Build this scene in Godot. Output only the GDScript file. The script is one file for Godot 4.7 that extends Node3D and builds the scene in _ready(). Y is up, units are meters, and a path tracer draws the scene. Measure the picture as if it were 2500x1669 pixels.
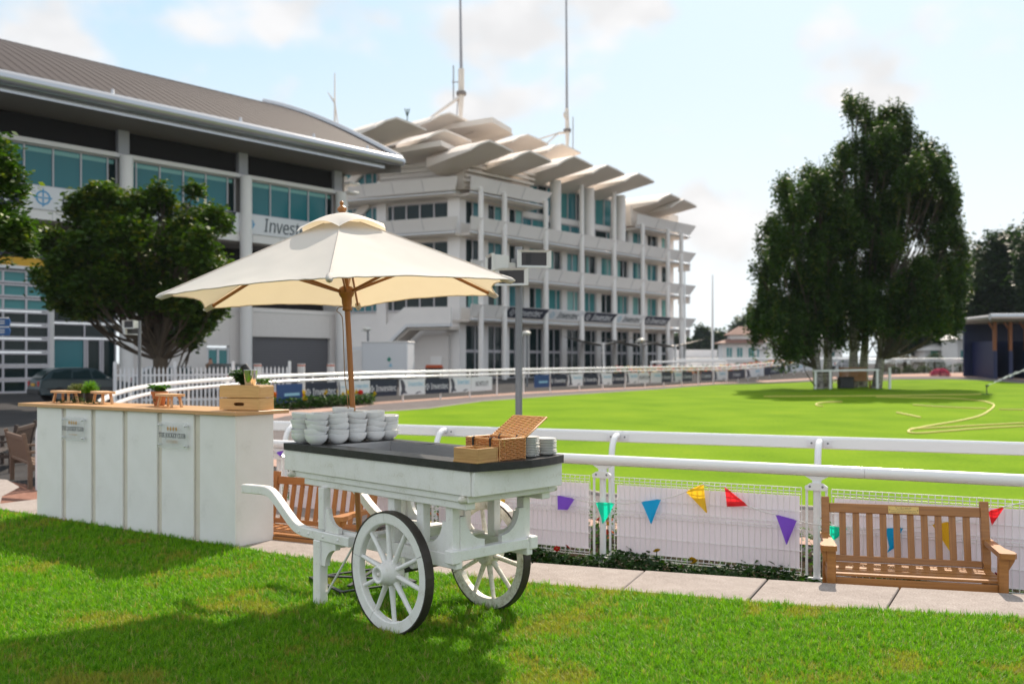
extends Node3D
# Racecourse parade ring with a white hand cart under a parasol. Metres, y up.

const F := 2300.0
const CX := 1250.0
const HORIZON := 886.0
const EYE := 1.7
var rng := RandomNumberGenerator.new()
var M := {}
var names := {}

# ---- pixel of the photograph to a point: at a known height, or at a known distance
func at_y(u: float, v: float, y: float) -> Vector3:
	var z := (EYE - y) * F / (v - HORIZON)
	return Vector3((u - CX) / F * z, y, -z)

func at_z(u: float, v: float, z: float) -> Vector3:
	return Vector3((u - CX) / F * z, EYE - (v - HORIZON) / F * z, -z)

func ground_y(x: float, z: float) -> float:
	var d := -z
	var y := -0.37
	var ks := [[15.0, -0.37], [38.0, 0.08], [57.0, 0.2], [85.0, 0.25]]
	if d >= 85.0: y = 0.25
	else:
		for i in 3:
			if d >= ks[i][0]:
				y = lerpf(ks[i][1], ks[i + 1][1], clampf((d - ks[i][0]) / (ks[i + 1][0] - ks[i][0]), 0, 1))
	y += 0.6 * smoothstep(15.0, 30.0, x) * smoothstep(50.0, 75.0, d)
	return y

func on_ground(u: float, v: float) -> Vector3:
	var y := 0.0
	var p := Vector3.ZERO
	for i in 30:
		p = at_y(u, v, y)
		y = lerpf(y, ground_y(p.x, p.z), 0.5)
	return p

# ---- things and parts
func numbered(called: String) -> String:
	if not names.has(called):
		names[called] = 0
		return called
	names[called] += 1
	return "%s_%03d" % [called, names[called]]

func tag(o: Node3D, label: String, category := "", group := "", kind := "") -> Node3D:
	if label: o.set_meta("label", label)
	if category: o.set_meta("category", category)
	if group: o.set_meta("group", group)
	if kind: o.set_meta("kind", kind)
	return o

func thing(called: String, label: String, category: String, pos := Vector3.ZERO, turn := 0.0, group := "") -> Node3D:
	var o := Node3D.new()
	o.name = numbered(called)
	add_child(o)
	o.position = pos
	o.rotation.y = turn
	return tag(o, label, category, group)

func part(parent: Node3D, called: String, mesh: Mesh, m: Material, xf := Transform3D.IDENTITY) -> MeshInstance3D:
	var o := MeshInstance3D.new()
	o.name = called
	o.mesh = mesh
	o.material_override = m
	o.transform = xf
	parent.add_child(o, true)
	return o

func structure(called: String, mesh: Mesh, m: Material, xf := Transform3D.IDENTITY) -> MeshInstance3D:
	var o := part(self, numbered(called), mesh, m, xf)
	o.set_meta("kind", "structure")
	return o

func single(called: String, mesh: Mesh, m: Material, label: String, category: String, xf := Transform3D.IDENTITY, group := "") -> MeshInstance3D:
	var o := part(self, numbered(called), mesh, m, xf)
	tag(o, label, category, group)
	return o

func T(x: float, y: float, z: float, yaw := 0.0) -> Transform3D:
	return Transform3D(Basis(Vector3.UP, yaw), Vector3(x, y, z))

# a frame whose x axis runs from a to b (y as near up as can be)
func along(a: Vector3, b: Vector3) -> Transform3D:
	var x := (b - a).normalized()
	var up := Vector3.UP if absf(x.y) < 0.95 else Vector3.BACK
	var z := x.cross(up).normalized()
	return Transform3D(Basis(x, z.cross(x).normalized(), z), (a + b) / 2)

# ---- geometry collector: faces run clockwise seen from outside
class Geo:
	var v := PackedVector3Array()
	var n := PackedVector3Array()
	var uv := PackedVector2Array()
	var col := PackedColorArray()
	var idx := PackedInt32Array()
	var tint = null

	func push(p: Vector3, nn: Vector3, t := Vector2.ZERO) -> int:
		v.append(p); n.append(nn); uv.append(t)
		if tint != null: col.append(tint)
		return v.size() - 1

	func tri(a: Vector3, b: Vector3, c: Vector3) -> void:
		var nn := (c - a).cross(b - a).normalized()
		var i := push(a, nn, Vector2(0, 0)); push(b, nn, Vector2(1, 0)); push(c, nn, Vector2(1, 1))
		idx.append_array([i, i + 1, i + 2])

	func quad(a: Vector3, b: Vector3, c: Vector3, d: Vector3) -> void:
		var nn := (c - a).cross(b - a)
		if nn.length() < 1e-12: nn = (d - a).cross(c - a)
		nn = nn.normalized()
		var i := push(a, nn, Vector2(0, 0)); push(b, nn, Vector2(1, 0)); push(c, nn, Vector2(1, 1)); push(d, nn, Vector2(0, 1))
		idx.append_array([i, i + 1, i + 2, i, i + 2, i + 3])

	# convex-ish polygon fan
	func poly(pts: Array) -> void:
		for k in range(1, pts.size() - 1):
			tri(pts[0], pts[k], pts[k + 1])

	# box with chamfered edges; xf places it
	func box(size: Vector3, xf := Transform3D.IDENTITY, bev := 0.0) -> void:
		var h := size / 2
		if bev <= 0.0:
			var c := []
			for sx in [-1, 1]:
				for sy in [-1, 1]:
					for sz in [-1, 1]:
						c.append(xf * Vector3(sx * h.x, sy * h.y, sz * h.z))
			quad(c[5], c[7], c[6], c[4]) # +x
			quad(c[2], c[3], c[1], c[0]) # -x
			quad(c[6], c[7], c[3], c[2]) # +y
			quad(c[1], c[5], c[4], c[0]) # -y
			quad(c[3], c[7], c[5], c[1]) # +z
			quad(c[4], c[6], c[2], c[0]) # -z
			return
		var b := minf(bev, minf(h.x, minf(h.y, h.z)) * 0.98)
		var g := func(s: Vector3, ax: int) -> Vector3:
			var p := Vector3(s.x * (h.x - b), s.y * (h.y - b), s.z * (h.z - b))
			p[ax] = s[ax] * h[ax]
			return xf * p
		for ax in 3:
			var a1 := (ax + 1) % 3
			var a2 := (ax + 2) % 3
			for s in [-1.0, 1.0]:
				var q := []
				for k in [[-1, -1], [-1, 1], [1, 1], [1, -1]]:
					var sv := Vector3.ZERO
					sv[ax] = s; sv[a1] = k[0]; sv[a2] = k[1]
					q.append(g.call(sv, ax))
				if s > 0: quad(q[0], q[1], q[2], q[3])
				else: quad(q[0], q[3], q[2], q[1])
			for s1 in [-1.0, 1.0]:
				for s2 in [-1.0, 1.0]:
					var lo := Vector3.ZERO
					var hi := Vector3.ZERO
					lo[ax] = -1; hi[ax] = 1
					lo[a1] = s1; hi[a1] = s1; lo[a2] = s2; hi[a2] = s2
					var A: Vector3 = g.call(lo, a1)
					var B: Vector3 = g.call(hi, a1)
					var C: Vector3 = g.call(hi, a2)
					var D: Vector3 = g.call(lo, a2)
					if s1 * s2 > 0: quad(A, B, C, D)
					else: quad(D, C, B, A)
		for sx in [-1.0, 1.0]:
			for sy in [-1.0, 1.0]:
				for sz in [-1.0, 1.0]:
					var s := Vector3(sx, sy, sz)
					var A: Vector3 = g.call(s, 0)
					var B: Vector3 = g.call(s, 1)
					var C: Vector3 = g.call(s, 2)
					if sx * sy * sz > 0: tri(A, C, B)
					else: tri(A, B, C)

	# grid of points rows x cols with smooth normals
	func grid(p: Array, close_rows := false, close_cols := false, flip := false) -> void:
		var R := p.size()
		var C: int = p[0].size()
		var base := v.size()
		for r in R:
			for c in C:
				var r0: int = (r - 1 + R) % R if close_rows else maxi(r - 1, 0)
				var r1: int = (r + 1) % R if close_rows else mini(r + 1, R - 1)
				var c0: int = (c - 1 + C) % C if close_cols else maxi(c - 1, 0)
				var c1: int = (c + 1) % C if close_cols else mini(c + 1, C - 1)
				var du: Vector3 = p[r][c1] - p[r][c0]
				var dv: Vector3 = p[r1][c] - p[r0][c]
				var nn := dv.cross(du)
				if nn.length() < 1e-10:
					var rr: int = clampi(r + (1 if r == 0 else -1), 0, R - 1)
					du = p[rr][c1] - p[rr][c0]
					nn = dv.cross(du)
				nn = nn.normalized()
				push(p[r][c], -nn if flip else nn, Vector2(float(c) / maxf(C - 1, 1), float(r) / maxf(R - 1, 1)))
		for r in (R if close_rows else R - 1):
			for c in (C if close_cols else C - 1):
				var a := base + r * C + c
				var b := base + r * C + (c + 1) % C
				var d := base + ((r + 1) % R) * C + c
				var e := base + ((r + 1) % R) * C + (c + 1) % C
				if flip: idx.append_array([a, d, e, a, e, b])
				else: idx.append_array([a, b, e, a, e, d])

	# round tube through points, radius number or array; capped
	func tube(pts: Array, rad, sides := 8, caps := true) -> void:
		var rows := []
		var N := pts.size()
		var side := Vector3.ZERO
		for i in N:
			var d: Vector3 = (pts[mini(i + 1, N - 1)] - pts[maxi(i - 1, 0)]).normalized()
			if side == Vector3.ZERO:
				side = d.cross(Vector3.UP)
				if side.length() < 0.05: side = d.cross(Vector3.RIGHT)
			side = (side - d * side.dot(d)).normalized()
			var up := d.cross(side)
			var r: float = rad[i] if rad is Array else rad
			var row := []
			for k in sides:
				var a := TAU * k / sides
				row.append(pts[i] + (side * cos(a) + up * sin(a)) * r)
			rows.append(row)
		grid(rows, false, true, true)
		if caps:
			var f: Array = rows[0]
			var l: Array = rows[N - 1]
			for k in range(1, sides - 1):
				tri(f[0], f[k], f[k + 1])
				tri(l[0], l[k + 1], l[k])

	# lathe round y: profile of Vector2(radius, y)
	func lathe(prof: Array, sides := 20, xf := Transform3D.IDENTITY) -> void:
		var rows := []
		for q in prof:
			var row := []
			for k in sides:
				var a := TAU * k / sides
				row.append(xf * Vector3(cos(a) * q.x, q.y, sin(a) * q.x))
			rows.append(row)
		grid(rows, false, true)

	# polygon in xy (counter-clockwise), extruded by +-depth/2 in z
	func prism(outline: PackedVector2Array, depth: float, xf := Transform3D.IDENTITY) -> void:
		var t := Geometry2D.triangulate_polygon(outline)
		var h := depth / 2
		if Geometry2D.is_polygon_clockwise(outline): outline.reverse(); t = Geometry2D.triangulate_polygon(outline)
		for k in range(0, t.size(), 3):
			var a := outline[t[k]]
			var b := outline[t[k + 1]]
			var c := outline[t[k + 2]]
			if (b - a).cross(c - a) < 0:
				var s := b
				b = c
				c = s
			tri(xf * Vector3(a.x, a.y, h), xf * Vector3(c.x, c.y, h), xf * Vector3(b.x, b.y, h))
			tri(xf * Vector3(a.x, a.y, -h), xf * Vector3(b.x, b.y, -h), xf * Vector3(c.x, c.y, -h))
		var N := outline.size()
		for k in N:
			var a := outline[k]
			var b := outline[(k + 1) % N]
			quad(xf * Vector3(a.x, a.y, h), xf * Vector3(b.x, b.y, h), xf * Vector3(b.x, b.y, -h), xf * Vector3(a.x, a.y, -h))

	func mesh() -> ArrayMesh:
		var arr := []
		arr.resize(Mesh.ARRAY_MAX)
		arr[Mesh.ARRAY_VERTEX] = v
		arr[Mesh.ARRAY_NORMAL] = n
		arr[Mesh.ARRAY_TEX_UV] = uv
		if tint != null: arr[Mesh.ARRAY_COLOR] = col
		arr[Mesh.ARRAY_INDEX] = idx
		var m := ArrayMesh.new()
		m.add_surface_from_arrays(Mesh.PRIMITIVE_TRIANGLES, arr)
		return m

var box_cache := {}
func boxm(x: float, y: float, z: float, bev := 0.0) -> ArrayMesh:
	var key := "%.4f %.4f %.4f %.4f" % [x, y, z, bev]
	if not box_cache.has(key):
		var g := Geo.new()
		g.box(Vector3(x, y, z), Transform3D.IDENTITY, bev)
		box_cache[key] = g.mesh()
	return box_cache[key]

func tubem(pts: Array, rad, sides := 8, caps := true) -> ArrayMesh:
	var g := Geo.new()
	g.tube(pts, rad, sides, caps)
	return g.mesh()

func lathem(prof: Array, sides := 20) -> ArrayMesh:
	var g := Geo.new()
	g.lathe(prof, sides)
	return g.mesh()

func prismm(o: Array, depth: float) -> ArrayMesh:
	var g := Geo.new()
	g.prism(PackedVector2Array(o), depth)
	return g.mesh()

# a plank between two points: width is across (z), thickness is up (y)
func plank(parent: Node3D, called: String, a: Vector3, b: Vector3, thick: float, wide: float, m: Material, bev := 0.003) -> MeshInstance3D:
	return part(parent, called, boxm(a.distance_to(b), thick, wide, bev), m, along(a, b))

func curve(pts: Array, steps: int) -> Array:
	var c := Curve3D.new()
	for i in pts.size():
		var p: Vector3 = pts[i]
		var t: Vector3 = (pts[mini(i + 1, pts.size() - 1)] - pts[maxi(i - 1, 0)]) / 6.0
		c.add_point(p, -t, t)
	var out := []
	for k in steps + 1:
		out.append(c.samplef(float(k) / steps * (pts.size() - 1)))
	return out

# ---- materials; colours are linear base colours
func C(r: float, g: float, b: float) -> Color:
	return Color(r, g, b).linear_to_srgb()

func mat(key: String, c: Color, rough := 0.6, metal := 0.0) -> StandardMaterial3D:
	var m := StandardMaterial3D.new()
	m.resource_name = key
	m.albedo_color = c
	m.roughness = rough
	m.metallic = metal
	m.cull_mode = BaseMaterial3D.CULL_DISABLED
	M[key] = m
	return m

func noise_img(size: int, freq: float, oct: int, sd: int, stretch := Vector2.ONE) -> PackedByteArray:
	var n := FastNoiseLite.new()
	n.seed = sd
	n.noise_type = FastNoiseLite.TYPE_SIMPLEX_SMOOTH
	n.fractal_octaves = oct
	var big := maxf(stretch.x, stretch.y)
	n.frequency = minf(freq * big / size, 0.35)
	var w := clampi(int(size * stretch.x / big), 8, size)
	var h := clampi(int(size * stretch.y / big), 8, size)
	var im := n.get_seamless_image(w, h, false, false, 0.15, false)
	if w != size or h != size: im.resize(size, size, Image.INTERPOLATE_CUBIC)
	im.convert(Image.FORMAT_L8)
	return im.get_data()

# texture from layered noise mapped through a list of colours (linear)
func grain(size: int, layers: Array, cols: Array, sd: int) -> ImageTexture:
	var sum := PackedFloat32Array()
	sum.resize(size * size)
	for l in layers:
		var n := noise_img(size, l[0], l[1], sd, l[3] if l.size() > 3 else Vector2.ONE)
		sd += 7
		for i in sum.size(): sum[i] += (n[i] / 127.5 - 1.0) * l[2]
	var lut := PackedByteArray()
	lut.resize(256 * 3)
	for i in 256:
		var t := minf(i / 255.0, 0.9999) * (cols.size() - 1)
		var k := int(t)
		var c := (cols[k] as Color).lerp(cols[k + 1], t - k).linear_to_srgb()
		lut[i * 3] = c.r8
		lut[i * 3 + 1] = c.g8
		lut[i * 3 + 2] = c.b8
	var data := PackedByteArray()
	data.resize(size * size * 3)
	for i in sum.size():
		var k := clampi(int(sum[i] * 127.5 + 127.5), 0, 255) * 3
		data[i * 3] = lut[k]
		data[i * 3 + 1] = lut[k + 1]
		data[i * 3 + 2] = lut[k + 2]
	return ImageTexture.create_from_image(Image.create_from_data(size, size, false, Image.FORMAT_RGB8, data))

func relief(size: int, layers: Array, sd: int) -> ImageTexture:
	return grain(size, layers, [Color(0, 0, 0), Color(1, 1, 1)], sd)

# material with triplanar grain in the object's own axes
func grained(key: String, tex: Texture2D, scale: Vector3, rough := 0.6, world := false) -> StandardMaterial3D:
	var m := mat(key, Color.WHITE, rough)
	m.albedo_texture = tex
	m.uv1_triplanar = true
	m.uv1_world_triplanar = world
	m.uv1_scale = scale
	return m

func bump(m: StandardMaterial3D, tex: Texture2D, depth_cm: float) -> void:
	m.heightmap_enabled = true
	m.heightmap_texture = tex
	m.heightmap_scale = depth_cm

var fonts := {}
func text(parent: Node3D, called: String, s: String, height: float, m: Material, xf: Transform3D, face := "Droid Sans", slant := 0.0, depth := 0.004) -> MeshInstance3D:
	if not fonts.has(face):
		var f := SystemFont.new()
		f.font_names = PackedStringArray([face])
		fonts[face] = f
	var t := TextMesh.new()
	t.text = s
	t.font = fonts[face]
	t.font_size = 32
	t.pixel_size = height / 23.0
	t.depth = depth
	t.curve_step = 3.0
	if slant != 0.0:
		xf = xf * Transform3D(Basis(Vector3.RIGHT, Vector3(slant, 1, 0), Vector3.BACK), Vector3.ZERO)
	return part(parent, called, t, m, xf)

func sky_image() -> Image:
	var W := 2048
	var Hh := 1024
	var im := Image.create(W, Hh, false, Image.FORMAT_RGBF)
	var fb := FastNoiseLite.new()
	fb.seed = 11
	fb.noise_type = FastNoiseLite.TYPE_SIMPLEX_SMOOTH
	fb.frequency = 1.0
	fb.fractal_octaves = 5
	fb.fractal_gain = 0.55
	var sun := sun_dir()
	# cloud banks: pixel of their middle, half width, half height, weight
	var banks := []
	for q in [[110, 90, 190, 130, 1.0], [250, 190, 130, 70, 0.6], [600, 65, 150, 70, 1.0], [520, 235, 240, 85, 0.85], [760, 260, 120, 60, 0.6], [1220, 60, 280, 95, 0.95], [1280, 250, 170, 70, 0.95],
		[1750, 540, 170, 110, 0.9], [1560, 470, 140, 100, 0.5], [2120, 235, 190, 28, 0.75], [2460, 330, 110, 40, 0.7], [2260, 620, 200, 60, 0.6], [1480, 20, 200, 60, 0.7], [960, 330, 150, 60, 0.4]]:
		banks.append(q)
	for y in Hh:
		var el := (0.5 - (y + 0.5) / Hh) * PI
		for x in W:
			var az := (x + 0.5) / W * TAU
			if el < -0.06:
				im.set_pixel(x, y, Color(0.22, 0.23, 0.17))
				continue
			var d := Vector3(sin(az) * cos(el), sin(el), -cos(az) * cos(el))
			var h := clampf(sin(el), 0.0, 1.0)
			var base := Color(0.69, 0.73, 0.75).lerp(Color(0.31, 0.5, 0.67), smoothstep(0.02, 0.42, h)).lerp(Color(0.52, 0.57, 0.62), smoothstep(0.42, 0.8, h))
			# air glows towards the sun
			var c := maxf(d.dot(sun), 0.0)
			base = base.lerp(Color(0.72, 0.76, 0.78), clampf(0.85 * pow(c, 6.0) + 0.3 * exp(-h * 9.0), 0, 0.9))
			var n := fb.get_noise_3d(d.x * 5.0, d.y * 8.0, d.z * 5.0)
			var cov := lerpf(-0.28, 0.12, smoothstep(0.38, 0.7, h)) if d.z < -0.2 else 0.12  # thicker cloud added overhead and behind the camera to whiten the fill light
			if d.z < -0.2 and absf(d.x) < -d.z * 0.75: cov = lerpf(cov, -0.28, smoothstep(0.45, 0.36, h))
			if d.z < -0.2:
				var u := CX + F * d.x / -d.z
				var v := HORIZON - F * d.y / -d.z
				for q in banks:
					var e := pow((u - q[0]) / q[2], 2) + pow((v - q[1]) / q[3], 2)
					if e < 4.0: cov = maxf(cov, -0.28 + q[4] * 0.62 * exp(-e * 0.75))
			var k := smoothstep(-0.06, 0.42, n * 0.9 + cov + 0.04)
			var body := 0.84 + 0.16 * smoothstep(-0.5, 0.5, fb.get_noise_3d(d.x * 9.0 + 5.0, d.y * 14.0, d.z * 9.0))
			var cl := Color(0.86, 0.83, 0.815) * body * lerpf(1.08, 0.8, smoothstep(-0.5, 0.8, d.dot(sun)))
			im.set_pixel(x, y, base.lerp(cl, k * 0.85))
	return im

func sun_dir() -> Vector3:
	var az := deg_to_rad(20.0)
	var el := deg_to_rad(42.0)
	return Vector3(sin(az) * cos(el), sin(el), -cos(az) * cos(el))

func set_view() -> void:
	var cam := Camera3D.new()
	cam.name = "camera"
	cam.position = Vector3(0, EYE, 0)
	cam.projection = Camera3D.PROJECTION_FRUSTUM
	cam.near = 0.05
	cam.far = 4000.0
	var ca := CameraAttributesPhysical.new()
	ca.frustum_near = 0.05
	ca.frustum_far = 4000.0
	ca.frustum_focal_length = 35.0
	ca.frustum_focus_distance = 6.3
	ca.exposure_aperture = 2.0
	cam.attributes = ca
	cam.size = 0.05 * 1669.0 / F
	cam.frustum_offset = Vector2(0, 0.05 * 51.5 / F)
	add_child(cam)
	cam.current = true
	var env := Environment.new()
	env.background_mode = Environment.BG_SKY
	var sm := PanoramaSkyMaterial.new()
	sm.panorama = ImageTexture.create_from_image(sky_image())
	sm.energy_multiplier = 1.0
	var sky := Sky.new()
	sky.sky_material = sm
	env.sky = sky
	env.tonemap_mode = Environment.TONE_MAPPER_LINEAR
	env.tonemap_exposure = 1.5
	env.sdfgi_enabled = true
	env.ssao_enabled = true
	env.ssil_enabled = true
	env.fog_enabled = true
	env.fog_density = 0.00012
	env.fog_light_color = Color(0.86, 0.92, 0.97)
	var we := WorldEnvironment.new()
	we.name = "environment"
	we.environment = env
	add_child(we)
	var sun := DirectionalLight3D.new()
	sun.name = "sun"
	sun.light_energy = 1.6
	sun.light_color = Color(1.0, 0.945, 0.87)
	sun.light_angular_distance = 0.6
	sun.shadow_enabled = true
	add_child(sun)
	sun.look_at_from_position(sun_dir() * 50.0, Vector3.ZERO)

func make_materials() -> void:
	# white paint with a faint mottling and a few scuffs
	var paint := grain(256, [[5, 4, 0.7], [40, 2, 0.35]], [Color(0.22, 0.16, 0.11), Color(0.6, 0.56, 0.5), Color(0.76, 0.74, 0.71), Color(0.8, 0.78, 0.76), Color(0.82, 0.8, 0.785), Color(0.83, 0.81, 0.8), Color(0.83, 0.81, 0.8)], 3)
	var m := grained("white_paint", paint, Vector3(1.3, 1.3, 1.3), 0.42)
	bump(m, relief(256, [[30, 3, 0.8], [4, 3, 0.5]], 5), 0.05)
	grained("board_paint", grain(256, [[3, 4, 0.8], [30, 2, 0.2]], [Color(0.66, 0.64, 0.62), Color(0.79, 0.77, 0.755), Color(0.82, 0.8, 0.79), Color(0.83, 0.81, 0.8)], 13), Vector3(0.9, 0.9, 0.9), 0.5)
	grained("cream_board", grain(128, [[4, 3, 0.8]], [Color(0.62, 0.56, 0.48), Color(0.72, 0.66, 0.57)], 14), Vector3(1, 1, 1), 0.55)
	mat("white_rail", C(0.8, 0.8, 0.81), 0.25)
	mat("white_plastic", C(0.74, 0.73, 0.75), 0.45)
	var sheet_m := mat("sheet_plastic", C(0.74, 0.71, 0.74), 0.45)
	sheet_m.backlight_enabled = true
	sheet_m.backlight = Color(0.36, 0.33, 0.37)
	mat("wire_white", C(0.84, 0.82, 0.82), 0.4)
	grained("aged_paint", grain(256, [[7, 5, 1.0], [26, 3, 0.6]], [Color(0.3, 0.24, 0.17), Color(0.6, 0.56, 0.48), Color(0.75, 0.72, 0.66), Color(0.78, 0.76, 0.71)], 19), Vector3(2.1, 2.1, 2.1), 0.5)
	# woods: the grain runs along local x
	var wg := [[2.0, 4, 0.6, Vector2(1, 9)], [6.0, 3, 0.5, Vector2(0.6, 16)]]
	var teak := grain(256, wg, [Color(0.16, 0.06, 0.015), Color(0.28, 0.115, 0.028), Color(0.37, 0.16, 0.042), Color(0.43, 0.2, 0.06)], 21)
	var mt := grained("teak", teak, Vector3(0.9, 1.6, 1.6), 0.34)
	bump(mt, relief(256, wg, 22), 0.06)
	var dteak := grain(256, wg, [Color(0.085, 0.034, 0.012), Color(0.15, 0.06, 0.02), Color(0.2, 0.085, 0.03)], 23)
	grained("teak_bright", grain(256, wg, [Color(0.26, 0.1, 0.025), Color(0.4, 0.165, 0.045), Color(0.5, 0.22, 0.07)], 24), Vector3(0.9, 1.6, 1.6), 0.4)
	grained("teak_dark", dteak, Vector3(0.9, 1.6, 1.6), 0.45)
	grained("teak_grey", grain(256, wg, [Color(0.1, 0.062, 0.042), Color(0.16, 0.1, 0.066), Color(0.2, 0.13, 0.09)], 25), Vector3(0.9, 1.6, 1.6), 0.6)
	grained("bench_black", grain(128, wg, [Color(0.025, 0.016, 0.013), Color(0.05, 0.03, 0.022)], 26), Vector3(0.9, 1.6, 1.6), 0.5)
	var oak := grain(256, wg, [Color(0.36, 0.18, 0.065), Color(0.5, 0.27, 0.11), Color(0.58, 0.33, 0.15), Color(0.62, 0.37, 0.17)], 31)
	grained("oak_top", oak, Vector3(0.7, 1.3, 1.3), 0.38)
	var pine := grain(256, wg, [Color(0.46, 0.23, 0.07), Color(0.62, 0.35, 0.13), Color(0.7, 0.42, 0.17), Color(0.72, 0.46, 0.2)], 33)
	grained("pine", pine, Vector3(1.6, 2.6, 2.6), 0.5)
	grained("box_wood", grain(256, wg, [Color(0.22, 0.1, 0.03), Color(0.42, 0.22, 0.075), Color(0.54, 0.31, 0.12), Color(0.6, 0.36, 0.15)], 34), Vector3(2.2, 3.4, 3.4), 0.55)
	grained("stool_wood", grain(256, wg, [Color(0.3, 0.14, 0.05), Color(0.52, 0.29, 0.13), Color(0.62, 0.38, 0.2), Color(0.66, 0.43, 0.25)], 35), Vector3(2.0, 3.2, 3.2), 0.55)
	grained("pole_wood", grain(256, [[2.0, 4, 0.6, Vector2(9, 1)], [6.0, 3, 0.5, Vector2(16, 0.6)]], [Color(0.22, 0.075, 0.016), Color(0.36, 0.14, 0.03), Color(0.44, 0.19, 0.05)], 36), Vector3(2.0, 0.8, 2.0), 0.33)
	grained("rib_wood", grain(256, wg, [Color(0.22, 0.075, 0.016), Color(0.36, 0.14, 0.03), Color(0.44, 0.19, 0.05)], 37), Vector3(0.8, 2, 2), 0.36)
	# cart top: black stained board, scuffed
	var top := grained("black_top", grain(256, [[4, 5, 0.8], [22, 3, 0.5]], [Color(0.008, 0.008, 0.01), Color(0.018, 0.018, 0.021), Color(0.03, 0.03, 0.034), Color(0.06, 0.06, 0.066)], 41), Vector3(1.6, 1.6, 1.6), 0.32)
	bump(top, relief(256, [[18, 4, 0.8]], 43), 0.05)
	grained("steel", grain(128, [[3, 3, 0.6, Vector2(1, 14)]], [Color(0.42, 0.42, 0.43), Color(0.56, 0.56, 0.57)], 45), Vector3(2, 2, 2), 0.32).metallic = 0.85
	mat("chrome", C(0.7, 0.7, 0.72), 0.16, 1.0)
	mat("iron_tyre", C(0.045, 0.036, 0.032), 0.5, 0.2)
	mat("black_metal", C(0.015, 0.015, 0.017), 0.45)
	mat("leather", C(0.012, 0.01, 0.009), 0.5)
	mat("brass", C(0.6, 0.4, 0.14), 0.35, 0.9)
	mat("porcelain", C(0.8, 0.8, 0.8), 0.12)
	mat("plate_white", C(0.82, 0.81, 0.78), 0.15)
	var canvas := grained("canvas", grain(256, [[60, 2, 0.5, Vector2(1, 2)], [4, 4, 0.4]], [Color(0.7, 0.68, 0.65), Color(0.76, 0.74, 0.715), Color(0.78, 0.765, 0.745)], 51), Vector3(1.4, 1.4, 1.4), 0.85)
	canvas.backlight_enabled = true
	canvas.backlight = Color(0.86, 0.79, 0.66)
	mat("wicker", C(0.47, 0.2, 0.06), 0.45)
	mat("wicker_pale", C(0.6, 0.3, 0.11), 0.45)
	mat("terracotta", C(0.42, 0.15, 0.055), 0.75)
	mat("rope", C(0.3, 0.17, 0.07), 0.9)
	mat("galvanised", C(0.26, 0.27, 0.285), 0.5, 0.3)
	M.galvanised.albedo_texture = grain(128, [[14, 3, 0.9]], [Color(0.55, 0.55, 0.56), Color(0.9, 0.9, 0.92)], 53)
	M.galvanised.uv1_triplanar = true
	M.galvanised.uv1_scale = Vector3(4, 4, 4)
	mat("speaker_case", C(0.62, 0.62, 0.59), 0.5)
	mat("speaker_mesh", C(0.045, 0.042, 0.045), 0.7)
	var acr := mat("acrylic", Color(0.93, 0.95, 0.96, 0.14), 0.06)
	acr.transparency = BaseMaterial3D.TRANSPARENCY_ALPHA
	mat("ink_grey", C(0.035, 0.04, 0.055), 0.6)
	mat("gold_print", C(0.5, 0.29, 0.1), 0.5)
	mat("pale_print", C(0.55, 0.42, 0.3), 0.6)
	# pennant plastics let the light through
	for q in [["violet", 0.21, 0.08, 0.62], ["green", 0.0, 0.62, 0.4], ["blue", 0.0, 0.42, 0.8], ["yellow", 0.8, 0.5, 0.02], ["red", 0.75, 0.02, 0.03]]:
		var pm := mat("flag_" + q[0], C(q[1], q[2], q[3]), 0.3)
		pm.backlight_enabled = true
		pm.backlight = C(q[1], q[2], q[3])
	mat("string", C(0.75, 0.74, 0.72), 0.7)
	# ground
	var stone := grained("paving", grain(512, [[60, 2, 0.8], [9, 3, 0.35], [2, 3, 0.3]], [Color(0.2, 0.17, 0.15), Color(0.28, 0.245, 0.228), Color(0.34, 0.3, 0.28), Color(0.45, 0.405, 0.38)], 61), Vector3(0.9, 0.9, 0.9), 0.9, true)
	bump(stone, relief(512, [[70, 2, 0.9]], 63), 0.2)
	grained("soil", grain(256, [[30, 4, 1.0]], [Color(0.02, 0.014, 0.009), Color(0.05, 0.036, 0.025)], 65), Vector3(1, 1, 1), 0.95, true)
	grained("brick_floor", grain(256, [[24, 3, 0.8], [3, 2, 0.3]], [Color(0.14, 0.07, 0.05), Color(0.24, 0.13, 0.1), Color(0.3, 0.17, 0.135)], 67), Vector3(0.4, 0.4, 0.4), 0.9, true)
	grained("tarmac", grain(256, [[60, 2, 0.8], [4, 3, 0.4]], [Color(0.1, 0.088, 0.088), Color(0.15, 0.135, 0.135), Color(0.2, 0.18, 0.18)], 69), Vector3(0.3, 0.3, 0.3), 0.9, true)
	grained("asphalt", grain(256, [[60, 2, 0.7], [3, 3, 0.5]], [Color(0.04, 0.04, 0.042), Color(0.062, 0.06, 0.062), Color(0.085, 0.082, 0.082)], 71), Vector3(0.2, 0.2, 0.2), 0.9, true)
	grained("pink_paving", grain(256, [[40, 3, 0.7], [3, 3, 0.4]], [Color(0.3, 0.2, 0.165), Color(0.4, 0.275, 0.23), Color(0.48, 0.34, 0.29)], 73), Vector3(0.2, 0.2, 0.2), 0.9, true)
	grained("lawn_ground", grain(512, [[14, 4, 0.6], [70, 2, 0.6]], [Color(0.035, 0.05, 0.012), Color(0.06, 0.09, 0.02), Color(0.11, 0.12, 0.035)], 75), Vector3(0.6, 0.6, 0.6), 0.95, true)
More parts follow.
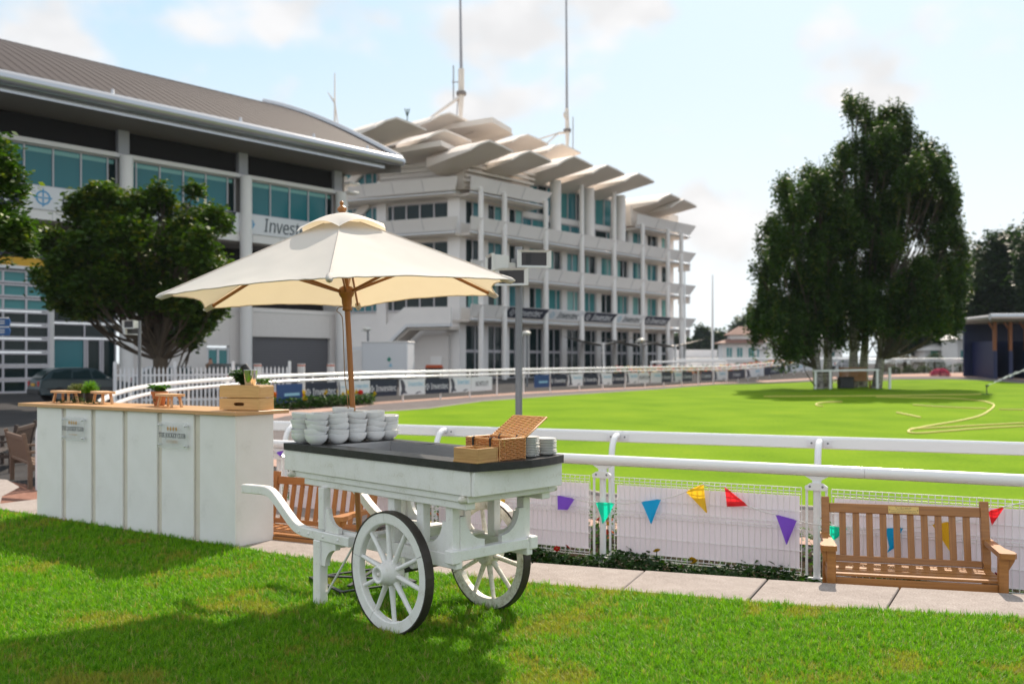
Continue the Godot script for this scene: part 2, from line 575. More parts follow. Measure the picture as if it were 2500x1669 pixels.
	# mown ring: broad soft patches and a fine grain of blades
	var ring := grained("ring_grass", grain(512, [[3, 4, 0.8], [90, 2, 0.45]], [Color(0.07, 0.15, 0.006), Color(0.115, 0.21, 0.009), Color(0.15, 0.25, 0.012), Color(0.2, 0.27, 0.016)], 77), Vector3(0.09, 0.09, 0.09), 0.9, true)
	for k in ["ring_grass", "tarmac", "asphalt", "pink_paving", "lawn_ground", "paving", "soil", "brick_floor"]: M[k].metallic_specular = 0.08
	var blade := mat("grass_blade", Color.WHITE, 0.45)
	blade.vertex_color_use_as_albedo = true
	blade.metallic_specular = 0.3
	blade.backlight_enabled = true
	blade.backlight = Color(0.9, 1.0, 0.45)
	var leaf := mat("leaf", Color.WHITE, 0.55)
	leaf.vertex_color_use_as_albedo = true
	leaf.metallic_specular = 0.35
	leaf.backlight_enabled = true
	leaf.backlight = Color(0.85, 0.9, 0.4)
	grained("bark", grain(256, [[8, 4, 0.9, Vector2(3, 1)]], [Color(0.03, 0.022, 0.015), Color(0.08, 0.06, 0.042), Color(0.13, 0.1, 0.075)], 81), Vector3(1, 0.5, 1), 0.9)
	grained("birch_bark", grain(256, [[5, 4, 1.3, Vector2(1, 4)]], [Color(0.03, 0.025, 0.022), Color(0.1, 0.085, 0.075), Color(0.36, 0.33, 0.3), Color(0.42, 0.39, 0.36)], 83), Vector3(0.5, 0.5, 0.5), 0.85)

# sheet over a polygon of world points (any y), triangulated in xz
func sheet(pts: Array, lift := 0.0) -> ArrayMesh:
	var o := PackedVector2Array()
	for p in pts: o.append(Vector2(p.x, p.z))
	var t := Geometry2D.triangulate_polygon(o)
	var g := Geo.new()
	for k in range(0, t.size(), 3):
		var a: Vector3 = pts[t[k]] + Vector3.UP * lift
		var b: Vector3 = pts[t[k + 1]] + Vector3.UP * lift
		var c: Vector3 = pts[t[k + 2]] + Vector3.UP * lift
		if (c - a).cross(b - a).y > 0: g.tri(a, b, c)
		else: g.tri(a, c, b)
	return g.mesh()

# sheet that follows the terrain: cells of a fan grid whose middle lies in the polygon are clipped to it
func draped(pts: Array, lift: float, step := 3.0) -> ArrayMesh:
	var o := PackedVector2Array()
	for p in pts: o.append(Vector2(p.x, p.z))
	var lo := o[0]
	var hi := o[0]
	for q in o:
		lo = lo.min(q)
		hi = hi.max(q)
	var g := Geo.new()
	var x := floorf(lo.x / step) * step
	while x < hi.x:
		var z := floorf(lo.y / step) * step
		while z < hi.y:
			var cell := PackedVector2Array([Vector2(x, z), Vector2(x + step, z), Vector2(x + step, z + step), Vector2(x, z + step)])
			for piece in Geometry2D.intersect_polygons(cell, o):
				var t := Geometry2D.triangulate_polygon(piece)
				for k in range(0, t.size(), 3):
					var w := []
					for j in 3:
						var q: Vector2 = piece[t[k + j]]
						w.append(Vector3(q.x, ground_y(q.x, q.y) + lift, q.y))
					if (w[2] - w[0]).cross(w[1] - w[0]).y > 0: g.tri(w[0], w[1], w[2])
					else: g.tri(w[0], w[2], w[1])
			z += step
		x += step
	return g.mesh()

const EDGE_FRONT := [Vector2(-2.47, -8.6), Vector2(-1.3, -7.86), Vector2(0.342, -7.153), Vector2(1.969, -6.565), Vector2(3.068, -6.30), Vector2(7.0, -5.35)]
const EDGE_BACK := [Vector2(-2.39, -9.33), Vector2(-1.93, -9.07), Vector2(0.377, -7.888), Vector2(2.363, -7.247), Vector2(3.566, -6.933), Vector2(7.6, -5.9)]

func on_line(line: Array, x: float) -> float:
	for i in line.size() - 1:
		if x <= line[i + 1].x or i == line.size() - 2:
			return lerpf(line[i].y, line[i + 1].y, (x - line[i].x) / (line[i + 1].x - line[i].x))
	return 0.0

func walk(line: Array, s: float) -> Vector2:
	for i in line.size() - 1:
		var l: float = line[i].distance_to(line[i + 1])
		if s <= l or i == line.size() - 2: return line[i].lerp(line[i + 1], s / l)
		s -= l
	return line[-1]

func path_len(line: Array) -> float:
	var t := 0.0
	for i in line.size() - 1: t += line[i].distance_to(line[i + 1])
	return t

func build_ground() -> void:
	# far terrain, one sheet to the horizon
	var xs := [-1500.0, -700.0, -320.0, -160.0, -100.0, -70.0]
	var x := -55.0
	while x <= 65.0:
		xs.append(x)
		x += 5.0
	xs.append_array([80.0, 110.0, 170.0, 330.0, 700.0, 1500.0])
	var zs := [60.0, 20.0, 0.0]
	var z := -5.0
	while z >= -100.0:
		zs.append(z)
		z -= 5.0
	zs.append_array([-120.0, -160.0, -260.0, -500.0, -1000.0, -2500.0])
	var rows := []
	for zz in zs:
		var row := []
		for xx in xs:
			row.append(Vector3(xx, ground_y(xx, zz) - 0.02, zz))
		rows.append(row)
	var g := Geo.new()
	g.grid(rows)
	structure("ground", g.mesh(), M.asphalt)
	# pink paved walk round the ring, tarmac horse walk inside it, mown lawn inside that
	var walk_px := [[240, 1085], [470, 1010], [640, 993], [840, 986], [919, 981], [1290, 956], [1566, 944], [1760, 932], [1990, 922], [2160, 915], [2330, 910], [2480, 908], [2900, 930], [3300, 1200], [2700, 1420], [1994, 1330], [1472, 1290], [1000, 1190], [560, 1120]]
	var tar_px := [[430, 1085], [560, 1045], [700, 1015], [840, 999], [919, 987], [1290, 961], [1566, 947.5], [1760, 935.5], [1990, 925.5], [2190, 919], [2330, 919], [2480, 926], [2700, 945], [3100, 1200], [2700, 1400], [1994, 1312], [1472, 1272], [1000, 1170], [560, 1090]]
	var lawn_px := [[862, 1025], [885, 1014], [920, 1007], [1045, 998], [1179, 980], [1375, 965.5], [1600, 951], [1753, 939], [1983, 931.6], [2200, 926.5], [2328, 926], [2430, 930], [2500, 936], [2700, 950], [2900, 1090], [2600, 1290], [1994, 1244], [1472, 1210], [1000, 1110], [900, 1060], [868, 1036]]
	var k := 0
	for q in [[walk_px, "brick_walk", M.pink_paving], [tar_px, "horse_walk", M.tarmac], [lawn_px, "ring_lawn", M.ring_grass]]:
		k += 1
		var pts := []
		for p in q[0]: pts.append(on_ground(p[0], p[1]))
		structure(q[1], draped(pts, -0.012 + 0.008 * k), q[2])
	# low concrete kerb round the mown lawn
	var kerb := []
	for p in lawn_px: kerb.append(on_ground(p[0], p[1]) + Vector3.UP * 0.005)
	kerb.append(kerb[0])
	structure("lawn_kerb", tubem(kerb, 0.05, 5), M.paving)
	# sunken path between the slabs and the fence, then the raised near lawn
	var path := []
	for e in EDGE_BACK: path.append(Vector3(e.x, -0.37, e.y + 0.12))
	path.append(Vector3(9, -0.37, -6.4))
	path.append(Vector3(8.0, -0.37, -8.4))
	path.append(Vector3(-3.2, -0.37, -12.6))
	path.append(Vector3(-6.0, -0.37, -14.0))
	path.append(Vector3(-14.0, -0.37, -21.0))
	path.append(Vector3(-15.0, -0.37, -10.5))
	path.append(Vector3(-5.0, -0.37, -10.6))
	structure("brick_path", sheet(path, 0.012), M.brick_floor)
	var lawn := [Vector3(14, 0, 8), Vector3(-14, 0, 8), Vector3(-14, 0, -14.5), Vector3(-5.95, 0, -10.92), Vector3(-2.55, 0, -8.655)]
	for e in EDGE_FRONT: lawn.append(Vector3(e.x, 0, e.y))
	lawn.append(Vector3(14, 0, -3.7))
	structure("lawn", sheet(lawn), M.lawn_ground)
	var pave := Node3D.new()
	pave.name = "pavement"
	add_child(pave)
	pave.set_meta("kind", "structure")
	# kerb slabs, each its own stone, with open joints
	var la := path_len(EDGE_FRONT)
	var lb := path_len(EDGE_BACK)
	var n := 11
	for i in n:
		var j0 := 0.006
		var a0 := walk(EDGE_FRONT, la * i / n + j0)
		var a1 := walk(EDGE_FRONT, la * (i + 1) / n - j0)
		var b0 := walk(EDGE_BACK, lb * i / n + j0)
		var b1 := walk(EDGE_BACK, lb * (i + 1) / n - j0)
		rng.seed = 90 + i
		var lift := rng.randf_range(-0.004, 0.004) + 0.012
		pave_slab(pave, [a0, b0, b1, a1], lift, 0.11)
	# paving under and beside the bar
	var C0 := Vector2(-2.56, -8.67)
	var bl := Vector2(-0.832, -0.555)
	var bd := Vector2(0.555, -0.832)
	for i in 5:
		for j in 3:
			var s0 := C0 + bl * (0.9 * i + 0.005) + bd * (0.8 * j + 0.005)
			var s1 := s0 + bl * 0.89
			pave_slab(pave, [s1, s1 + bd * 0.79, s0 + bd * 0.79, s0], 0.008, 0.11)
	for i in range(-3, 0):
		var s0 := C0 + bl * (0.3 * i + 0.005) + bd * 0.005
		if i == -1: pave_slab(pave, [s0 + bl * 0.29, s0 + bl * 0.29 + bd * 0.79, s0 + bd * 0.79, s0], 0.008, 0.11)
	# curved light paving beside the bar's far end
	var arc := []
	for p in [[-5.9, -10.93], [-8.2, -12.4], [-9.8, -13.9], [-8.4, -14.2], [-7.35, -13.7], [-6.75, -12.9], [-6.5, -12.0], [-6.2, -11.4]]:
		arc.append(Vector3(p[0], 0.004, p[1]))
	part(pave, "apron", sheet(arc), M.paving)
	# masonry face below the slabs
	var wall := Geo.new()
	for i in EDGE_BACK.size() - 1:
		var a: Vector2 = EDGE_BACK[i] + Vector2(0, 0.04)
		var b: Vector2 = EDGE_BACK[i + 1] + Vector2(0, 0.04)
		wall.quad(Vector3(b.x, -0.12, b.y), Vector3(a.x, -0.12, a.y), Vector3(a.x, -0.4, a.y), Vector3(b.x, -0.4, b.y))
	structure("retaining_wall", wall.mesh(), M.paving)

func pave_slab(parent: Node3D, q: Array, top: float, thick: float) -> void:
	var g := Geo.new()
	var c := Vector2.ZERO
	for p in q: c += p / 4.0
	var b := 0.008
	var hi := []
	var mid := []
	var lo := []
	for p in q:
		var d: Vector2 = (p - c)
		var r := Vector3(d.x, 0, d.y)
		mid.append(r + Vector3(0, -b, 0))
		hi.append(r * (1.0 - b * 1.6))
		lo.append(r + Vector3(0, -thick, 0))
	var up: bool = (hi[2] - hi[0]).cross(hi[1] - hi[0]).y > 0
	if not up:
		hi.reverse()
		mid.reverse()
		lo.reverse()
	g.quad(hi[0], hi[1], hi[2], hi[3])
	for k in 4:
		var j := (k + 1) % 4
		g.quad(hi[k], mid[k], mid[j], hi[j])
		g.quad(mid[k], lo[k], lo[j], mid[j])
	part(parent, "slab", g.mesh(), M.paving, Transform3D(Basis.IDENTITY, Vector3(c.x, top, c.y)))

func tuft_mesh(sd: int, blades: int, hgt: float) -> ArrayMesh:
	rng.seed = sd
	var g := Geo.new()
	for i in blades:
		var a := rng.randf() * TAU
		var r := rng.randf() * 0.014
		var p := Vector3(cos(a) * r, -0.004, sin(a) * r)
		var face := rng.randf() * TAU
		var side := Vector3(cos(face), 0, sin(face)) * rng.randf_range(0.0012, 0.0022)
		var lean := Vector3(-sin(face), 0, cos(face)) * rng.randf_range(0.1, 0.75) * hgt
		var h := hgt * rng.randf_range(0.55, 1.1)
		var m := p + lean * 0.3 + Vector3.UP * h * 0.6
		var t := p + lean + Vector3.UP * h * (1.0 - 0.25 * lean.length() / hgt)
		g.quad(p - side, p + side, m + side * 0.8, m - side * 0.8)
		g.tri(m - side * 0.8, m + side * 0.8, t)
	return g.mesh()

func in_near_lawn(p: Vector2) -> bool:
	if p.x > -2.5: return p.y > on_line(EDGE_FRONT, p.x) + 0.01
	# along the bar's front
	var e := Vector2(-2.55, -8.66)
	var d := p - e
	return d.dot(Vector2(0.555, -0.832)) < -0.015

func build_grass() -> void:
	var patch := FastNoiseLite.new()
	patch.seed = 5
	patch.frequency = 0.9
	patch.fractal_octaves = 3
	var fine := FastNoiseLite.new()
	fine.seed = 8
	fine.frequency = 4.0
	var sets := []
	for k in 4: sets.append([])
	rng.seed = 1234
	var tries := 0
	var total := 0
	while total < 150000 and tries < 900000:
		tries += 1
		# even over the picture's lower part: nearer ground gets more
		var zz := 4.55 / (1.0 - rng.randf() * 0.62)
		var half := zz * 0.56 + 0.25
		var p := Vector2(rng.randf_range(-half, half), -zz)
		if rng.randf() > clampf(1.15 - zz * 0.05, 0.5, 1.0): continue
		if not in_near_lawn(p): continue
		total += 1
		sets[rng.randi() % 4].append(p)
	var root := Node3D.new()
	root.name = "grass"
	add_child(root)
	tag(root, "short green grass of the near lawn with straw coloured patches", "grass", "", "stuff")
	for k in 4:
		var mm := MultiMesh.new()
		mm.transform_format = MultiMesh.TRANSFORM_3D
		mm.use_colors = true
		mm.mesh = tuft_mesh(300 + k, 7, [0.045, 0.055, 0.05, 0.072][k])
		mm.instance_count = sets[k].size()
		for i in sets[k].size():
			var p: Vector2 = sets[k][i]
			var s := rng.randf_range(0.75, 1.25)
			var dry := patch.get_noise_2d(p.x, p.y) + 0.5 * fine.get_noise_2d(p.x, p.y)
			var edge := 0.0
			if p.x > -2.4: edge = smoothstep(0.25, 0.03, p.y - on_line(EDGE_FRONT, p.x))
			dry += edge * 0.35 * rng.randf()
			var c := Color(0.08, 0.25, 0.008).lerp(Color(0.27, 0.48, 0.018), rng.randf())
			if dry + rng.randf_range(-0.25, 0.25) > 0.3:
				c = c.lerp(Color(0.5, 0.36, 0.09), rng.randf_range(0.3, 0.85))
				s *= 0.85
			elif rng.randf() < 0.06:
				c = Color(0.45, 0.38, 0.16)
			mm.set_instance_transform(i, Transform3D(Basis(Vector3.UP, rng.randf() * TAU).scaled(Vector3(s, s * rng.randf_range(0.8, 1.2), s)), Vector3(p.x, 0, p.y)))
			mm.set_instance_color(i, c)
		var o := MultiMeshInstance3D.new()
		o.name = "blades"
		o.multimesh = mm
		o.material_override = M.grass_blade
		root.add_child(o, true)

# rectangular bar swept through points lying in a plane of constant z
func sweep_bar(pts: Array, half_h: float, half_z: float) -> ArrayMesh:
	var rows := []
	for i in pts.size():
		var d: Vector3 = (pts[mini(i + 1, pts.size() - 1)] - pts[maxi(i - 1, 0)]).normalized()
		var up := Vector3(-d.y, d.x, 0)
		var row := []
		var b := 0.006
		for q in [[1, 1, 0], [1, 1, 1], [1, -1, 1], [1, -1, 0], [-1, -1, 0], [-1, -1, 1], [-1, 1, 1], [-1, 1, 0]]:
			var hh: float = half_h - (0.0 if q[2] == 1 else b)
			var hz: float = half_z - (b if q[2] == 1 else 0.0)
			row.append(pts[i] + up * q[0] * hh + Vector3(0, 0, q[1] * hz))
		rows.append(row)
	var g := Geo.new()
	for i in rows.size() - 1:
		for k in 8:
			var j := (k + 1) % 8
			g.quad(rows[i][k], rows[i + 1][k], rows[i + 1][j], rows[i][j])
	var f: Array = rows[0].duplicate()
	f.reverse()
	g.poly(f)
	g.poly(rows[-1])
	return g.mesh()

# quarter bracket: legs r along +x and +y from the corner, concave cut
func bracket(r: float, t: float, depth: float) -> ArrayMesh:
	var o := [Vector2(0, 0), Vector2(r, 0), Vector2(r, t)]
	for k in range(0, 9):
		var a := PI * 1.5 - k * PI / 16.0
		var c := Vector2(r, r)
		var rr := r - t
		o.append(c + Vector2(cos(a), sin(a)) * rr)
	o.append(Vector2(t, r))
	o.append(Vector2(0, r))
	return prismm(o, depth)

func make_wheel(parent: Node3D, z: float, out: float, pm: Material, spin: float) -> void:
	var R := 0.385
	var w := Node3D.new()
	w.name = "wheel"
	w.position = Vector3(0, R, z)
	w.rotation.z = spin
	parent.add_child(w, true)
	var tw := 0.029
	# five felloes with fine joints
	for k in 5:
		var rows := []
		var n := 9
		for i in n + 1:
			var a := TAU * (k + 0.004 + 0.992 * i / n) / 5.0
			var row := []
			for q in [[R - 0.012, 1.0], [R - 0.016, 1.0], [0.312, 0.95], [0.305, 0.75], [0.305, -0.75], [0.312, -0.95], [R - 0.016, -1.0], [R - 0.012, -1.0]]:
				row.append(Vector3(cos(a) * q[0], sin(a) * q[0], tw * q[1]))
			rows.append(row)
		var g := Geo.new()
		for i in n:
			for j in 8:
				var jj := (j + 1) % 8
				g.quad(rows[i][j], rows[i][jj], rows[i + 1][jj], rows[i + 1][j])
		g.poly(rows[0])
		var l: Array = rows[n].duplicate()
		l.reverse()
		g.poly(l)
		part(w, "felloe", g.mesh(), pm)
	var tyre := []
	for i in 49:
		var a := TAU * i / 48.0
		var row := []
		for q in [[R - 0.0115, 1.08], [R - 0.002, 1.08], [R, 0.95], [R, -0.95], [R - 0.002, -1.08], [R - 0.0115, -1.08]]:
			row.append(Vector3(cos(a) * q[0], sin(a) * q[0], tw * q[1]))
		tyre.append(row)
	var tg := Geo.new()
	for i in 48:
		for j in 6:
			var jj := (j + 1) % 6
			tg.quad(tyre[i][j], tyre[i + 1][j], tyre[i + 1][jj], tyre[i][jj])
	part(w, "tyre", tg.mesh(), M.iron_tyre)
	var sg := Geo.new()
	var rows2 := []
	for q in [[0.04, 0.024, 0.017], [0.085, 0.024, 0.017], [0.13, 0.021, 0.016], [0.2, 0.017, 0.0155], [0.308, 0.0145, 0.0145]]:
		var row := []
		for k in 10:
			var a := TAU * k / 10
			row.append(Vector3(cos(a) * q[2], q[0], sin(a) * q[1]))
		rows2.append(row)
	sg.grid(rows2, false, true)
	var sm := sg.mesh()
	for k in 10:
		part(w, "spoke", sm, pm, Transform3D(Basis(Vector3.BACK, TAU * (k + 0.5) / 10.0), Vector3.ZERO))
	# turned hub with a hollow nose; its axis lies along z
	var prof := [Vector2(0.0, -0.06), Vector2(0.06, -0.06), Vector2(0.07, -0.05), Vector2(0.078, -0.03), Vector2(0.08, 0.0), Vector2(0.079, 0.03), Vector2(0.074, 0.034), Vector2(0.072, 0.05), Vector2(0.066, 0.054), Vector2(0.062, 0.085), Vector2(0.056, 0.09), Vector2(0.055, 0.106), Vector2(0.05, 0.109), Vector2(0.036, 0.108), Vector2(0.033, 0.09), Vector2(0.03, 0.075), Vector2(0.0, 0.075)]
	var hub := part(w, "hub", lathem(prof, 28), pm, Transform3D(Basis(Vector3.RIGHT, PI / 2 * out), Vector3.ZERO))
	part(hub, "axle_nut", lathem([Vector2(0, 0.105), Vector2(0.014, 0.103), Vector2(0.016, 0.075), Vector2(0.0, 0.07)], 10), M.aged_paint)

func build_cart() -> void:
	var c := thing("hand_cart", "white painted wooden hand cart with black top and two spoked wheels", "cart", Vector3(-0.464, 0, -6.2175), deg_to_rad(135.0))
	var P: Material = M.white_paint
	# black top round the sunken well
	var g := Geo.new()
	var y0 := 1.072
	var th := 0.048
	var flat := Transform3D(Basis(Vector3.RIGHT, Vector3.BACK, Vector3.DOWN), Vector3(0, y0 + th / 2, 0))
	var o := PackedVector2Array([Vector2(-0.37, -0.4), Vector2(-0.37, 0.4), Vector2(-0.72, 0.4)])
	for k in 9:
		var t := float(k) / 8.0
		o.append(Vector2(-0.745 - 0.07 * sin(t * PI), lerpf(0.375, -0.36, t)))
	o.append(Vector2(-0.715, -0.4))
	g.prism(o, th, flat)
	g.prism(PackedVector2Array([Vector2(0.93, -0.4), Vector2(1.295, -0.4), Vector2(1.295, 0.4), Vector2(0.93, 0.4)]), th, flat)
	g.prism(PackedVector2Array([Vector2(-0.37, -0.4), Vector2(0.93, -0.4), Vector2(0.93, -0.23), Vector2(-0.37, -0.23)]), th, flat)
	g.prism(PackedVector2Array([Vector2(-0.37, 0.3), Vector2(0.93, 0.3), Vector2(0.93, 0.4), Vector2(-0.37, 0.4)]), th, flat)
	part(c, "worktop", g.mesh(), M.black_top)
	g = Geo.new()
	g.box(Vector3(1.3, 0.006, 0.53), T(0.28, 0.985, 0.035))
	g.box(Vector3(1.296, 0.134, 0.006), T(0.28, 1.05, -0.224))
	g.box(Vector3(1.296, 0.134, 0.006), T(0.28, 1.05, 0.294))
	g.box(Vector3(0.006, 0.134, 0.51), T(-0.364, 1.05, 0.035))
	g.box(Vector3(0.006, 0.134, 0.51), T(0.924, 1.05, 0.035))
	part(c, "tray_well", g.mesh(), M.steel)
	# skirt boards
	for s in [-1.0, 1.0]:
		part(c, "skirt_board", boxm(2.0, 0.145, 0.025, 0.003), P, T(0.3, 0.998, s * 0.378))
	part(c, "skirt_board", boxm(0.025, 0.145, 0.76, 0.003), P, T(-0.714, 0.998, 0))
	part(c, "skirt_board", boxm(0.025, 0.145, 0.73, 0.003), P, T(1.285, 0.998, 0))
	for s in [-1.0, 1.0]:
		part(c, "long_beam", boxm(1.93, 0.042, 0.06, 0.004), P, T(0.295, 0.903, s * 0.345))
		part(c, "sub_beam", boxm(1.72, 0.044, 0.075, 0.004), P, T(0.22, 0.859, s * 0.325))
		for x in [0.83, 0.11, -0.18, -0.455]:
			part(c, "post", boxm(0.065, 0.29, 0.062, 0.004), P, T(x, 0.693, s * (0.36 if x > 0.8 else 0.305)))
		part(c, "side_rail", boxm(1.45, 0.085, 0.05, 0.004), P, T(0.21, 0.507, s * 0.305))
		# shaft: straight along the frame, swept up to the handle
		var pts := [Vector3(0.5, 0.5, 0), Vector3(1.02, 0.5, 0)]
		pts.append_array(curve([Vector3(1.06, 0.5, 0), Vector3(1.17, 0.52, 0), Vector3(1.28, 0.58, 0), Vector3(1.47, 0.705, 0), Vector3(1.56, 0.738, 0), Vector3(1.66, 0.74, 0)], 16))
		pts.append(Vector3(1.92, 0.728, 0))
		part(c, "shaft", sweep_bar(pts, 0.033, 0.03), P, T(0, 0, s * 0.362))
		for x in [0.62, 0.8, 0.98, 1.1]:
			part(c, "bolt", lathem([Vector2(0.0, 0.008), Vector2(0.008, 0.006), Vector2(0.011, 0.0)], 8), P, Transform3D(Basis(Vector3.RIGHT, PI / 2 * s), Vector3(x, 0.5, s * 0.393)))
		part(c, "leg", boxm(0.085, 0.47, 0.07, 0.006), P, T(0.88, 0.232, s * 0.36))
		part(c, "bracket", bracket(0.17, 0.045, 0.04), P, Transform3D(Basis(Vector3.LEFT, Vector3.DOWN, Vector3.BACK), Vector3(0.838, 0.466, s * 0.36)))
		part(c, "bracket", bracket(0.16, 0.04, 0.03), P, Transform3D(Basis(Vector3.LEFT, Vector3.UP, Vector3.FORWARD), Vector3(0.798, 0.535, s * 0.36)))
		part(c, "bracket", bracket(0.19, 0.045, 0.035), P, T(-0.424, 0.55, s * 0.305))
		# stays under the shafts
		part(c, "stay", tubem([Vector3(0.52, 0.47, s * 0.335), Vector3(0.83, 0.1, s * 0.335)], 0.008, 6), P)
		# end frame brackets
		part(c, "bracket", bracket(0.2, 0.045, 0.035), P, Transform3D(Basis(Vector3(0, 0, -s), Vector3.UP, Vector3(s, 0, 0)), Vector3(-0.475, 0.572, s * 0.275)))
		part(c, "bracket", bracket(0.16, 0.04, 0.035), P, Transform3D(Basis(Vector3(0, 0, -s), Vector3.UP, Vector3(s, 0, 0)), Vector3(0.11, 0.55, s * 0.275)))
	# cross pieces with rounded noses
	for x in [-0.64, 1.2]:
		part(c, "cross_beam", boxm(0.05, 0.045, 0.72, 0.005), P, T(x, 0.902, 0))
		for s in [-1.0, 1.0]:
			part(c, "beam_nose", lathem([Vector2(0.0, -0.032), Vector2(0.024, -0.032), Vector2(0.025, 0.0), Vector2(0.022, 0.016), Vector2(0.012, 0.026), Vector2(0.0, 0.03)], 12), M.aged_paint, Transform3D(Basis(Vector3.RIGHT, PI / 2 * s), Vector3(x, 0.902, s * 0.392)))
	for x in [-0.482, 0.86]:
		part(c, "cross_bar", boxm(0.06, 0.065, 0.6, 0.005), P, T(x, 0.541 if x < 0 else 0.43, 0))
	for s in [-1.0, 1.0]:
		part(c, "bar_cap", boxm(0.075, 0.082, 0.07, 0.006), P, T(-0.49, 0.541, s * 0.335))
	for x in [-0.2, 0.2]:
		part(c, "floor_slat", boxm(0.1, 0.02, 0.6, 0.003), P, T(x + 0.15, 0.56, 0))
	part(c, "bolster", boxm(0.09, 0.075, 0.56, 0.005), P, T(0, 0.427, 0))
	part(c, "axle", tubem([Vector3(0, 0.385, -0.46), Vector3(0, 0.385, 0.46)], 0.02, 10), M.black_metal)
	make_wheel(c, -0.42, -1.0, P, 0.2)
	make_wheel(c, 0.42, 1.0, M.aged_paint, 0.75)

func cart_point(l: float, y: float, w: float) -> Vector3:
	return Vector3(-0.464, 0, -6.2175) + Vector3(-0.70711, 0, -0.70711) * l + Vector3(0.70711, 0, -0.70711) * w + Vector3.UP * y

func build_parasol() -> void:
	var b := Vector3(-1.14375, 0, -7.1875)
	var n := Vector3(-0.053957, 0.998543, -0.000708)
	var u := thing("parasol", "cream canvas parasol with a wooden pole standing behind the hand cart", "parasol", b)
	var rim := [Vector3(-1.12683, 2.2257, -5.79378), Vector3(-2.4018, 2.1564, -6.37279), Vector3(-2.53854, 2.14802, -7.76808), Vector3(-1.4003, 2.20895, -8.58436), Vector3(-0.12533, 2.27825, -8.00536), Vector3(0.01141, 2.28663, -6.61006)]
	for i in 6: rim[i] -= b
	var apex := n * 2.83
	var cloth := FastNoiseLite.new()
	cloth.seed = 4
	cloth.frequency = 2.2
	cloth.fractal_octaves = 2
	for k in 6:
		var A: Vector3 = rim[k]
		var B: Vector3 = rim[(k + 1) % 6]
		var rows := []
		var nt := 22
		var ns := 22
		for i in nt + 1:
			var t := lerpf(0.11, 1.0, float(i) / nt)
			var row := []
			for j in ns + 1:
				var s := float(j) / ns
				var p := (apex + (A - apex) * t).lerp(apex + (B - apex) * t, s)
				var bow := 4.0 * s * (1.0 - s)
				var ax := n * p.dot(n)
				# the hem is cut in a hollow curve; the cloth hangs a little between the ribs
				p = ax + (p - ax) * (1.0 - 0.075 * bow * pow(t, 3.0))
				p += n * (0.03 * bow * pow(t, 6.0) - 0.035 * bow * sin(t * PI) * t)
				p += n * 0.006 * cloth.get_noise_2d(p.x * 1.3 + k * 3.0, p.z * 1.3) * bow
				# puckers at the pockets
				var pk := exp(-pow((1.0 - t) * 7.0, 2.0)) * (exp(-s * 9.0) + exp(-(1.0 - s) * 9.0))
				p += n * 0.006 * sin(s * 60.0) * pk
				row.append(p)
			rows.append(row)
		var g := Geo.new()
		g.grid(rows)
		var cp := part(u, "canopy_panel", g.mesh(), M.canvas)
		var hem := []
		for j in ns + 1: hem.append(rows[nt][j] - n * 0.004)
		part(cp, "hem", tubem(hem, 0.005, 5), M.canvas)
		var seam := []
		for i in nt + 1: seam.append(rows[i][0] + n * 0.002)
		part(cp, "seam", tubem(seam, 0.0035, 5), M.canvas)
		# pocket at the rib end
		var d := (A - apex).normalized()
		part(cp, "pocket", tubem([A - d * 0.1 - n * 0.022, A - d * 0.02 - n * 0.016, A + d * 0.012 - n * 0.004], [0.026, 0.024, 0.006], 8), M.canvas)
		# rib and strut
		var r0 := apex - n * 0.06 + (A - apex) * 0.03
		var r1 := A - d * 0.05 - n * 0.022
		plank(u, "rib", r0, r1, 0.024, 0.016, M.rib_wood)
		var mid := r0.lerp(r1, 0.5) - n * 0.014
		plank(u, "strut", n * 2.25 + (mid - n * mid.dot(n)).normalized() * 0.05, mid, 0.022, 0.014, M.rib_wood)
	# vent cap, arched between the ribs
	var top := n * 2.855
	for k in 6:
		var A: Vector3 = rim[k]
		var B: Vector3 = rim[(k + 1) % 6]
		var rows := []
		for i in 9:
			var t := float(i) / 8.0
			var row := []
			for j in 13:
				var s := float(j) / 12.0
				var dir := ((A - apex) * 0.27).lerp((B - apex) * 0.27, s)
				var p := top + dir * t + n * (0.03 * sin(t * PI))
				var bow := 4.0 * s * (1.0 - s)
				p += n * 0.055 * bow * pow(t, 2.5) + dir.normalized() * -0.02 * bow * t
				row.append(p)
			rows.append(row)
		var g := Geo.new()
		g.grid(rows)
		part(u, "vent_panel", g.mesh(), M.canvas)
	var tilt := Transform3D(Basis(Quaternion(Vector3.UP, n)), Vector3.ZERO)
	part(u, "pole", tubem([n * 0.3, n * 1.2, n * 2.84], 0.0215, 16), M.pole_wood)
	part(u, "sleeve", tubem([n * 0.01, n * 0.42], 0.029, 16), M.black_metal)
	part(u, "hub", lathem([Vector2(0.021, 2.1), Vector2(0.036, 2.105), Vector2(0.038, 2.12), Vector2(0.033, 2.125), Vector2(0.034, 2.135), Vector2(0.038, 2.16), Vector2(0.04, 2.2), Vector2(0.052, 2.215), Vector2(0.06, 2.235), Vector2(0.06, 2.26), Vector2(0.05, 2.28), Vector2(0.03, 2.29), Vector2(0.021, 2.29)], 24), M.pole_wood, tilt)
	part(u, "finial", lathem([Vector2(0.0, 2.84), Vector2(0.022, 2.85), Vector2(0.036, 2.872), Vector2(0.037, 2.886), Vector2(0.024, 2.898), Vector2(0.012, 2.905), Vector2(0.01, 2.912), Vector2(0.015, 2.92), Vector2(0.016, 2.93), Vector2(0.01, 2.94), Vector2(0.0, 2.943)], 20), M.pole_wood, tilt)
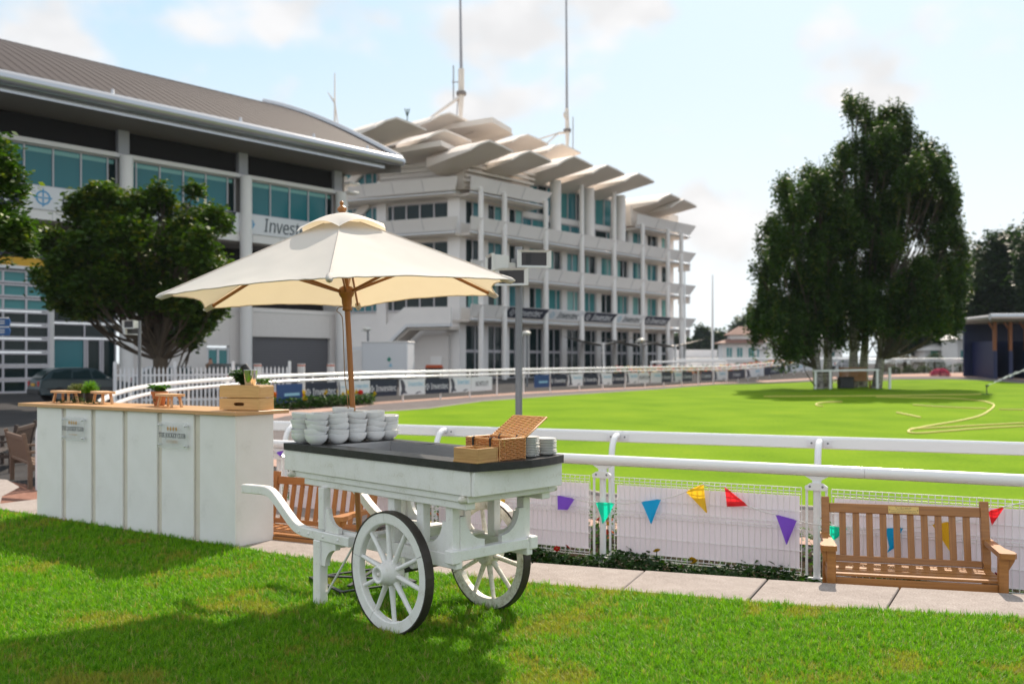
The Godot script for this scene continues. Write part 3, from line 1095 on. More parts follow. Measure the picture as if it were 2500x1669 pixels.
	# pulley cord: loop under the hub, then slack down the pole
	var q := [n * 2.12 + Vector3(0.02, 0, 0.03), n * 2.11 + Vector3(-0.05, 0.02, 0.03), n * 2.1 + Vector3(-0.075, 0, 0.03), n * 2.08 + Vector3(-0.045, -0.01, 0.035), n * 2.0 + Vector3(-0.035, 0, 0.03), n * 1.6 + Vector3(-0.042, 0, 0.025), n * 1.4 + Vector3(-0.03, 0, 0.025), n * 1.1 + Vector3(-0.038, 0, 0.02)]
	part(u, "cord", tubem(curve(q, 40), 0.0038, 6), M.rope)
	# low steel base frame
	var base := Geo.new()
	for s in [-1.0, 1.0]:
		base.box(Vector3(0.62, 0.012, 0.03), T(0, 0.05, s * 0.28))
		base.box(Vector3(0.03, 0.012, 0.53), T(s * 0.295, 0.05, 0))
		base.box(Vector3(0.56, 0.012, 0.03), Transform3D(Basis(Vector3.UP, s * 0.78), Vector3(0, 0.064, 0)))
		for s2 in [-1.0, 1.0]: base.box(Vector3(0.03, 0.05, 0.03), T(s * 0.295, 0.022, s2 * 0.28))
	part(u, "base_frame", base.mesh(), M.black_metal, T(0, 0, 0, 0.6))

func bowl_mesh() -> ArrayMesh:
	return lathem([Vector2(0, 0.006), Vector2(0.04, 0.004), Vector2(0.042, 0.0), Vector2(0.044, 0.006), Vector2(0.058, 0.014), Vector2(0.072, 0.03), Vector2(0.08, 0.05), Vector2(0.083, 0.07), Vector2(0.0825, 0.0715), Vector2(0.0805, 0.07), Vector2(0.077, 0.05), Vector2(0.069, 0.032), Vector2(0.055, 0.018), Vector2(0.03, 0.011), Vector2(0.0, 0.01)], 36)

func build_tableware() -> void:
	var bm := bowl_mesh()
	rng.seed = 77
	var stacks := [[1.0, -0.315, 5], [1.185, -0.31, 5], [0.985, -0.145, 5], [1.0, 0.025, 5], [1.0, 0.195, 5], [1.03, 0.345, 4], [1.19, -0.135, 5], [1.19, 0.045, 6], [1.2, 0.23, 5]]
	for q in stacks:
		var h := 1.121
		var off := Vector2.ZERO
		for k in q[2]:
			var tilt := 0.0 if k == 0 else rng.randf_range(0.03, 0.16)
			var dir := rng.randf() * TAU
			var p := cart_point(q[0] + off.x, h, q[1] + off.y)
			var bas := Basis(Vector3(cos(dir), 0, sin(dir)), tilt)
			var where := "bottom bowl standing on the black cart top" if k == 0 else ("topmost bowl of its stack" if k == q[2] - 1 else "bowl nested in the middle of its stack")
			single("bowl", bm, M.porcelain, "white porcelain cereal bowl, " + where, "bowl", Transform3D(bas, p), "stacked white bowls on the cart")
			h += rng.randf_range(0.033, 0.04)
			off = Vector2(rng.randf_range(-0.006, 0.006), rng.randf_range(-0.006, 0.006))
	var pm := lathem([Vector2(0, 0.003), Vector2(0.042, 0.002), Vector2(0.044, 0.0), Vector2(0.047, 0.003), Vector2(0.066, 0.009), Vector2(0.07, 0.0115), Vector2(0.0695, 0.0135), Vector2(0.067, 0.013), Vector2(0.046, 0.007), Vector2(0.0, 0.006)], 36)
	for q in [[-0.675, 0.125, 12, "beside the wicker hamper"], [-0.66, 0.3, 10, "at the far corner of the cart top"]]:
		var h := 1.121
		for k in q[2]:
			var p := cart_point(q[0] + rng.randf_range(-0.0025, 0.0025), h, q[1] + rng.randf_range(-0.0025, 0.0025))
			var which := "topmost " if k == q[2] - 1 else ""
			single("plate", pm, M.plate_white, "%ssmall white plate in the stack %s" % [which, q[3]], "plate", Transform3D(Basis(Vector3(1, 0, 0), rng.randf_range(-0.012, 0.012)), p), "plates stacked " + q[3])
			h += 0.0102
	# open pine box
	var bx := thing("wooden_box", "small open wooden box on the cart corner beside the hamper", "box", cart_point(-0.655, 1.121, -0.3), deg_to_rad(135.0 + 3.0))
	var W: Material = M.box_wood
	part(bx, "side_board", boxm(0.19, 0.083, 0.012, 0.0015), W, T(0, 0.0425, -0.084))
	part(bx, "side_board", boxm(0.19, 0.083, 0.012, 0.0015), W, T(0, 0.0425, 0.084))
	part(bx, "end_board", boxm(0.155, 0.083, 0.012, 0.0015), W, T(-0.0885, 0.0425, 0, PI / 2))
	part(bx, "end_board", boxm(0.155, 0.083, 0.012, 0.0015), W, T(0.0885, 0.0425, 0, PI / 2))
	part(bx, "base_board", boxm(0.196, 0.01, 0.186, 0.0015), W, T(0, 0.0045, 0))
	build_hamper()

# over-and-under weave of rods on a panel that spans x (len) and y (hgt), facing +z
func weave(g: Geo, length: float, hgt: float, xf: Transform3D, rows: int, stakes: int, rad: float) -> void:
	for r in rows:
		var pts := []
		var y := hgt * (r + 0.5) / rows
		var n := stakes * 2
		for i in n + 1:
			var x := length * (float(i) / n - 0.5)
			var z := sin(PI * (float(i) * 0.5 + 0.5) + (PI if r % 2 else 0.0)) * rad * 0.95
			pts.append(xf * Vector3(x, y + rad * 0.25 * sin(i * 1.7 + r), z))
		g.tube(pts, rad, 5, false)
	for k in stakes + 1:
		var x := length * (float(k) / stakes - 0.5)
		g.tube([xf * Vector3(x, 0, 0), xf * Vector3(x, hgt, 0)], rad * 0.9, 5, false)

func build_hamper() -> void:
	var L := 0.29
	var W := 0.215
	var Hh := 0.122
	var h := thing("wicker_hamper", "open wicker picnic hamper with dark leather straps on the cart top", "hamper", cart_point(-0.598, 1.121, -0.083), deg_to_rad(135.0))
	# near side z = -W/2, far side z = +W/2 (hinge)
	var faces := [[L, Transform3D(Basis.IDENTITY, Vector3(0, 0.004, W / 2)), 9], [L, Transform3D(Basis(Vector3.UP, PI), Vector3(0, 0.004, -W / 2)), 9], [W, Transform3D(Basis(Vector3.UP, PI / 2), Vector3(L / 2, 0.004, 0)), 7], [W, Transform3D(Basis(Vector3.UP, -PI / 2), Vector3(-L / 2, 0.004, 0)), 7]]
	for f in faces:
		var g := Geo.new()
		weave(g, f[0], Hh, f[1], 11, f[2], 0.0052)
		part(h, "woven_side", g.mesh(), M.wicker)
	part(h, "base_panel", boxm(L, 0.006, W), M.wicker, T(0, 0.004, 0))
	var rimpts := []
	for k in 41:
		var a := TAU * k / 40.0
		var e := Vector2(cos(a), sin(a))
		var m := maxf(absf(e.x), absf(e.y))
		rimpts.append(Vector3(e.x / m * L / 2, Hh + 0.004, e.y / m * W / 2))
	part(h, "rim", tubem(rimpts, 0.0065, 6, false), M.wicker_pale)
	for s in [-1, 1]:
		for s2 in [-1, 1]:
			part(h, "corner_rod", tubem([Vector3(s * L / 2, 0, s2 * W / 2), Vector3(s * L / 2, Hh, s2 * W / 2)], 0.0055, 6), M.wicker_pale)
	# lid leaning back past the hinge
	var lid := Node3D.new()
	lid.name = "lid"
	h.add_child(lid)
	lid.transform = Transform3D(Basis(Vector3.RIGHT, deg_to_rad(-31.0)), Vector3(0, Hh + 0.008, W / 2 + 0.008))
	var g2 := Geo.new()
	weave(g2, L, W, Transform3D(Basis(Vector3.RIGHT, PI / 2), Vector3(0, 0, 0)), 19, 6, 0.005)
	part(lid, "lid_weave", g2.mesh(), M.wicker_pale)
	part(lid, "lid_rim", tubem([Vector3(-L / 2, 0, 0), Vector3(-L / 2, 0, W), Vector3(L / 2, 0, W), Vector3(L / 2, 0, 0), Vector3(-L / 2, 0, 0)], 0.0065, 6), M.wicker_pale)
	for x in [-0.075, 0.075]:
		# front strap curls over the rim, buckle and hinge loop
		var pts := [Vector3(x, Hh - 0.01, -W / 2 + 0.012), Vector3(x, Hh + 0.014, -W / 2 - 0.002), Vector3(x, Hh + 0.008, -W / 2 - 0.012), Vector3(x, Hh - 0.04, -W / 2 - 0.011), Vector3(x, Hh - 0.062, -W / 2 - 0.01)]
		var g := Geo.new()
		for i in pts.size() - 1:
			g.box(Vector3(pts[i].distance_to(pts[i + 1]) + 0.002, 0.0025, 0.014), along(pts[i], pts[i + 1]))
		part(h, "strap", g.mesh(), M.leather)
		part(h, "toggle", tubem([Vector3(x - 0.018, Hh - 0.052, -W / 2 - 0.014), Vector3(x + 0.004, Hh - 0.058, -W / 2 - 0.014)], 0.006, 7), M.leather)
		part(h, "stud", lathem([Vector2(0.0, 0.004), Vector2(0.004, 0.003), Vector2(0.005, 0.0)], 8), M.brass, Transform3D(Basis(Vector3.RIGHT, -PI / 2), Vector3(x + 0.004, Hh - 0.057, -W / 2 - 0.02)))
		part(h, "hinge_loop", tubem([Vector3(x, Hh - 0.012, W / 2 - 0.008), Vector3(x, Hh + 0.012, W / 2), Vector3(x, Hh + 0.016, W / 2 + 0.012), Vector3(x, Hh - 0.01, W / 2 + 0.01)], 0.006, 6), M.leather)

const BAR_C := Vector3(-2.544, 0, -8.65)
func bar_point(l: float, y: float, d: float) -> Vector3:
	return BAR_C + Vector3(-0.832, 0, -0.555) * l + Vector3(0.555, 0, -0.832) * d + Vector3.UP * y

func build_bar() -> void:
	var b := thing("bar_counter", "white panelled serving bar with an oak top", "bar", BAR_C, atan2(0.555, -0.832))
	var L := 3.3
	var D := 0.46
	var Hb := 1.205
	# front boards between recessed battens
	var gaps := [[0.502, 0.593], [1.08, 1.157], [1.638, 1.721], [2.191, 2.272], [2.734, 2.819]]
	var x0 := 0.0
	for q in gaps + [[L, L]]:
		part(b, "front_panel", boxm(q[0] - x0, Hb, 0.02, 0.002), M.board_paint, T((x0 + q[0]) / 2, Hb / 2 + 0.008, 0.01))
		if q[1] > q[0]: part(b, "recessed_batten", boxm(q[1] - q[0] + 0.03, Hb - 0.01, 0.012, 0.001), M.cream_board, T((q[0] + q[1]) / 2, Hb / 2 + 0.008, 0.0275))
		x0 = q[1]
	part(b, "end_panel", boxm(0.02, Hb, D - 0.02, 0.002), M.board_paint, T(0.01, Hb / 2 + 0.008, 0.02 + (D - 0.02) / 2))
	part(b, "end_panel", boxm(0.02, Hb, D - 0.02, 0.002), M.board_paint, T(L - 0.01, Hb / 2 + 0.008, 0.02 + (D - 0.02) / 2))
	part(b, "inner_shelf", boxm(L - 0.05, 0.02, D - 0.08, 0.002), M.board_paint, T(L / 2, 0.6, D / 2 + 0.03))
	# two oak boards butt jointed
	part(b, "top_board", boxm(1.62, 0.036, 0.66, 0.004), M.oak_top, T(0.77, Hb + 0.028, 0.295))
	part(b, "top_board", boxm(2.05, 0.036, 0.66, 0.004), M.oak_top, T(2.6075, Hb + 0.0275, 0.295))
	for q in [[2.331, 2.757, "", 0.1], [0.635, 1.099, "CATERING", 0.0]]:
		var s := Node3D.new()
		s.name = "sign"
		b.add_child(s, true)
		var w: float = q[1] - q[0]
		var hh := 0.25
		s.transform = Transform3D(Basis(Vector3.UP, PI), Vector3((q[0] + q[1]) / 2, 1.0, -0.035))
		part(s, "pane", boxm(w, hh, 0.006, 0.001), M.acrylic)
		for sx in [-1, 1]:
			for sy in [-1, 1]:
				part(s, "standoff", lathem([Vector2(0, -0.03), Vector2(0.01, -0.03), Vector2(0.01, 0.012), Vector2(0.008, 0.015), Vector2(0, 0.015)], 12), M.chrome, Transform3D(Basis(Vector3.RIGHT, PI / 2), Vector3(sx * (w / 2 - 0.03), sy * (hh / 2 - 0.03), 0)))
		for k in 4:
			part(s, "diamond", prismm([Vector2(-0.016, 0), Vector2(0, -0.024), Vector2(0.016, 0), Vector2(0, 0.024)], 0.002), M.gold_print, Transform3D(Basis.IDENTITY, Vector3((k - 1.5) * 0.042, 0.065, 0.0045)))
		text(s, "lettering", "THE JOCKEY CLUB", 0.034, M.ink_grey, Transform3D(Basis.IDENTITY.scaled(Vector3(0.98, 1.25, 1)), Vector3(0, 0.0, 0.0045)), "Droid Serif", 0.0, 0.002)
		if q[2]: text(s, "lettering", q[2], 0.026, M.pale_print, T(0, -0.06, 0.0045), "Droid Serif", 0.0, 0.002)
		else:
			# faded third line
			for k in 3: part(s, "faded_print", boxm(0.03 + 0.012 * k, 0.01, 0.0015), M.pale_print, T(-0.05 + 0.052 * k, -0.06, 0.004))

# leafy plant: stems with paired leaves as one mesh
func leafy(sd: int, stems: int, spread: float, hgt: float, leaf: float, c0: Color, c1: Color, droop := 0.3, per := 10) -> ArrayMesh:
	rng.seed = sd
	var g := Geo.new()
	g.tint = Color(0.1, 0.09, 0.03)
	for s in stems:
		var a := rng.randf() * TAU
		var out := Vector3(cos(a), 0, sin(a)) * spread * sqrt(rng.randf())
		var hh := hgt * rng.randf_range(0.6, 1.0)
		var pts := []
		for i in 5:
			var t := i / 4.0
			pts.append(out * (0.15 + 0.85 * pow(t, 1.3)) + Vector3.UP * (hh * (t - droop * t * t)))
		g.tint = Color(0.07, 0.09, 0.03)
		g.tube(pts, leaf * 0.05, 4, false)
		for k in per:
			var t := rng.randf_range(0.2, 1.0)
			var i := mini(int(t * 4), 3)
			var p: Vector3 = pts[i].lerp(pts[i + 1], t * 4 - i)
			g.tint = c0.lerp(c1, rng.randf())
			leaf_face(g, p, leaf * rng.randf_range(0.6, 1.2))
	return g.mesh()

func leaf_face(g: Geo, p: Vector3, size: float) -> void:
	var a := rng.randf() * TAU
	var d := Vector3(cos(a), rng.randf_range(-0.6, 0.7), sin(a)).normalized()
	var s := d.cross(Vector3(rng.randf_range(-0.6, 0.6), 1, rng.randf_range(-0.6, 0.6))).normalized()
	var n := s.cross(d) * size * 0.12
	var m := p + d * size * 0.45
	var w := s * size * 0.3
	g.tri(p, m + w + n, m)
	g.tri(p, m, m - w + n)
	g.tri(m, m + w + n, p + d * size)
	g.tri(m, p + d * size, m - w + n)

func herb(sd: int, n: int, r: float, hgt: float, c0: Color, c1: Color) -> ArrayMesh:
	rng.seed = sd
	var g := Geo.new()
	g.tint = c0
	for i in n:
		var a := rng.randf() * TAU
		var e := rng.randf_range(0.1, 1.35)
		var d := Vector3(cos(a) * cos(e), sin(e), sin(a) * cos(e))
		var q := Vector3(cos(a), 0, sin(a)) * r * 0.3 * rng.randf()
		var t := q + Vector3(d.x * r, d.y * hgt, d.z * r) * rng.randf_range(0.65, 1.0)
		g.tint = c0.lerp(c1, rng.randf())
		var s := d.cross(Vector3.UP).normalized() * 0.0016
		g.quad(q - s, q + s, t + s * 0.4, t - s * 0.4)
		for k in 4:
			leaf_face(g, q.lerp(t, rng.randf_range(0.45, 1.0)), 0.016)
	return g.mesh()

func stool(label: String, pos: Vector3, turn: float, length: float) -> void:
	var s := thing("display_stool", label, "stool", pos, turn, "wooden display stools on the bar")
	var o := []
	var r := 0.055
	for k in 9: o.append(Vector2(length / 2 - r + r * cos(-PI / 2 + PI * k / 8.0), r * 1.6 * sin(-PI / 2 + PI * k / 8.0)))
	for k in 9: o.append(Vector2(-length / 2 + r + r * cos(PI / 2 + PI * k / 8.0), r * 1.6 * sin(PI / 2 + PI * k / 8.0)))
	var g := Geo.new()
	g.prism(PackedVector2Array(o), 0.024, Transform3D(Basis(Vector3.RIGHT, -PI / 2), Vector3(0, 0.122, 0)))
	part(s, "seat", g.mesh(), M.stool_wood)
	for sx in [-1, 1]:
		for sz in [-1, 1]:
			plank(s, "leg", Vector3(sx * (length / 2 - 0.045), 0.0, sz * 0.052), Vector3(sx * (length / 2 - 0.08), 0.112, sz * 0.04), 0.024, 0.026, M.stool_wood)

func build_bar_items() -> void:
	var top := 1.2515
	var yaw := atan2(0.555, -0.832)
	stool("rustic wooden display stool at the far end of the bar", bar_point(3.24, top, 0.3), yaw - 0.15, 0.5)
	stool("rustic wooden display stool next to the pot of feathery green herb", bar_point(2.68, top, 0.4), yaw - 0.35, 0.5)
	stool("rustic wooden display stool beside the terracotta pot", bar_point(1.36, top, 0.3), yaw - 0.25, 0.44)
	var M_leaf: Material = M.leaf
	# potted herbs behind the stools
	var p := thing("herb_pot", "grey green thyme growing in a dark pot on the bar", "plant", bar_point(3.3, top, 0.49))
	part(p, "pot", lathem([Vector2(0, 0), Vector2(0.05, 0), Vector2(0.066, 0.11), Vector2(0.062, 0.11), Vector2(0.05, 0.09), Vector2(0, 0.09)], 20), M.black_metal)
	part(p, "foliage", herb(7, 420, 0.13, 0.13, Color(0.09, 0.11, 0.035), Color(0.2, 0.22, 0.09)), M_leaf, T(0, 0.1, 0))
	p = thing("herb_pot", "bright feathery green herb growing in a dark pot on the bar", "plant", bar_point(3.08, top, 0.5))
	part(p, "pot", lathem([Vector2(0, 0), Vector2(0.045, 0), Vector2(0.06, 0.11), Vector2(0.056, 0.11), Vector2(0.045, 0.09), Vector2(0, 0.09)], 20), M.black_metal)
	part(p, "foliage", herb(9, 460, 0.1, 0.17, Color(0.08, 0.22, 0.012), Color(0.22, 0.42, 0.03)), M_leaf, T(0, 0.1, 0))
	var garland := Geo.new()
	rng.seed = 31
	garland.tint = Color(0.04, 0.07, 0.02)
	for k in 150:
		var l := rng.randf_range(2.6, 3.3)
		garland.tint = Color(0.018, 0.05, 0.012).lerp(Color(0.05, 0.11, 0.025), rng.randf())
		leaf_face(garland, bar_point(l, top + rng.randf() * 0.06 * sin((l - 2.5) * 3.4), 0.2 + rng.randf() * 0.16), rng.randf_range(0.02, 0.045))
	single("ivy_garland", garland.mesh(), M_leaf, "dark green leafy garland lying under the stools on the bar", "garland")
	p = thing("terracotta_pot", "terracotta flower pot with a leafy green plant on the bar", "plant", bar_point(1.7, top, 0.42))
	part(p, "pot", lathem([Vector2(0, 0), Vector2(0.052, 0), Vector2(0.075, 0.12), Vector2(0.085, 0.12), Vector2(0.088, 0.15), Vector2(0.08, 0.152), Vector2(0.074, 0.13), Vector2(0, 0.13)], 24), M.terracotta)
	part(p, "foliage", leafy(15, 26, 0.11, 0.13, 0.055, Color(0.03, 0.11, 0.02), Color(0.1, 0.24, 0.04), 0.35, 11), M_leaf, T(0, 0.13, 0))
	var trail := leafy(17, 7, 0.1, 0.02, 0.04, Color(0.03, 0.1, 0.02), Color(0.08, 0.2, 0.04), 5.0, 9)
	part(p, "trailing_foliage", trail, M_leaf, T(0, 0.12, 0))
	# pine crate
	var c := thing("pine_crate", "pale pine crate turned upside down on the bar corner", "crate", bar_point(0.205, top, 0.31), yaw + deg_to_rad(14.0))
	var cl := 0.44
	var cw := 0.25
	for s in [-1, 1]:
		for k in 2:
			var y := 0.06 if k == 0 else 0.175
			part(c, "end_board", boxm(cw - 0.03, 0.108, 0.012, 0.002), M.pine, T(s * (cl / 2 - 0.006), y, 0, PI / 2))
			if k == 1 or s > 0:
				part(c, "side_board", boxm(cl, 0.108, 0.014, 0.002), M.pine, T(0, y, s * (cw / 2 - 0.007)))
			else:
				# board with a slotted hand hole
				var g := Geo.new()
				g.box(Vector3(cl / 2 - 0.06, 0.108, 0.014), T(-(cl / 4 + 0.03), 0, 0), 0.001)
				g.box(Vector3(cl / 2 - 0.06, 0.108, 0.014), T(cl / 4 + 0.03, 0, 0), 0.001)
				g.box(Vector3(0.12, 0.038, 0.014), T(0, 0.035, 0), 0.0)
				g.box(Vector3(0.12, 0.038, 0.014), T(0, -0.035, 0), 0.0)
				for e in [-1, 1]:
					for f in [-1, 1]:
						g.prism(PackedVector2Array([Vector2(e * 0.06, f * 0.016), Vector2(e * 0.06, f * 0.002), Vector2(e * 0.052, f * 0.01), Vector2(e * 0.044, f * 0.016)]), 0.0136)
				part(c, "side_board", g.mesh(), M.pine, T(0, y, s * (cw / 2 - 0.007)))
	for k in 4:
		part(c, "floor_board", boxm(cl - 0.004, 0.008, cw / 4 - 0.008, 0.001), M.pine, T(0, 0.2335, (k - 1.5) * cw / 4))
	var on := top + 0.238
	p = thing("steel_bucket", "shiny metal pail standing on the pine crate", "bucket", bar_point(0.13, on, 0.29))
	part(p, "body", lathem([Vector2(0, 0), Vector2(0.05, 0), Vector2(0.066, 0.14), Vector2(0.069, 0.142), Vector2(0.069, 0.147), Vector2(0.064, 0.147), Vector2(0.049, 0.004), Vector2(0, 0.004)], 28), M.chrome)
	p = thing("black_cup", "black cup tipped over inside the metal pail", "cup", bar_point(0.13, on + 0.075, 0.29))
	p.rotation = Vector3(0.1, 0, 0.5)
	part(p, "body", lathem([Vector2(0, 0), Vector2(0.033, 0), Vector2(0.042, 0.01), Vector2(0.034, 0.13), Vector2(0.03, 0.135), Vector2(0, 0.136)], 20), M.black_metal)
	p = thing("ivy_plant", "bushy dark green ivy trailing over the pine crate", "plant", bar_point(0.32, on, 0.36))
	part(p, "foliage", leafy(19, 46, 0.13, 0.22, 0.05, Color(0.018, 0.06, 0.014), Color(0.055, 0.14, 0.03), 0.35, 15), M_leaf)
	part(p, "trailing_foliage", leafy(23, 10, 0.2, 0.2, 0.045, Color(0.03, 0.09, 0.02), Color(0.09, 0.2, 0.04), 0.9, 14), M_leaf, T(0.12, 0, -0.1))

func bench(label: String, pos: Vector3, turn: float, wood: Material, plaque := false, length := 1.22) -> void:
	var b := thing("garden_bench", label, "bench", pos, turn, "wooden benches round the ring")
	var hl := length / 2
	var dark: Material = wood
	for s in [-1.0, 1.0]:
		var low := Vector3(s * hl, 0.0, 0.0)
		var seat := Vector3(s * hl, 0.46, 0.0)
		var head := Vector3(s * hl, 0.95, -0.1)
		var g := Geo.new()
		g.box(Vector3(0.055, 0.47, 0.07), T(low.x, 0.235, 0), 0.004)
		part(b, "rear_post", g.mesh(), wood)
		part(b, "back_post", boxm(0.062, seat.distance_to(head), 0.058, 0.004), dark, Transform3D(Basis(Vector3.RIGHT, -atan2(0.1, 0.49)), (seat + head) / 2))
		part(b, "front_leg", boxm(0.066, 0.62, 0.066, 0.004), wood, T(s * hl, 0.31, 0.5))
		# arm: flat board flaring to a clipped nose
		var o := [Vector2(-0.032, -0.06), Vector2(0.032, -0.06), Vector2(0.036, 0.36), Vector2(0.07, 0.47), Vector2(0.07, 0.55), Vector2(0.05, 0.575), Vector2(-0.04, 0.575), Vector2(-0.05, 0.56), Vector2(-0.045, 0.36)]
		var og := Geo.new()
		var outline := PackedVector2Array()
		for q in o: outline.append(Vector2(q.x * s, q.y))
		og.prism(outline, 0.04, Transform3D(Basis(Vector3.RIGHT, Vector3.BACK, Vector3.DOWN), Vector3(s * (hl + 0.012), 0.64, 0)))
		part(b, "arm", og.mesh(), wood)
		part(b, "arm_bracket", prismm([Vector2(0, 0), Vector2(0.05, 0), Vector2(0.04, -0.03), Vector2(0, -0.1)], 0.03), wood, Transform3D(Basis(Vector3.UP, 0.0 if s > 0 else PI), Vector3(s * (hl + 0.033), 0.62, 0.5)))
		part(b, "side_rail", boxm(0.03, 0.07, 0.44, 0.003), dark, T(s * hl, 0.37, 0.25))
	var back := Transform3D(Basis(Vector3.RIGHT, -atan2(0.1, 0.49)), Vector3(0, 0.46, 0.0))
	part(b, "top_rail", boxm(length - 0.062, 0.078, 0.036, 0.004), dark, back * Transform3D(Basis.IDENTITY, Vector3(0, 0.41, 0)))
	part(b, "lower_rail", boxm(length - 0.062, 0.05, 0.036, 0.004), dark, back * Transform3D(Basis.IDENTITY, Vector3(0, 0.0, 0)))
	var n := 10 if length < 1.4 else 15
	for k in n:
		var x := (k + 1.0) / (n + 1.0) * (length - 0.06) - (length - 0.06) / 2
		part(b, "back_slat", boxm(0.345, 0.052, 0.016, 0.002), wood, back * Transform3D(Basis(Vector3.UP, Vector3.LEFT, Vector3.BACK), Vector3(x, 0.198, 0)))
	for k in 5:
		part(b, "seat_slat", boxm(length + 0.02, 0.02, 0.072, 0.003), wood, T(0, 0.43 - 0.004 * absf(k - 2.0) * 0.5, 0.07 + k * 0.096))
	part(b, "seat_front", boxm(length - 0.066, 0.1, 0.03, 0.003), dark, T(0, 0.36, 0.5))
	if plaque:
		var pl := part(b, "plaque", boxm(0.235, 0.058, 0.003, 0.001), M.brass, back * Transform3D(Basis.IDENTITY, Vector3(0, 0.408, 0.0205)))
		# the engraving is too worn to read: rows of short cut strokes
		rng.seed = 12
		for r in 4:
			var y := 0.019 - r * 0.0125
			var wide: float = [0.12, 0.1, 0.19, 0.2][r]
			var g := Geo.new()
			var x := -wide / 2
			while x < wide / 2:
				var l := rng.randf_range(0.0015, 0.004)
				g.box(Vector3(l, 0.006 if r == 0 else 0.0045, 0.0006), T(x + l / 2, y, 0.0018))
				x += l + (0.006 if rng.randf() < 0.18 else 0.0016)
			part(pl, "engraving", g.mesh(), M.ink_grey)
		for sx in [-1, 1]:
			part(pl, "screw", lathem([Vector2(0, 0.002), Vector2(0.004, 0.001), Vector2(0.0045, 0)], 8), M.black_metal, Transform3D(Basis(Vector3.RIGHT, PI / 2), Vector3(sx * 0.106, 0, 0.0015)))

func build_benches() -> void:
	bench("brown slatted garden bench with a brass plaque, sun falling through its back", Vector3(3.2, -0.37, -7.67), deg_to_rad(-14.0), M.teak, true)
	bench("orange brown slatted garden bench between the bar and the hand cart", Vector3(-1.93, -0.37, -9.42), deg_to_rad(-26.0), M.teak_bright)
	bench("weathered grey brown garden bench seen from behind beside the bar", Vector3(-8.35, -0.4, -16.0), deg_to_rad(-26.0 + 180.0 - 26.0), M.teak_grey, false, 1.5)
	bench("nearly black old garden bench at the brick circle", Vector3(-9.5, -0.4, -18.2), deg_to_rad(-75.0), M.bench_black, false, 1.5)

const FENCE_O := Vector3(0.905, -0.37, -9.37)
const FENCE_D := Vector3(0.8958, 0, 0.4444)
const FENCE_N := Vector3(-0.4444, 0, 0.8958)
const BAY := 2.049

# where the ray of a pixel meets the fence plane moved by off towards the lawn
func on_fence(u: float, v: float, off: float) -> Vector3:
	var d := Vector3((u - CX) / F, -(v - HORIZON) / F, -1)
	var o := Vector3(0, EYE, 0)
	var q := FENCE_O + FENCE_N * off
	return o + d * ((q - o).dot(FENCE_N) / d.dot(FENCE_N))

func mesh_panel(w: float) -> ArrayMesh:
	var g := Geo.new()
	# heights above the path and how far each wire stands out
	var hs := [[0.945, 0.0], [0.915, 0.026], [0.885, 0.0], [0.73, 0.0], [0.625, 0.0], [0.595, 0.026], [0.565, 0.0], [0.37, 0.0], [0.215, 0.0], [0.185, 0.026], [0.155, 0.0]]
	for q in hs:
		g.tube([Vector3(-w / 2, q[0], q[1]), Vector3(w / 2, q[0], q[1])], 0.0042, 5, false)
	var n := int(w / 0.052)
	for k in n + 1:
		var x := -w / 2 + w * k / n
		var pts := []
		for q in hs: pts.append(Vector3(x, q[0], q[1] + 0.004))
		g.tube(pts, 0.0034, 4, false)
	return g.mesh()

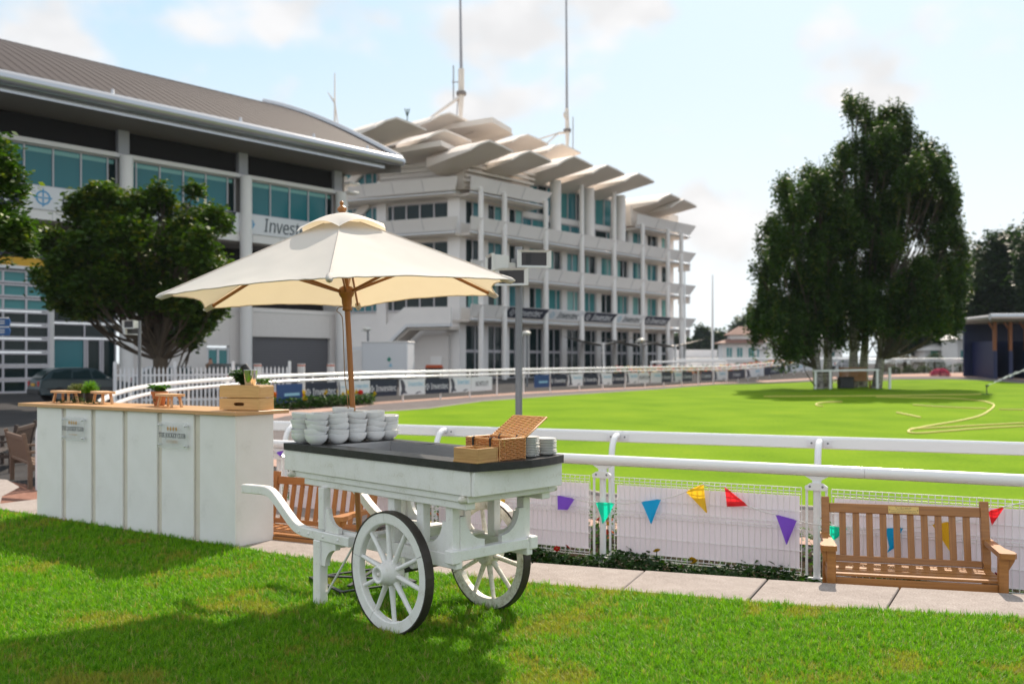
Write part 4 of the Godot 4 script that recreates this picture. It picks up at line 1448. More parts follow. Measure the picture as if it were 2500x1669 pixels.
func build_fence() -> void:
	var yaw := atan2(-0.4444, 0.8958)
	var f := thing("ring_fence", "white tubular rail fence with sheeted wire mesh panels", "fence", FENCE_O, yaw)
	var x0 := -BAY * 3.6
	var x1 := BAY * 2.8
	for k in 4:
		var a := lerpf(x0, x1, k / 4.0)
		var b := lerpf(x0, x1, (k + 1) / 4.0) - 0.002
		part(f, "top_rail", tubem([Vector3(a, 1.105, 0), Vector3(b, 1.105, 0)], 0.052, 20), M.white_rail)
	var w := BAY - 0.26
	var pm := mesh_panel(w)
	for k in range(-4, 3):
		var x := k * BAY
		if x > x0:
			var p := part(f, "post", tubem([Vector3(0, -0.05, 0), Vector3(0, 0.99, 0)], 0.032, 14), M.white_rail, T(x, 0, 0))
			var cr := Geo.new()
			cr.prism(PackedVector2Array([Vector2(-0.03, 0.98), Vector2(0.03, 0.98), Vector2(0.04, 1.02), Vector2(0.1, 1.055), Vector2(-0.1, 1.055), Vector2(-0.04, 1.02)]), 0.05)
			part(p, "cradle", cr.mesh(), M.white_rail)
			for y in [0.965, 0.115]:
				var o := []
				for q in [[-0.098, -0.02], [-0.09, -0.034], [0.09, -0.034], [0.098, -0.02], [0.098, 0.0], [0.06, 0.026], [0.03, 0.034], [-0.03, 0.034], [-0.06, 0.026], [-0.098, 0.0]]: o.append(Vector2(q[0], q[1] * (1 if y > 0.5 else -1)))
				part(p, "clamp_plate", prismm(o, 0.036), M.white_rail, T(0, y, 0.03))
				for s in [-1, 1]:
					part(p, "bolt", lathem([Vector2(0, 0.005), Vector2(0.008, 0.004), Vector2(0.011, 0)], 8), M.galvanised, Transform3D(Basis(Vector3.RIGHT, PI / 2), Vector3(s * 0.055, y, 0.048)))
			for s in [-1, 1]:
				part(p, "side_bar", boxm(0.022, 0.86, 0.012, 0.002), M.white_rail, T(s * 0.085, 0.54, 0.02))
		var mp := part(f, "mesh_panel", pm, M.wire_white, T(x + BAY / 2, 0, 0.015))
		mp.set_meta("kind", "stuff")
		var rows := []
		rng.seed = 500 + k
		for i in 7:
			var row := []
			for j in 25:
				var xx := -w / 2 + 0.02 + (w - 0.04) * j / 24.0
				row.append(Vector3(xx, 0.215 + 0.655 * i / 6.0, -0.006 + 0.006 * sin(j * 0.9 + k) * sin(i * 0.8) + rng.randf_range(-0.001, 0.001)))
			rows.append(row)
		var g := Geo.new()
		g.grid(rows, false, false, true)
		part(f, "infill_sheet", g.mesh(), M.sheet_plastic, T(x + BAY / 2, 0, 0.008))

func build_running_rail() -> void:
	var o := Vector3(1.345, 0, -11.85)
	var yaw := atan2(-0.385, 0.923)
	var r := thing("running_rail", "white aluminium running rail with swan neck posts behind the mesh fence", "rail", o, yaw)
	var sec := [[-0.045, 0.72], [-0.045, 0.83], [-0.03, 0.85], [0.03, 0.85], [0.045, 0.83], [0.045, 0.72], [0.035, 0.71], [-0.035, 0.71]]
	var x0 := -9.6
	for k in 6:
		var a := x0 + k * 4.83
		var b := a + 4.826
		var g := Geo.new()
		for i in 8:
			var p: Array = sec[i]
			var q: Array = sec[(i + 1) % 8]
			g.quad(Vector3(a, p[1], p[0]), Vector3(b, p[1], p[0]), Vector3(b, q[1], q[0]), Vector3(a, q[1], q[0]))
		part(r, "rail_bar", g.mesh(), M.white_rail)
	for k in range(-4, 7):
		var x := k * 2.415
		var p := part(r, "post", tubem(curve([Vector3(0, -0.4, 0.32), Vector3(0, 0.2, 0.32), Vector3(0, 0.5, 0.32), Vector3(0, 0.68, 0.28), Vector3(0, 0.78, 0.17), Vector3(0, 0.79, 0.06)], 20), 0.038, 14), M.white_rail, T(x, 0, 0))
		part(p, "joint_plate", boxm(0.29, 0.082, 0.008, 0.002), M.white_plastic, T(0, 0.775, 0.05))
		for s in [-1, 1]:
			part(p, "bolt", lathem([Vector2(0, 0.006), Vector2(0.01, 0.005), Vector2(0.013, 0)], 8), M.galvanised, Transform3D(Basis(Vector3.RIGHT, PI / 2), Vector3(s * 0.09, 0.775, 0.054)))

func build_bunting() -> void:
	var b := thing("bunting", "string of coloured plastic pennants tied along the white fence", "bunting", FENCE_O)
	var P := [["violet", [672, 1104], [694, 1099], [684, 1112]], ["green", [1030, 1226], [1046, 1236], [1036, 1254]], ["blue", [1122, 1241], [1142, 1250], [1134, 1266]], ["yellow", [1203, 1222], [1234, 1217], [1224, 1262]],
		["violet", [1361, 1208], [1404, 1216.6], [1386, 1244], [1362, 1243]], ["green", [1454, 1224.7], [1501, 1227], [1484, 1262], [1472, 1277.5], [1462, 1274], [1468, 1262]], ["blue", [1565.4, 1224], [1614.6, 1217], [1590.4, 1278]],
		["yellow", [1673.7, 1199.5], [1718, 1180.6], [1726, 1251.3]], ["red", [1769, 1186], [1829, 1234.4], [1776.5, 1237]], ["violet", [1893.4, 1254.3], [1946.7, 1268.8], [1921.4, 1328.8]],
		["green", [2014, 1281], [2072, 1288.5], [2045, 1312], [2026, 1326]], ["blue", [2161.7, 1288.5], [2206.5, 1287], [2183, 1338], [2166, 1350], [2172, 1335]], ["yellow", [2275.6, 1279], [2321, 1272.5], [2322, 1348]], ["red", [2413, 1246.7], [2455, 1235.3], [2423, 1283]]]
	var line := [on_fence(640, 1102, 0.075) - FENCE_O]
	var off := 0.075
	for q in P:
		var pts := []
		for k in range(1, q.size()): pts.append(on_fence(q[k][0], q[k][1], off) - FENCE_O)
		line.append(pts[0])
		line.append(pts[1])
		# curl the sheet a little: split into a grid of thin strips towards the tip
		var g := Geo.new()
		var n := pts.size()
		var tip: Vector3 = pts[n - 1] if n > 3 else pts[2]
		var rows := []
		var N := 8
		for i in N + 1:
			var t := float(i) / N
			var l := edge_at([pts[0]] + (pts.slice(3) if n > 3 else []) + [], tip, t, pts, true)
			var r := edge_at([], tip, t, pts, false)
			var row := []
			for j in 7:
				var s := j / 6.0
				var c: Vector3 = l.lerp(r, s)
				row.append(c + FENCE_N * (0.012 * sin(s * PI) * (1.0 - t) + 0.02 * t * t * sin(s * 2.0 + t * 2.0)))
			rows.append(row)
		g.grid(rows)
		part(b, "pennant", g.mesh(), M["flag_" + q[0]]).set_meta("label", q[0] + " pennant")
	line.append(on_fence(2560, 1205, 0.075) - FENCE_O)
	var full := []
	for i in line.size() - 1:
		var a: Vector3 = line[i]
		var c: Vector3 = line[i + 1]
		for k in 6:
			var t := k / 6.0
			full.append(a.lerp(c, t) - Vector3.UP * 0.012 * 4.0 * t * (1.0 - t))
	full.append(line[-1])
	part(b, "string", tubem(full, 0.005, 5, false), M.string)

# left or right edge of a pennant at fraction t; folded ones follow their extra corners
func edge_at(_unused: Array, tip: Vector3, t: float, pts: Array, left: bool) -> Vector3:
	var chain := []
	if left:
		chain = [pts[0]]
		if pts.size() > 4: chain.append(pts[5] if pts.size() > 5 else pts[4])
		elif pts.size() == 4: chain.append(pts[3])
		chain.append(pts[pts.size() - 1] if pts.size() == 3 else pts[3] if pts.size() > 3 else tip)
		if pts.size() == 3: chain = [pts[0], pts[2]]
	else:
		chain = [pts[1], pts[2]]
		if pts.size() > 3: chain.append(pts[3])
	var k := t * (chain.size() - 1)
	var i := mini(int(k), chain.size() - 2)
	return chain[i].lerp(chain[i + 1], k - i)

func flower_mesh(sd: int, c: Color, petals: int, r: float) -> ArrayMesh:
	rng.seed = sd
	var g := Geo.new()
	g.tint = c
	for ring in 2:
		for k in petals:
			var a := TAU * (k + ring * 0.5) / petals + rng.randf_range(-0.15, 0.15)
			var d := Vector3(cos(a), 0.25 + ring * 0.5, sin(a)).normalized() * r * (1.0 - ring * 0.3)
			var s := Vector3(-sin(a), 0, cos(a)) * r * 0.36
			g.tint = c.lerp(c * 0.6, rng.randf() * 0.6)
			g.tri(Vector3.ZERO, d * 0.6 + s, d)
			g.tri(Vector3.ZERO, d, d * 0.6 - s)
	g.tint = Color(0.5, 0.3, 0.02)
	g.lathe([Vector2(0, 0.012), Vector2(0.006, 0.01), Vector2(0.008, 0.003)], 6)
	return g.mesh()

func build_beds() -> void:
	# soil under the fence, low dark foliage in front, taller flowers behind
	var soil := []
	for q in [[-7.2, 0.42], [5.6, 0.42], [5.6, -1.75], [-7.2, -1.75]]:
		soil.append(FENCE_O + FENCE_D * q[0] + FENCE_N * q[1] + Vector3.UP * 0.03)
	structure("flower_bed", sheet(soil), M.soil)
	rng.seed = 61
	var g := Geo.new()
	g.tint = Color(0.02, 0.05, 0.012)
	for k in 11000:
		var x := rng.randf_range(-7.0, 5.4)
		var n := rng.randf_range(-0.2, 0.42)
		var hh := 0.2 * (0.7 + 0.3 * sin(x * 5.0)) * rng.randf()
		g.tint = Color(0.012, 0.035, 0.01).lerp(Color(0.04, 0.1, 0.02), rng.randf())
		leaf_face(g, FENCE_O + FENCE_D * x + FENCE_N * n + Vector3.UP * (0.04 + hh), rng.randf_range(0.045, 0.1))
	var low := single("bed_foliage", g.mesh(), M.leaf, "low dark green bedding plants at the foot of the mesh fence", "bedding plants")
	low.set_meta("kind", "stuff")
	g = Geo.new()
	g.tint = Color(0.02, 0.05, 0.012)
	for k in 5200:
		var x := rng.randf_range(-7.0, 5.4)
		var n := rng.randf_range(-1.5, -0.35)
		g.tint = Color(0.03, 0.08, 0.012).lerp(Color(0.08, 0.17, 0.025), rng.randf())
		leaf_face(g, FENCE_O + FENCE_D * x + FENCE_N * n + Vector3.UP * (0.04 + 0.42 * rng.randf()), rng.randf_range(0.04, 0.09))
	var tall := single("border_foliage", g.mesh(), M.leaf, "leafy flower border between the mesh fence and the running rail", "border plants")
	tall.set_meta("kind", "stuff")
	# single blooms that show
	var kinds := [["red", Color(0.55, 0.012, 0.012)], ["orange", Color(0.75, 0.16, 0.01)], ["yellow", Color(0.75, 0.45, 0.01)], ["white", Color(0.7, 0.68, 0.6)]]
	var meshes := []
	for k in kinds.size(): meshes.append(flower_mesh(70 + k, kinds[k][1], 8, 0.042))
	var spots := [[1476, 1268, 0], [1492, 1272, 1], [1484, 1280, 2], [1494, 1300, 1], [1490, 1312, 1], [1462, 1268, 0], [1480, 1300, 0], [1036, 1248, 0], [1046, 1256, 1], [1034, 1262, 2], [1046, 1272, 2], [1070, 1258, 1], [1072, 1266, 3], [1040, 1284, 2], [1058, 1292, 2], [2028, 1330, 2], [2028, 1342, 2]]
	for q in spots:
		var p := on_fence(q[0], q[1], -0.55)
		bloom(p, kinds[q[2]][0], meshes[q[2]], "standing behind the mesh fence", "flowers in the border behind the fence")
	for q in [[1360, 1340, 0], [1385, 1336, 0], [1691, 1366, 2], [1696, 1374, 2], [1604, 1345, 2]]:
		var p := on_fence(q[0], q[1], 0.09)
		bloom(p, kinds[q[2]][0], meshes[q[2]], "poking through the foot of the mesh fence", "flowers at the foot of the fence")
	var mg := flower_mesh(79, Color(0.45, 0.01, 0.09), 9, 0.05)
	bloom(on_fence(2440, 1407, 0.12), "crimson", mg, "beside the bench with the plaque", "flowers at the foot of the fence")

func bloom(p: Vector3, colour: String, m: Mesh, where: String, group: String) -> void:
	var t := thing("flower", "%s flower %s" % [colour, where], "flower", p, rng.randf() * TAU, group)
	part(t, "petals", m, M.leaf, Transform3D(Basis(Vector3.RIGHT, 0.7), Vector3.ZERO))
	var drop := p.y + 0.33
	if drop > 0.03:
		var s := Geo.new()
		s.tint = Color(0.03, 0.09, 0.02)
		s.tube([Vector3(0, -drop, 0), Vector3(0.01, -drop * 0.5, 0), Vector3.ZERO], 0.004, 5)
		part(t, "stem", s.mesh(), M.leaf)

# horn speaker: flared front frame with recessed dark grille; faces local +z
func speaker_box(parent: Node3D, xf: Transform3D) -> void:
	var s := Node3D.new()
	s.name = "loudspeaker"
	s.transform = xf
	parent.add_child(s, true)
	var g := Geo.new()
	var o := [[0.24, 0.122, 0.0], [0.24, 0.122, -0.04], [0.22, 0.108, -0.05], [0.17, 0.1, -0.26], [0.15, 0.085, -0.27]]
	var ring := func(q: Array) -> Array:
		return [Vector3(-q[0], -q[1], q[2]), Vector3(-q[0], q[1], q[2]), Vector3(q[0], q[1], q[2]), Vector3(q[0], -q[1], q[2])]
	for i in o.size() - 1:
		var a: Array = ring.call(o[i])
		var b: Array = ring.call(o[i + 1])
		for k in 4:
			var j := (k + 1) % 4
			g.quad(a[k], b[k], b[j], a[j])
	var bk: Array = ring.call(o[4])
	g.quad(bk[3], bk[2], bk[1], bk[0])
	var a: Array = ring.call(o[0])
	var b: Array = ring.call([0.178, 0.092, -0.03])
	for k in 4:
		var j := (k + 1) % 4
		g.quad(a[k], a[j], b[j], b[k])
	part(s, "case", g.mesh(), M.speaker_case)
	part(s, "grille", boxm(0.356, 0.184, 0.004), M.speaker_mesh, T(0, 0, -0.031))
	part(s, "driver", boxm(0.075, 0.14, 0.004, 0.001), M.black_metal, T(-0.08, 0, -0.026))

func build_speaker_poles() -> void:
	var Z := 13.4
	var foot := at_z(1266.5, 1045, Z)
	foot.y = -0.37
	var p := thing("speaker_pole", "grey galvanised pole carrying three loudspeakers in front of the grandstand", "pole", foot)
	part(p, "pole", tubem([Vector3(0, -0.1, 0), Vector3(0, 3.72, 0)], 0.05, 18), M.galvanised)
	var rel := func(u: float, v: float) -> Vector3: return at_z(u, v, Z) - foot
	speaker_box(p, Transform3D(Basis(Vector3.UP, 0.12), rel.call(1304, 635) + Vector3(0, 0, 0.2)))
	speaker_box(p, Transform3D(Basis(Vector3.UP, -0.22), rel.call(1248, 679) + Vector3(0, 0, 0.25)))
	speaker_box(p, Transform3D(Basis(Vector3.UP, -1.35), rel.call(1192, 643) + Vector3(0, 0, 0.02)))
	plank(p, "bracket", rel.call(1222, 646) + Vector3(0, 0, 0.1), rel.call(1262, 646), 0.05, 0.02, M.speaker_case)
	plank(p, "bracket", rel.call(1248, 637), rel.call(1275, 636), 0.06, 0.06, M.galvanised)
	plank(p, "bracket", rel.call(1266, 660), rel.call(1258, 672) + Vector3(0, 0, 0.02), 0.04, 0.05, M.galvanised)
	var Z2 := 27.0
	var f2 := at_z(340, 945, Z2)
	f2.y = ground_y(f2.x, f2.z)
	p = thing("speaker_pole", "grey pole with a single pale loudspeaker in front of the bushy tree", "pole", f2)
	part(p, "pole", tubem([Vector3(0, -0.1, 0), Vector3(0, at_z(340, 783, Z2).y - f2.y, 0)], 0.045, 12), M.galvanised)
	speaker_box(p, Transform3D(Basis(Vector3.UP, -0.5), at_z(316, 792, Z2) - f2 + Vector3(0, 0, 0.15)))
	speaker_box(p, Transform3D(Basis(Vector3.UP, 0.9), at_z(318, 806, Z2) - f2 + Vector3(0, 0, -0.2)))

func more_materials() -> void:
	mat("roof_metal", C(0.075, 0.062, 0.064), 0.7).metallic_specular = 0.25
	M.roof_metal.albedo_texture = grain(128, [[3, 3, 0.6, Vector2(1, 6)]], [Color(0.75, 0.75, 0.75), Color(1, 1, 1)], 91)
	M.roof_metal.uv1_triplanar = true
	M.roof_metal.uv1_scale = Vector3(0.15, 0.15, 0.15)
	mat("gutter_tube", C(0.5, 0.51, 0.54), 0.22, 0.7)
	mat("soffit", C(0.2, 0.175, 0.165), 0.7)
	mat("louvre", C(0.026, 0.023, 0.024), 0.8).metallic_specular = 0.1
	mat("pilaster", C(0.34, 0.34, 0.37), 0.6)
	grained("render_white", grain(128, [[4, 4, 0.7]], [Color(0.7, 0.67, 0.65), Color(0.79, 0.76, 0.74)], 93), Vector3(0.2, 0.2, 0.2), 0.7)
	grained("stand_beige", grain(128, [[4, 4, 0.7]], [Color(0.68, 0.61, 0.55), Color(0.77, 0.7, 0.64)], 95), Vector3(0.15, 0.15, 0.15), 0.7)
	grained("stand_white", grain(128, [[4, 4, 0.7]], [Color(0.77, 0.735, 0.715), Color(0.84, 0.8, 0.78)], 97), Vector3(0.15, 0.15, 0.15), 0.65)
	grained("block_wall", grain(128, [[9, 3, 0.5]], [Color(0.66, 0.61, 0.58), Color(0.74, 0.69, 0.66)], 98), Vector3(0.3, 0.3, 0.3), 0.8)
	mat("glass_teal", C(0.03, 0.17, 0.2), 0.06)
	mat("glass_mid", C(0.06, 0.24, 0.25), 0.06)
	mat("glass_pale", C(0.18, 0.4, 0.38), 0.07)
	mat("glass_dark", C(0.006, 0.02, 0.022), 0.05)
	for k in ["glass_teal", "glass_mid", "glass_dark", "glass_pale"]: M[k].metallic_specular = 0.35
	mat("mullion", C(0.55, 0.52, 0.55), 0.5)
	mat("shutter_grey", C(0.13, 0.125, 0.135), 0.5)
	mat("navy", C(0.008, 0.012, 0.035), 0.5)
	mat("sign_white", C(0.68, 0.68, 0.7), 0.5)
	mat("sign_blue", C(0.02, 0.28, 0.55), 0.5)
	mat("sign_ink", C(0.02, 0.035, 0.05), 0.5)
	mat("sign_pale_blue", C(0.25, 0.48, 0.62), 0.5)
	mat("sign_yellow", C(0.55, 0.3, 0.01), 0.5)
	mat("board_blue", C(0.01, 0.05, 0.17), 0.5)
	mat("horse_grey", C(0.06, 0.06, 0.08), 0.6)
	mat("orange", C(0.55, 0.09, 0.02), 0.5)
	mat("roof_brown", C(0.2, 0.1, 0.075), 0.8)
	mat("slate", C(0.1, 0.1, 0.12), 0.7)
	mat("shelter_wood", C(0.22, 0.075, 0.025), 0.6)
	mat("shelter_blue", C(0.006, 0.014, 0.07), 0.5)
	mat("sail", C(0.6, 0.55, 0.5), 0.8)
	mat("hose", C(0.6, 0.5, 0.12), 0.6)
	mat("dark_green", C(0.01, 0.04, 0.025), 0.6)
	mat("emblem_green", C(0.01, 0.22, 0.14), 0.5)
	mat("sign_blue_deep", C(0.005, 0.09, 0.3), 0.4)
	var wd := mat("water_drop", Color(0.97, 0.98, 1.0, 0.55), 0.05)
	wd.transparency = BaseMaterial3D.TRANSPARENCY_ALPHA

# compass-like ring mark: ring with four points and a cross
func ring_mark(parent: Node3D, r: float, m: Material, xf: Transform3D) -> void:
	var g := Geo.new()
	for q in 4:
		var rows := []
		for i in 9:
			var a := PI / 2 * (q + 0.08 + 0.84 * i / 8.0)
			rows.append([Vector3(cos(a) * r * 0.66, sin(a) * r * 0.66, 0), Vector3(cos(a) * r * 0.84, sin(a) * r * 0.84, 0)])
		for i in 8: g.quad(rows[i][0], rows[i + 1][0], rows[i + 1][1], rows[i][1])
		var d := Vector3(cos(PI / 2 * q), sin(PI / 2 * q), 0)
		var s := Vector3(-d.y, d.x, 0) * r * 0.07
		g.quad(d * 0.06 * r - s, d * 0.06 * r + s, d * r * 0.9 + s, d * r * 0.9 - s)
		g.tri(d * r * 0.88 - s * 1.8, d * r * 0.88 + s * 1.8, d * r * 1.08)
	part(parent, "ring_mark", g.mesh(), m, xf)

func glass_run(b: Node3D, x0: float, x1: float, y0: float, y1: float, z: float, cuts: Array, glass: Array, frame := 0.07) -> void:
	var xs := [x0] + cuts + [x1]
	for i in xs.size() - 1:
		var w := part(b, "window", boxm(xs[i + 1] - xs[i] - frame, y1 - y0 - frame, 0.04), glass[i % glass.size()], T((xs[i] + xs[i + 1]) / 2, (y0 + y1) / 2, z))
		part(w, "mullion", boxm(frame, y1 - y0, 0.12), M.mullion, T((xs[i + 1] - xs[i]) / 2, 0, 0.05))
		part(w, "sill", boxm(xs[i + 1] - xs[i] - frame, frame, 0.1), M.mullion, T(0, -(y1 - y0) / 2 + frame * 0.45, 0.05))
		part(w, "head", boxm(xs[i + 1] - xs[i] - frame, frame, 0.1), M.mullion, T(0, (y1 - y0) / 2 - frame * 0.45, 0.05))

func build_left_building() -> void:
	var B0 := Vector3(-25.1, 0.15, -48.2)
	var b := thing("hospitality_building", "long white building with dark louvres, teal window band and a curved grey roof", "building", B0, atan2(0.746, 0.665))
	# ground floor
	part(b, "wall", boxm(5.1, 4.8, 0.4), M.block_wall, T(7.9, 2.4, -0.2))
	part(b, "wall", boxm(1.15, 4.8, 0.4), M.block_wall, T(12.56, 2.4, -0.2))
	part(b, "wall", boxm(1.5, 2.2, 0.4), M.block_wall, T(11.22, 3.7, -0.2))
	part(b, "wall", boxm(6.36, 1.6, 0.4), M.block_wall, T(16.31, 4.0, -0.2))
	part(b, "wall", boxm(1.3, 4.8, 0.4), M.block_wall, T(20.15, 2.4, -0.2))
	part(b, "block_course", boxm(15.4, 0.05, 0.04), M.render_white, T(13.0, 4.77, 0.02))
	var sh := part(b, "roller_shutter", boxm(6.36, 3.2, 0.05), M.shutter_grey, T(16.31, 1.6, -0.25))
	for k in 20: part(sh, "slat", boxm(6.3, 0.1, 0.03, 0.01), M.shutter_grey, T(0, -1.52 + k * 0.16, 0.04))
	var dr := part(b, "door", boxm(0.6, 2.3, 0.05), M.glass_mid, T(10.9, 1.2, -0.2))
	part(dr, "frame", boxm(0.1, 2.5, 0.12), M.sign_white, T(-0.34, 0, 0.05))
	var d2 := part(b, "door", boxm(0.6, 2.3, 0.05), M.glass_mid, T(11.58, 1.2, -0.2))
	part(d2, "frame", boxm(0.12, 2.5, 0.12), M.sign_white, T(-0.34, 0, 0.05))
	part(d2, "frame", boxm(0.1, 2.5, 0.12), M.sign_white, T(0.34, 0, 0.05))
	part(d2, "head", boxm(1.5, 0.12, 0.12), M.sign_white, T(-0.34, 1.22, 0.05))
	# glazed entrance
	glass_run(b, 1.45, 4.9, 3.7, 8.3, -0.1, [3.2], [M.glass_dark, M.glass_dark])
	glass_run(b, 1.45, 4.9, 2.9, 3.65, -0.1, [3.2], [M.glass_dark, M.glass_dark])
	glass_run(b, 1.45, 4.9, 0.05, 2.85, -0.1, [3.2, 3.35, 4.05, 4.2], [M.glass_teal, M.mullion, M.glass_dark, M.mullion, M.glass_dark])
	part(b, "pier", boxm(0.4, 8.5, 0.6), M.render_white, T(1.25, 4.25, 0.1))
	# projecting glass bay
	for r in 9:
		glass_run(b, -7.0, 1.05, 0.05 + r * 0.69, 0.69 + r * 0.69, 0.6, [-5.85, -4.7, -3.55, -2.3, -1.15, -0.05], [M.glass_dark, M.glass_dark, M.glass_dark, M.glass_dark] if r < 6 else [M.glass_pale, M.glass_mid, M.glass_mid, M.glass_mid], 0.09)
	part(b, "fascia", boxm(8.2, 0.16, 0.3), M.sign_white, T(-2.95, 6.36, 0.7))
	part(b, "yellow_fascia", boxm(8.2, 0.42, 0.12), M.sign_yellow, T(-2.95, 6.66, 0.68))
	part(b, "navy_fascia", boxm(8.2, 1.3, 0.12), M.navy, T(-2.95, 7.55, 0.68))
	# recess over the ground floor, then the upper storey
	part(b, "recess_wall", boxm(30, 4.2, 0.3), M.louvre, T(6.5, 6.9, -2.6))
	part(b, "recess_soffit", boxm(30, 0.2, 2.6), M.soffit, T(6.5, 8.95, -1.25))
	part(b, "ledge", boxm(15.5, 0.2, 2.4), M.block_wall, T(12.8, 4.9, -1.3))
	part(b, "cornice", boxm(29, 0.5, 0.5), M.render_white, T(6.2, 9.22, 0.05))
	for k in 14: part(b, "cornice_joint", boxm(0.02, 0.5, 0.01), M.pilaster, T(-6.6 + k * 2.0, 9.22, 0.302))
	# sign band: navy and white panels with slanted ends
	var ends := [-12.0, -6.0, -0.1, 6.0, 12.05, 18.6]
	for k in 5:
		var navy := k % 2 == 1
		if k == 4: navy = false
		if k == 0 or k == 2: navy = false
		var x: float = ends[k]
		var w: float = ends[k + 1] - x
		var sg := part(b, "sign_panel", prismm([Vector2(-w / 2 - 0.14, -0.6), Vector2(w / 2 - 0.14, -0.6), Vector2(w / 2 + 0.14, 0.6), Vector2(-w / 2 + 0.14, 0.6)], 0.1), M.navy if navy else M.sign_white, T(x + w / 2, 10.08, 0.32))
		text(sg, "lettering", "Investec", 0.8, M.sign_white if navy else M.sign_ink, Transform3D(Basis.IDENTITY.scaled(Vector3(0.86, 1, 1)), Vector3(0.6, 0, 0.06)), "Droid Sans", 0.12, 0.02)
		ring_mark(sg, 0.44, M.sign_white if navy else M.sign_blue, T(-w / 2 + 1.0, 0.0, 0.065))
	# teal ribbon windows between columns
	for k in 4:
		var c0: float = -9.5 + k * 7.37
		var cuts := []
		for j in range(1, 6): cuts.append(c0 + 0.3 + [0.55, 1.95, 3.4, 4.85, 6.3][j - 1])
		glass_run(b, c0 + 0.25, c0 + 7.1, 10.72, 12.85, -0.12, cuts, [M.glass_teal, M.glass_teal, M.glass_teal, M.glass_teal, M.glass_teal, M.glass_dark])
		part(b, "blind_strip", boxm(6.6, 0.22, 0.02), M.glass_pale, T(c0 + 3.65, 12.6, -0.09))
		part(b, "louvre_panel", boxm(6.9, 1.25, 0.1), M.louvre, T(c0 + 3.7, 13.7, -0.1))
		for j in 10: part(b, "louvre_blade", boxm(6.9, 0.035, 0.06), M.louvre, T(c0 + 3.7, 13.15 + j * 0.125, -0.02))
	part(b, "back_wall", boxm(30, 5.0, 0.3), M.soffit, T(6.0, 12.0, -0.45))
	part(b, "window_beam", boxm(29.4, 0.24, 0.35), M.render_white, T(5.6, 12.98, 0.05))
	for s in [-9.5, -2.13, 5.24, 12.75, 19.97]:
		part(b, "column", tubem([Vector3(s, 0, 0.55), Vector3(s, 12.9, 0.55)], 0.36, 18), M.render_white)
		part(b, "pilaster", boxm(0.62, 1.3, 0.35), M.pilaster, T(s, 13.72, 0.1))
	# end wall and white brackets at the far end
	part(b, "end_wall", boxm(0.3, 14.2, 9.0), M.render_white, T(20.9, 7.1, -4.6))
	for y in [13.0, 13.6]: part(b, "bracket_plate", boxm(0.9, 0.18, 0.7, 0.05), M.render_white, T(20.9, y, 0.5))
	# eave, gutter tube and roof
	var g := Geo.new()
	g.quad(Vector3(-14, 14.35, -0.2), Vector3(21.6, 14.35, -0.2), Vector3(22.2, 14.62, 2.5), Vector3(-14, 14.62, 2.5))
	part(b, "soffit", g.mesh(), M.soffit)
	part(b, "fascia", boxm(36.0, 0.34, 0.12), M.gutter_tube, T(4.0, 14.72, 2.55))
	part(b, "gutter", tubem([Vector3(-14, 15.12, 3.0), Vector3(22.9, 15.12, 3.0), Vector3(23.3, 15.12, 2.95), Vector3(23.4, 15.12, 2.9)], [0.34, 0.34, 0.26, 0.1], 18), M.gutter_tube)
	var rows := []
	var nt := 14
	for i in nt + 1:
		var t := float(i) / nt
		var row := []
		for j in 61:
			var s_end := 23.2 - 4.9 * t
			var s := lerpf(-14.0, s_end, j / 60.0)
			row.append(Vector3(s, 15.3 + 4.5 * lerpf(t, sin(t * PI / 2), 0.45), 2.9 - 9.0 * t))
		rows.append(row)
	g = Geo.new()
	g.grid(rows, false, false, true)
	part(b, "roof", g.mesh(), M.roof_metal)
	var ribs := Geo.new()
	for j in range(0, 61):
		var pts := []
		for i in nt + 1: pts.append(rows[i][j] + Vector3(0, 0.02, 0))
		ribs.tube(pts, 0.009, 4, false)
	part(b, "roof_seams", ribs.mesh(), M.roof_metal).set_meta("kind", "stuff")
	var edge := []
	for i in nt + 1: edge.append(rows[i][60] + Vector3(0.08, 0.05, 0))
	part(b, "barge", tubem(edge, 0.22, 8), M.gutter_tube)
	var endg := Geo.new()
	for i in nt: endg.quad(rows[i][60], rows[i + 1][60], Vector3(rows[i + 1][60].x, 14.4, rows[i + 1][60].z), Vector3(rows[i][60].x, 14.4, rows[i][60].z))
	part(b, "gable", endg.mesh(), M.soffit)
	for s in [3.6, 11.2, 16.4, 20.7]:
		var lamp := part(b, "roof_light", lathem([Vector2(0, 0), Vector2(0.22, 0), Vector2(0.1, 0.14), Vector2(0.08, 0.35), Vector2(0.0, 0.4)], 10), M.gutter_tube, T(s, 15.5, 2.4))
		part(lamp, "wing", boxm(0.9, 0.07, 0.12), M.gutter_tube, T(0, 0.08, 0))

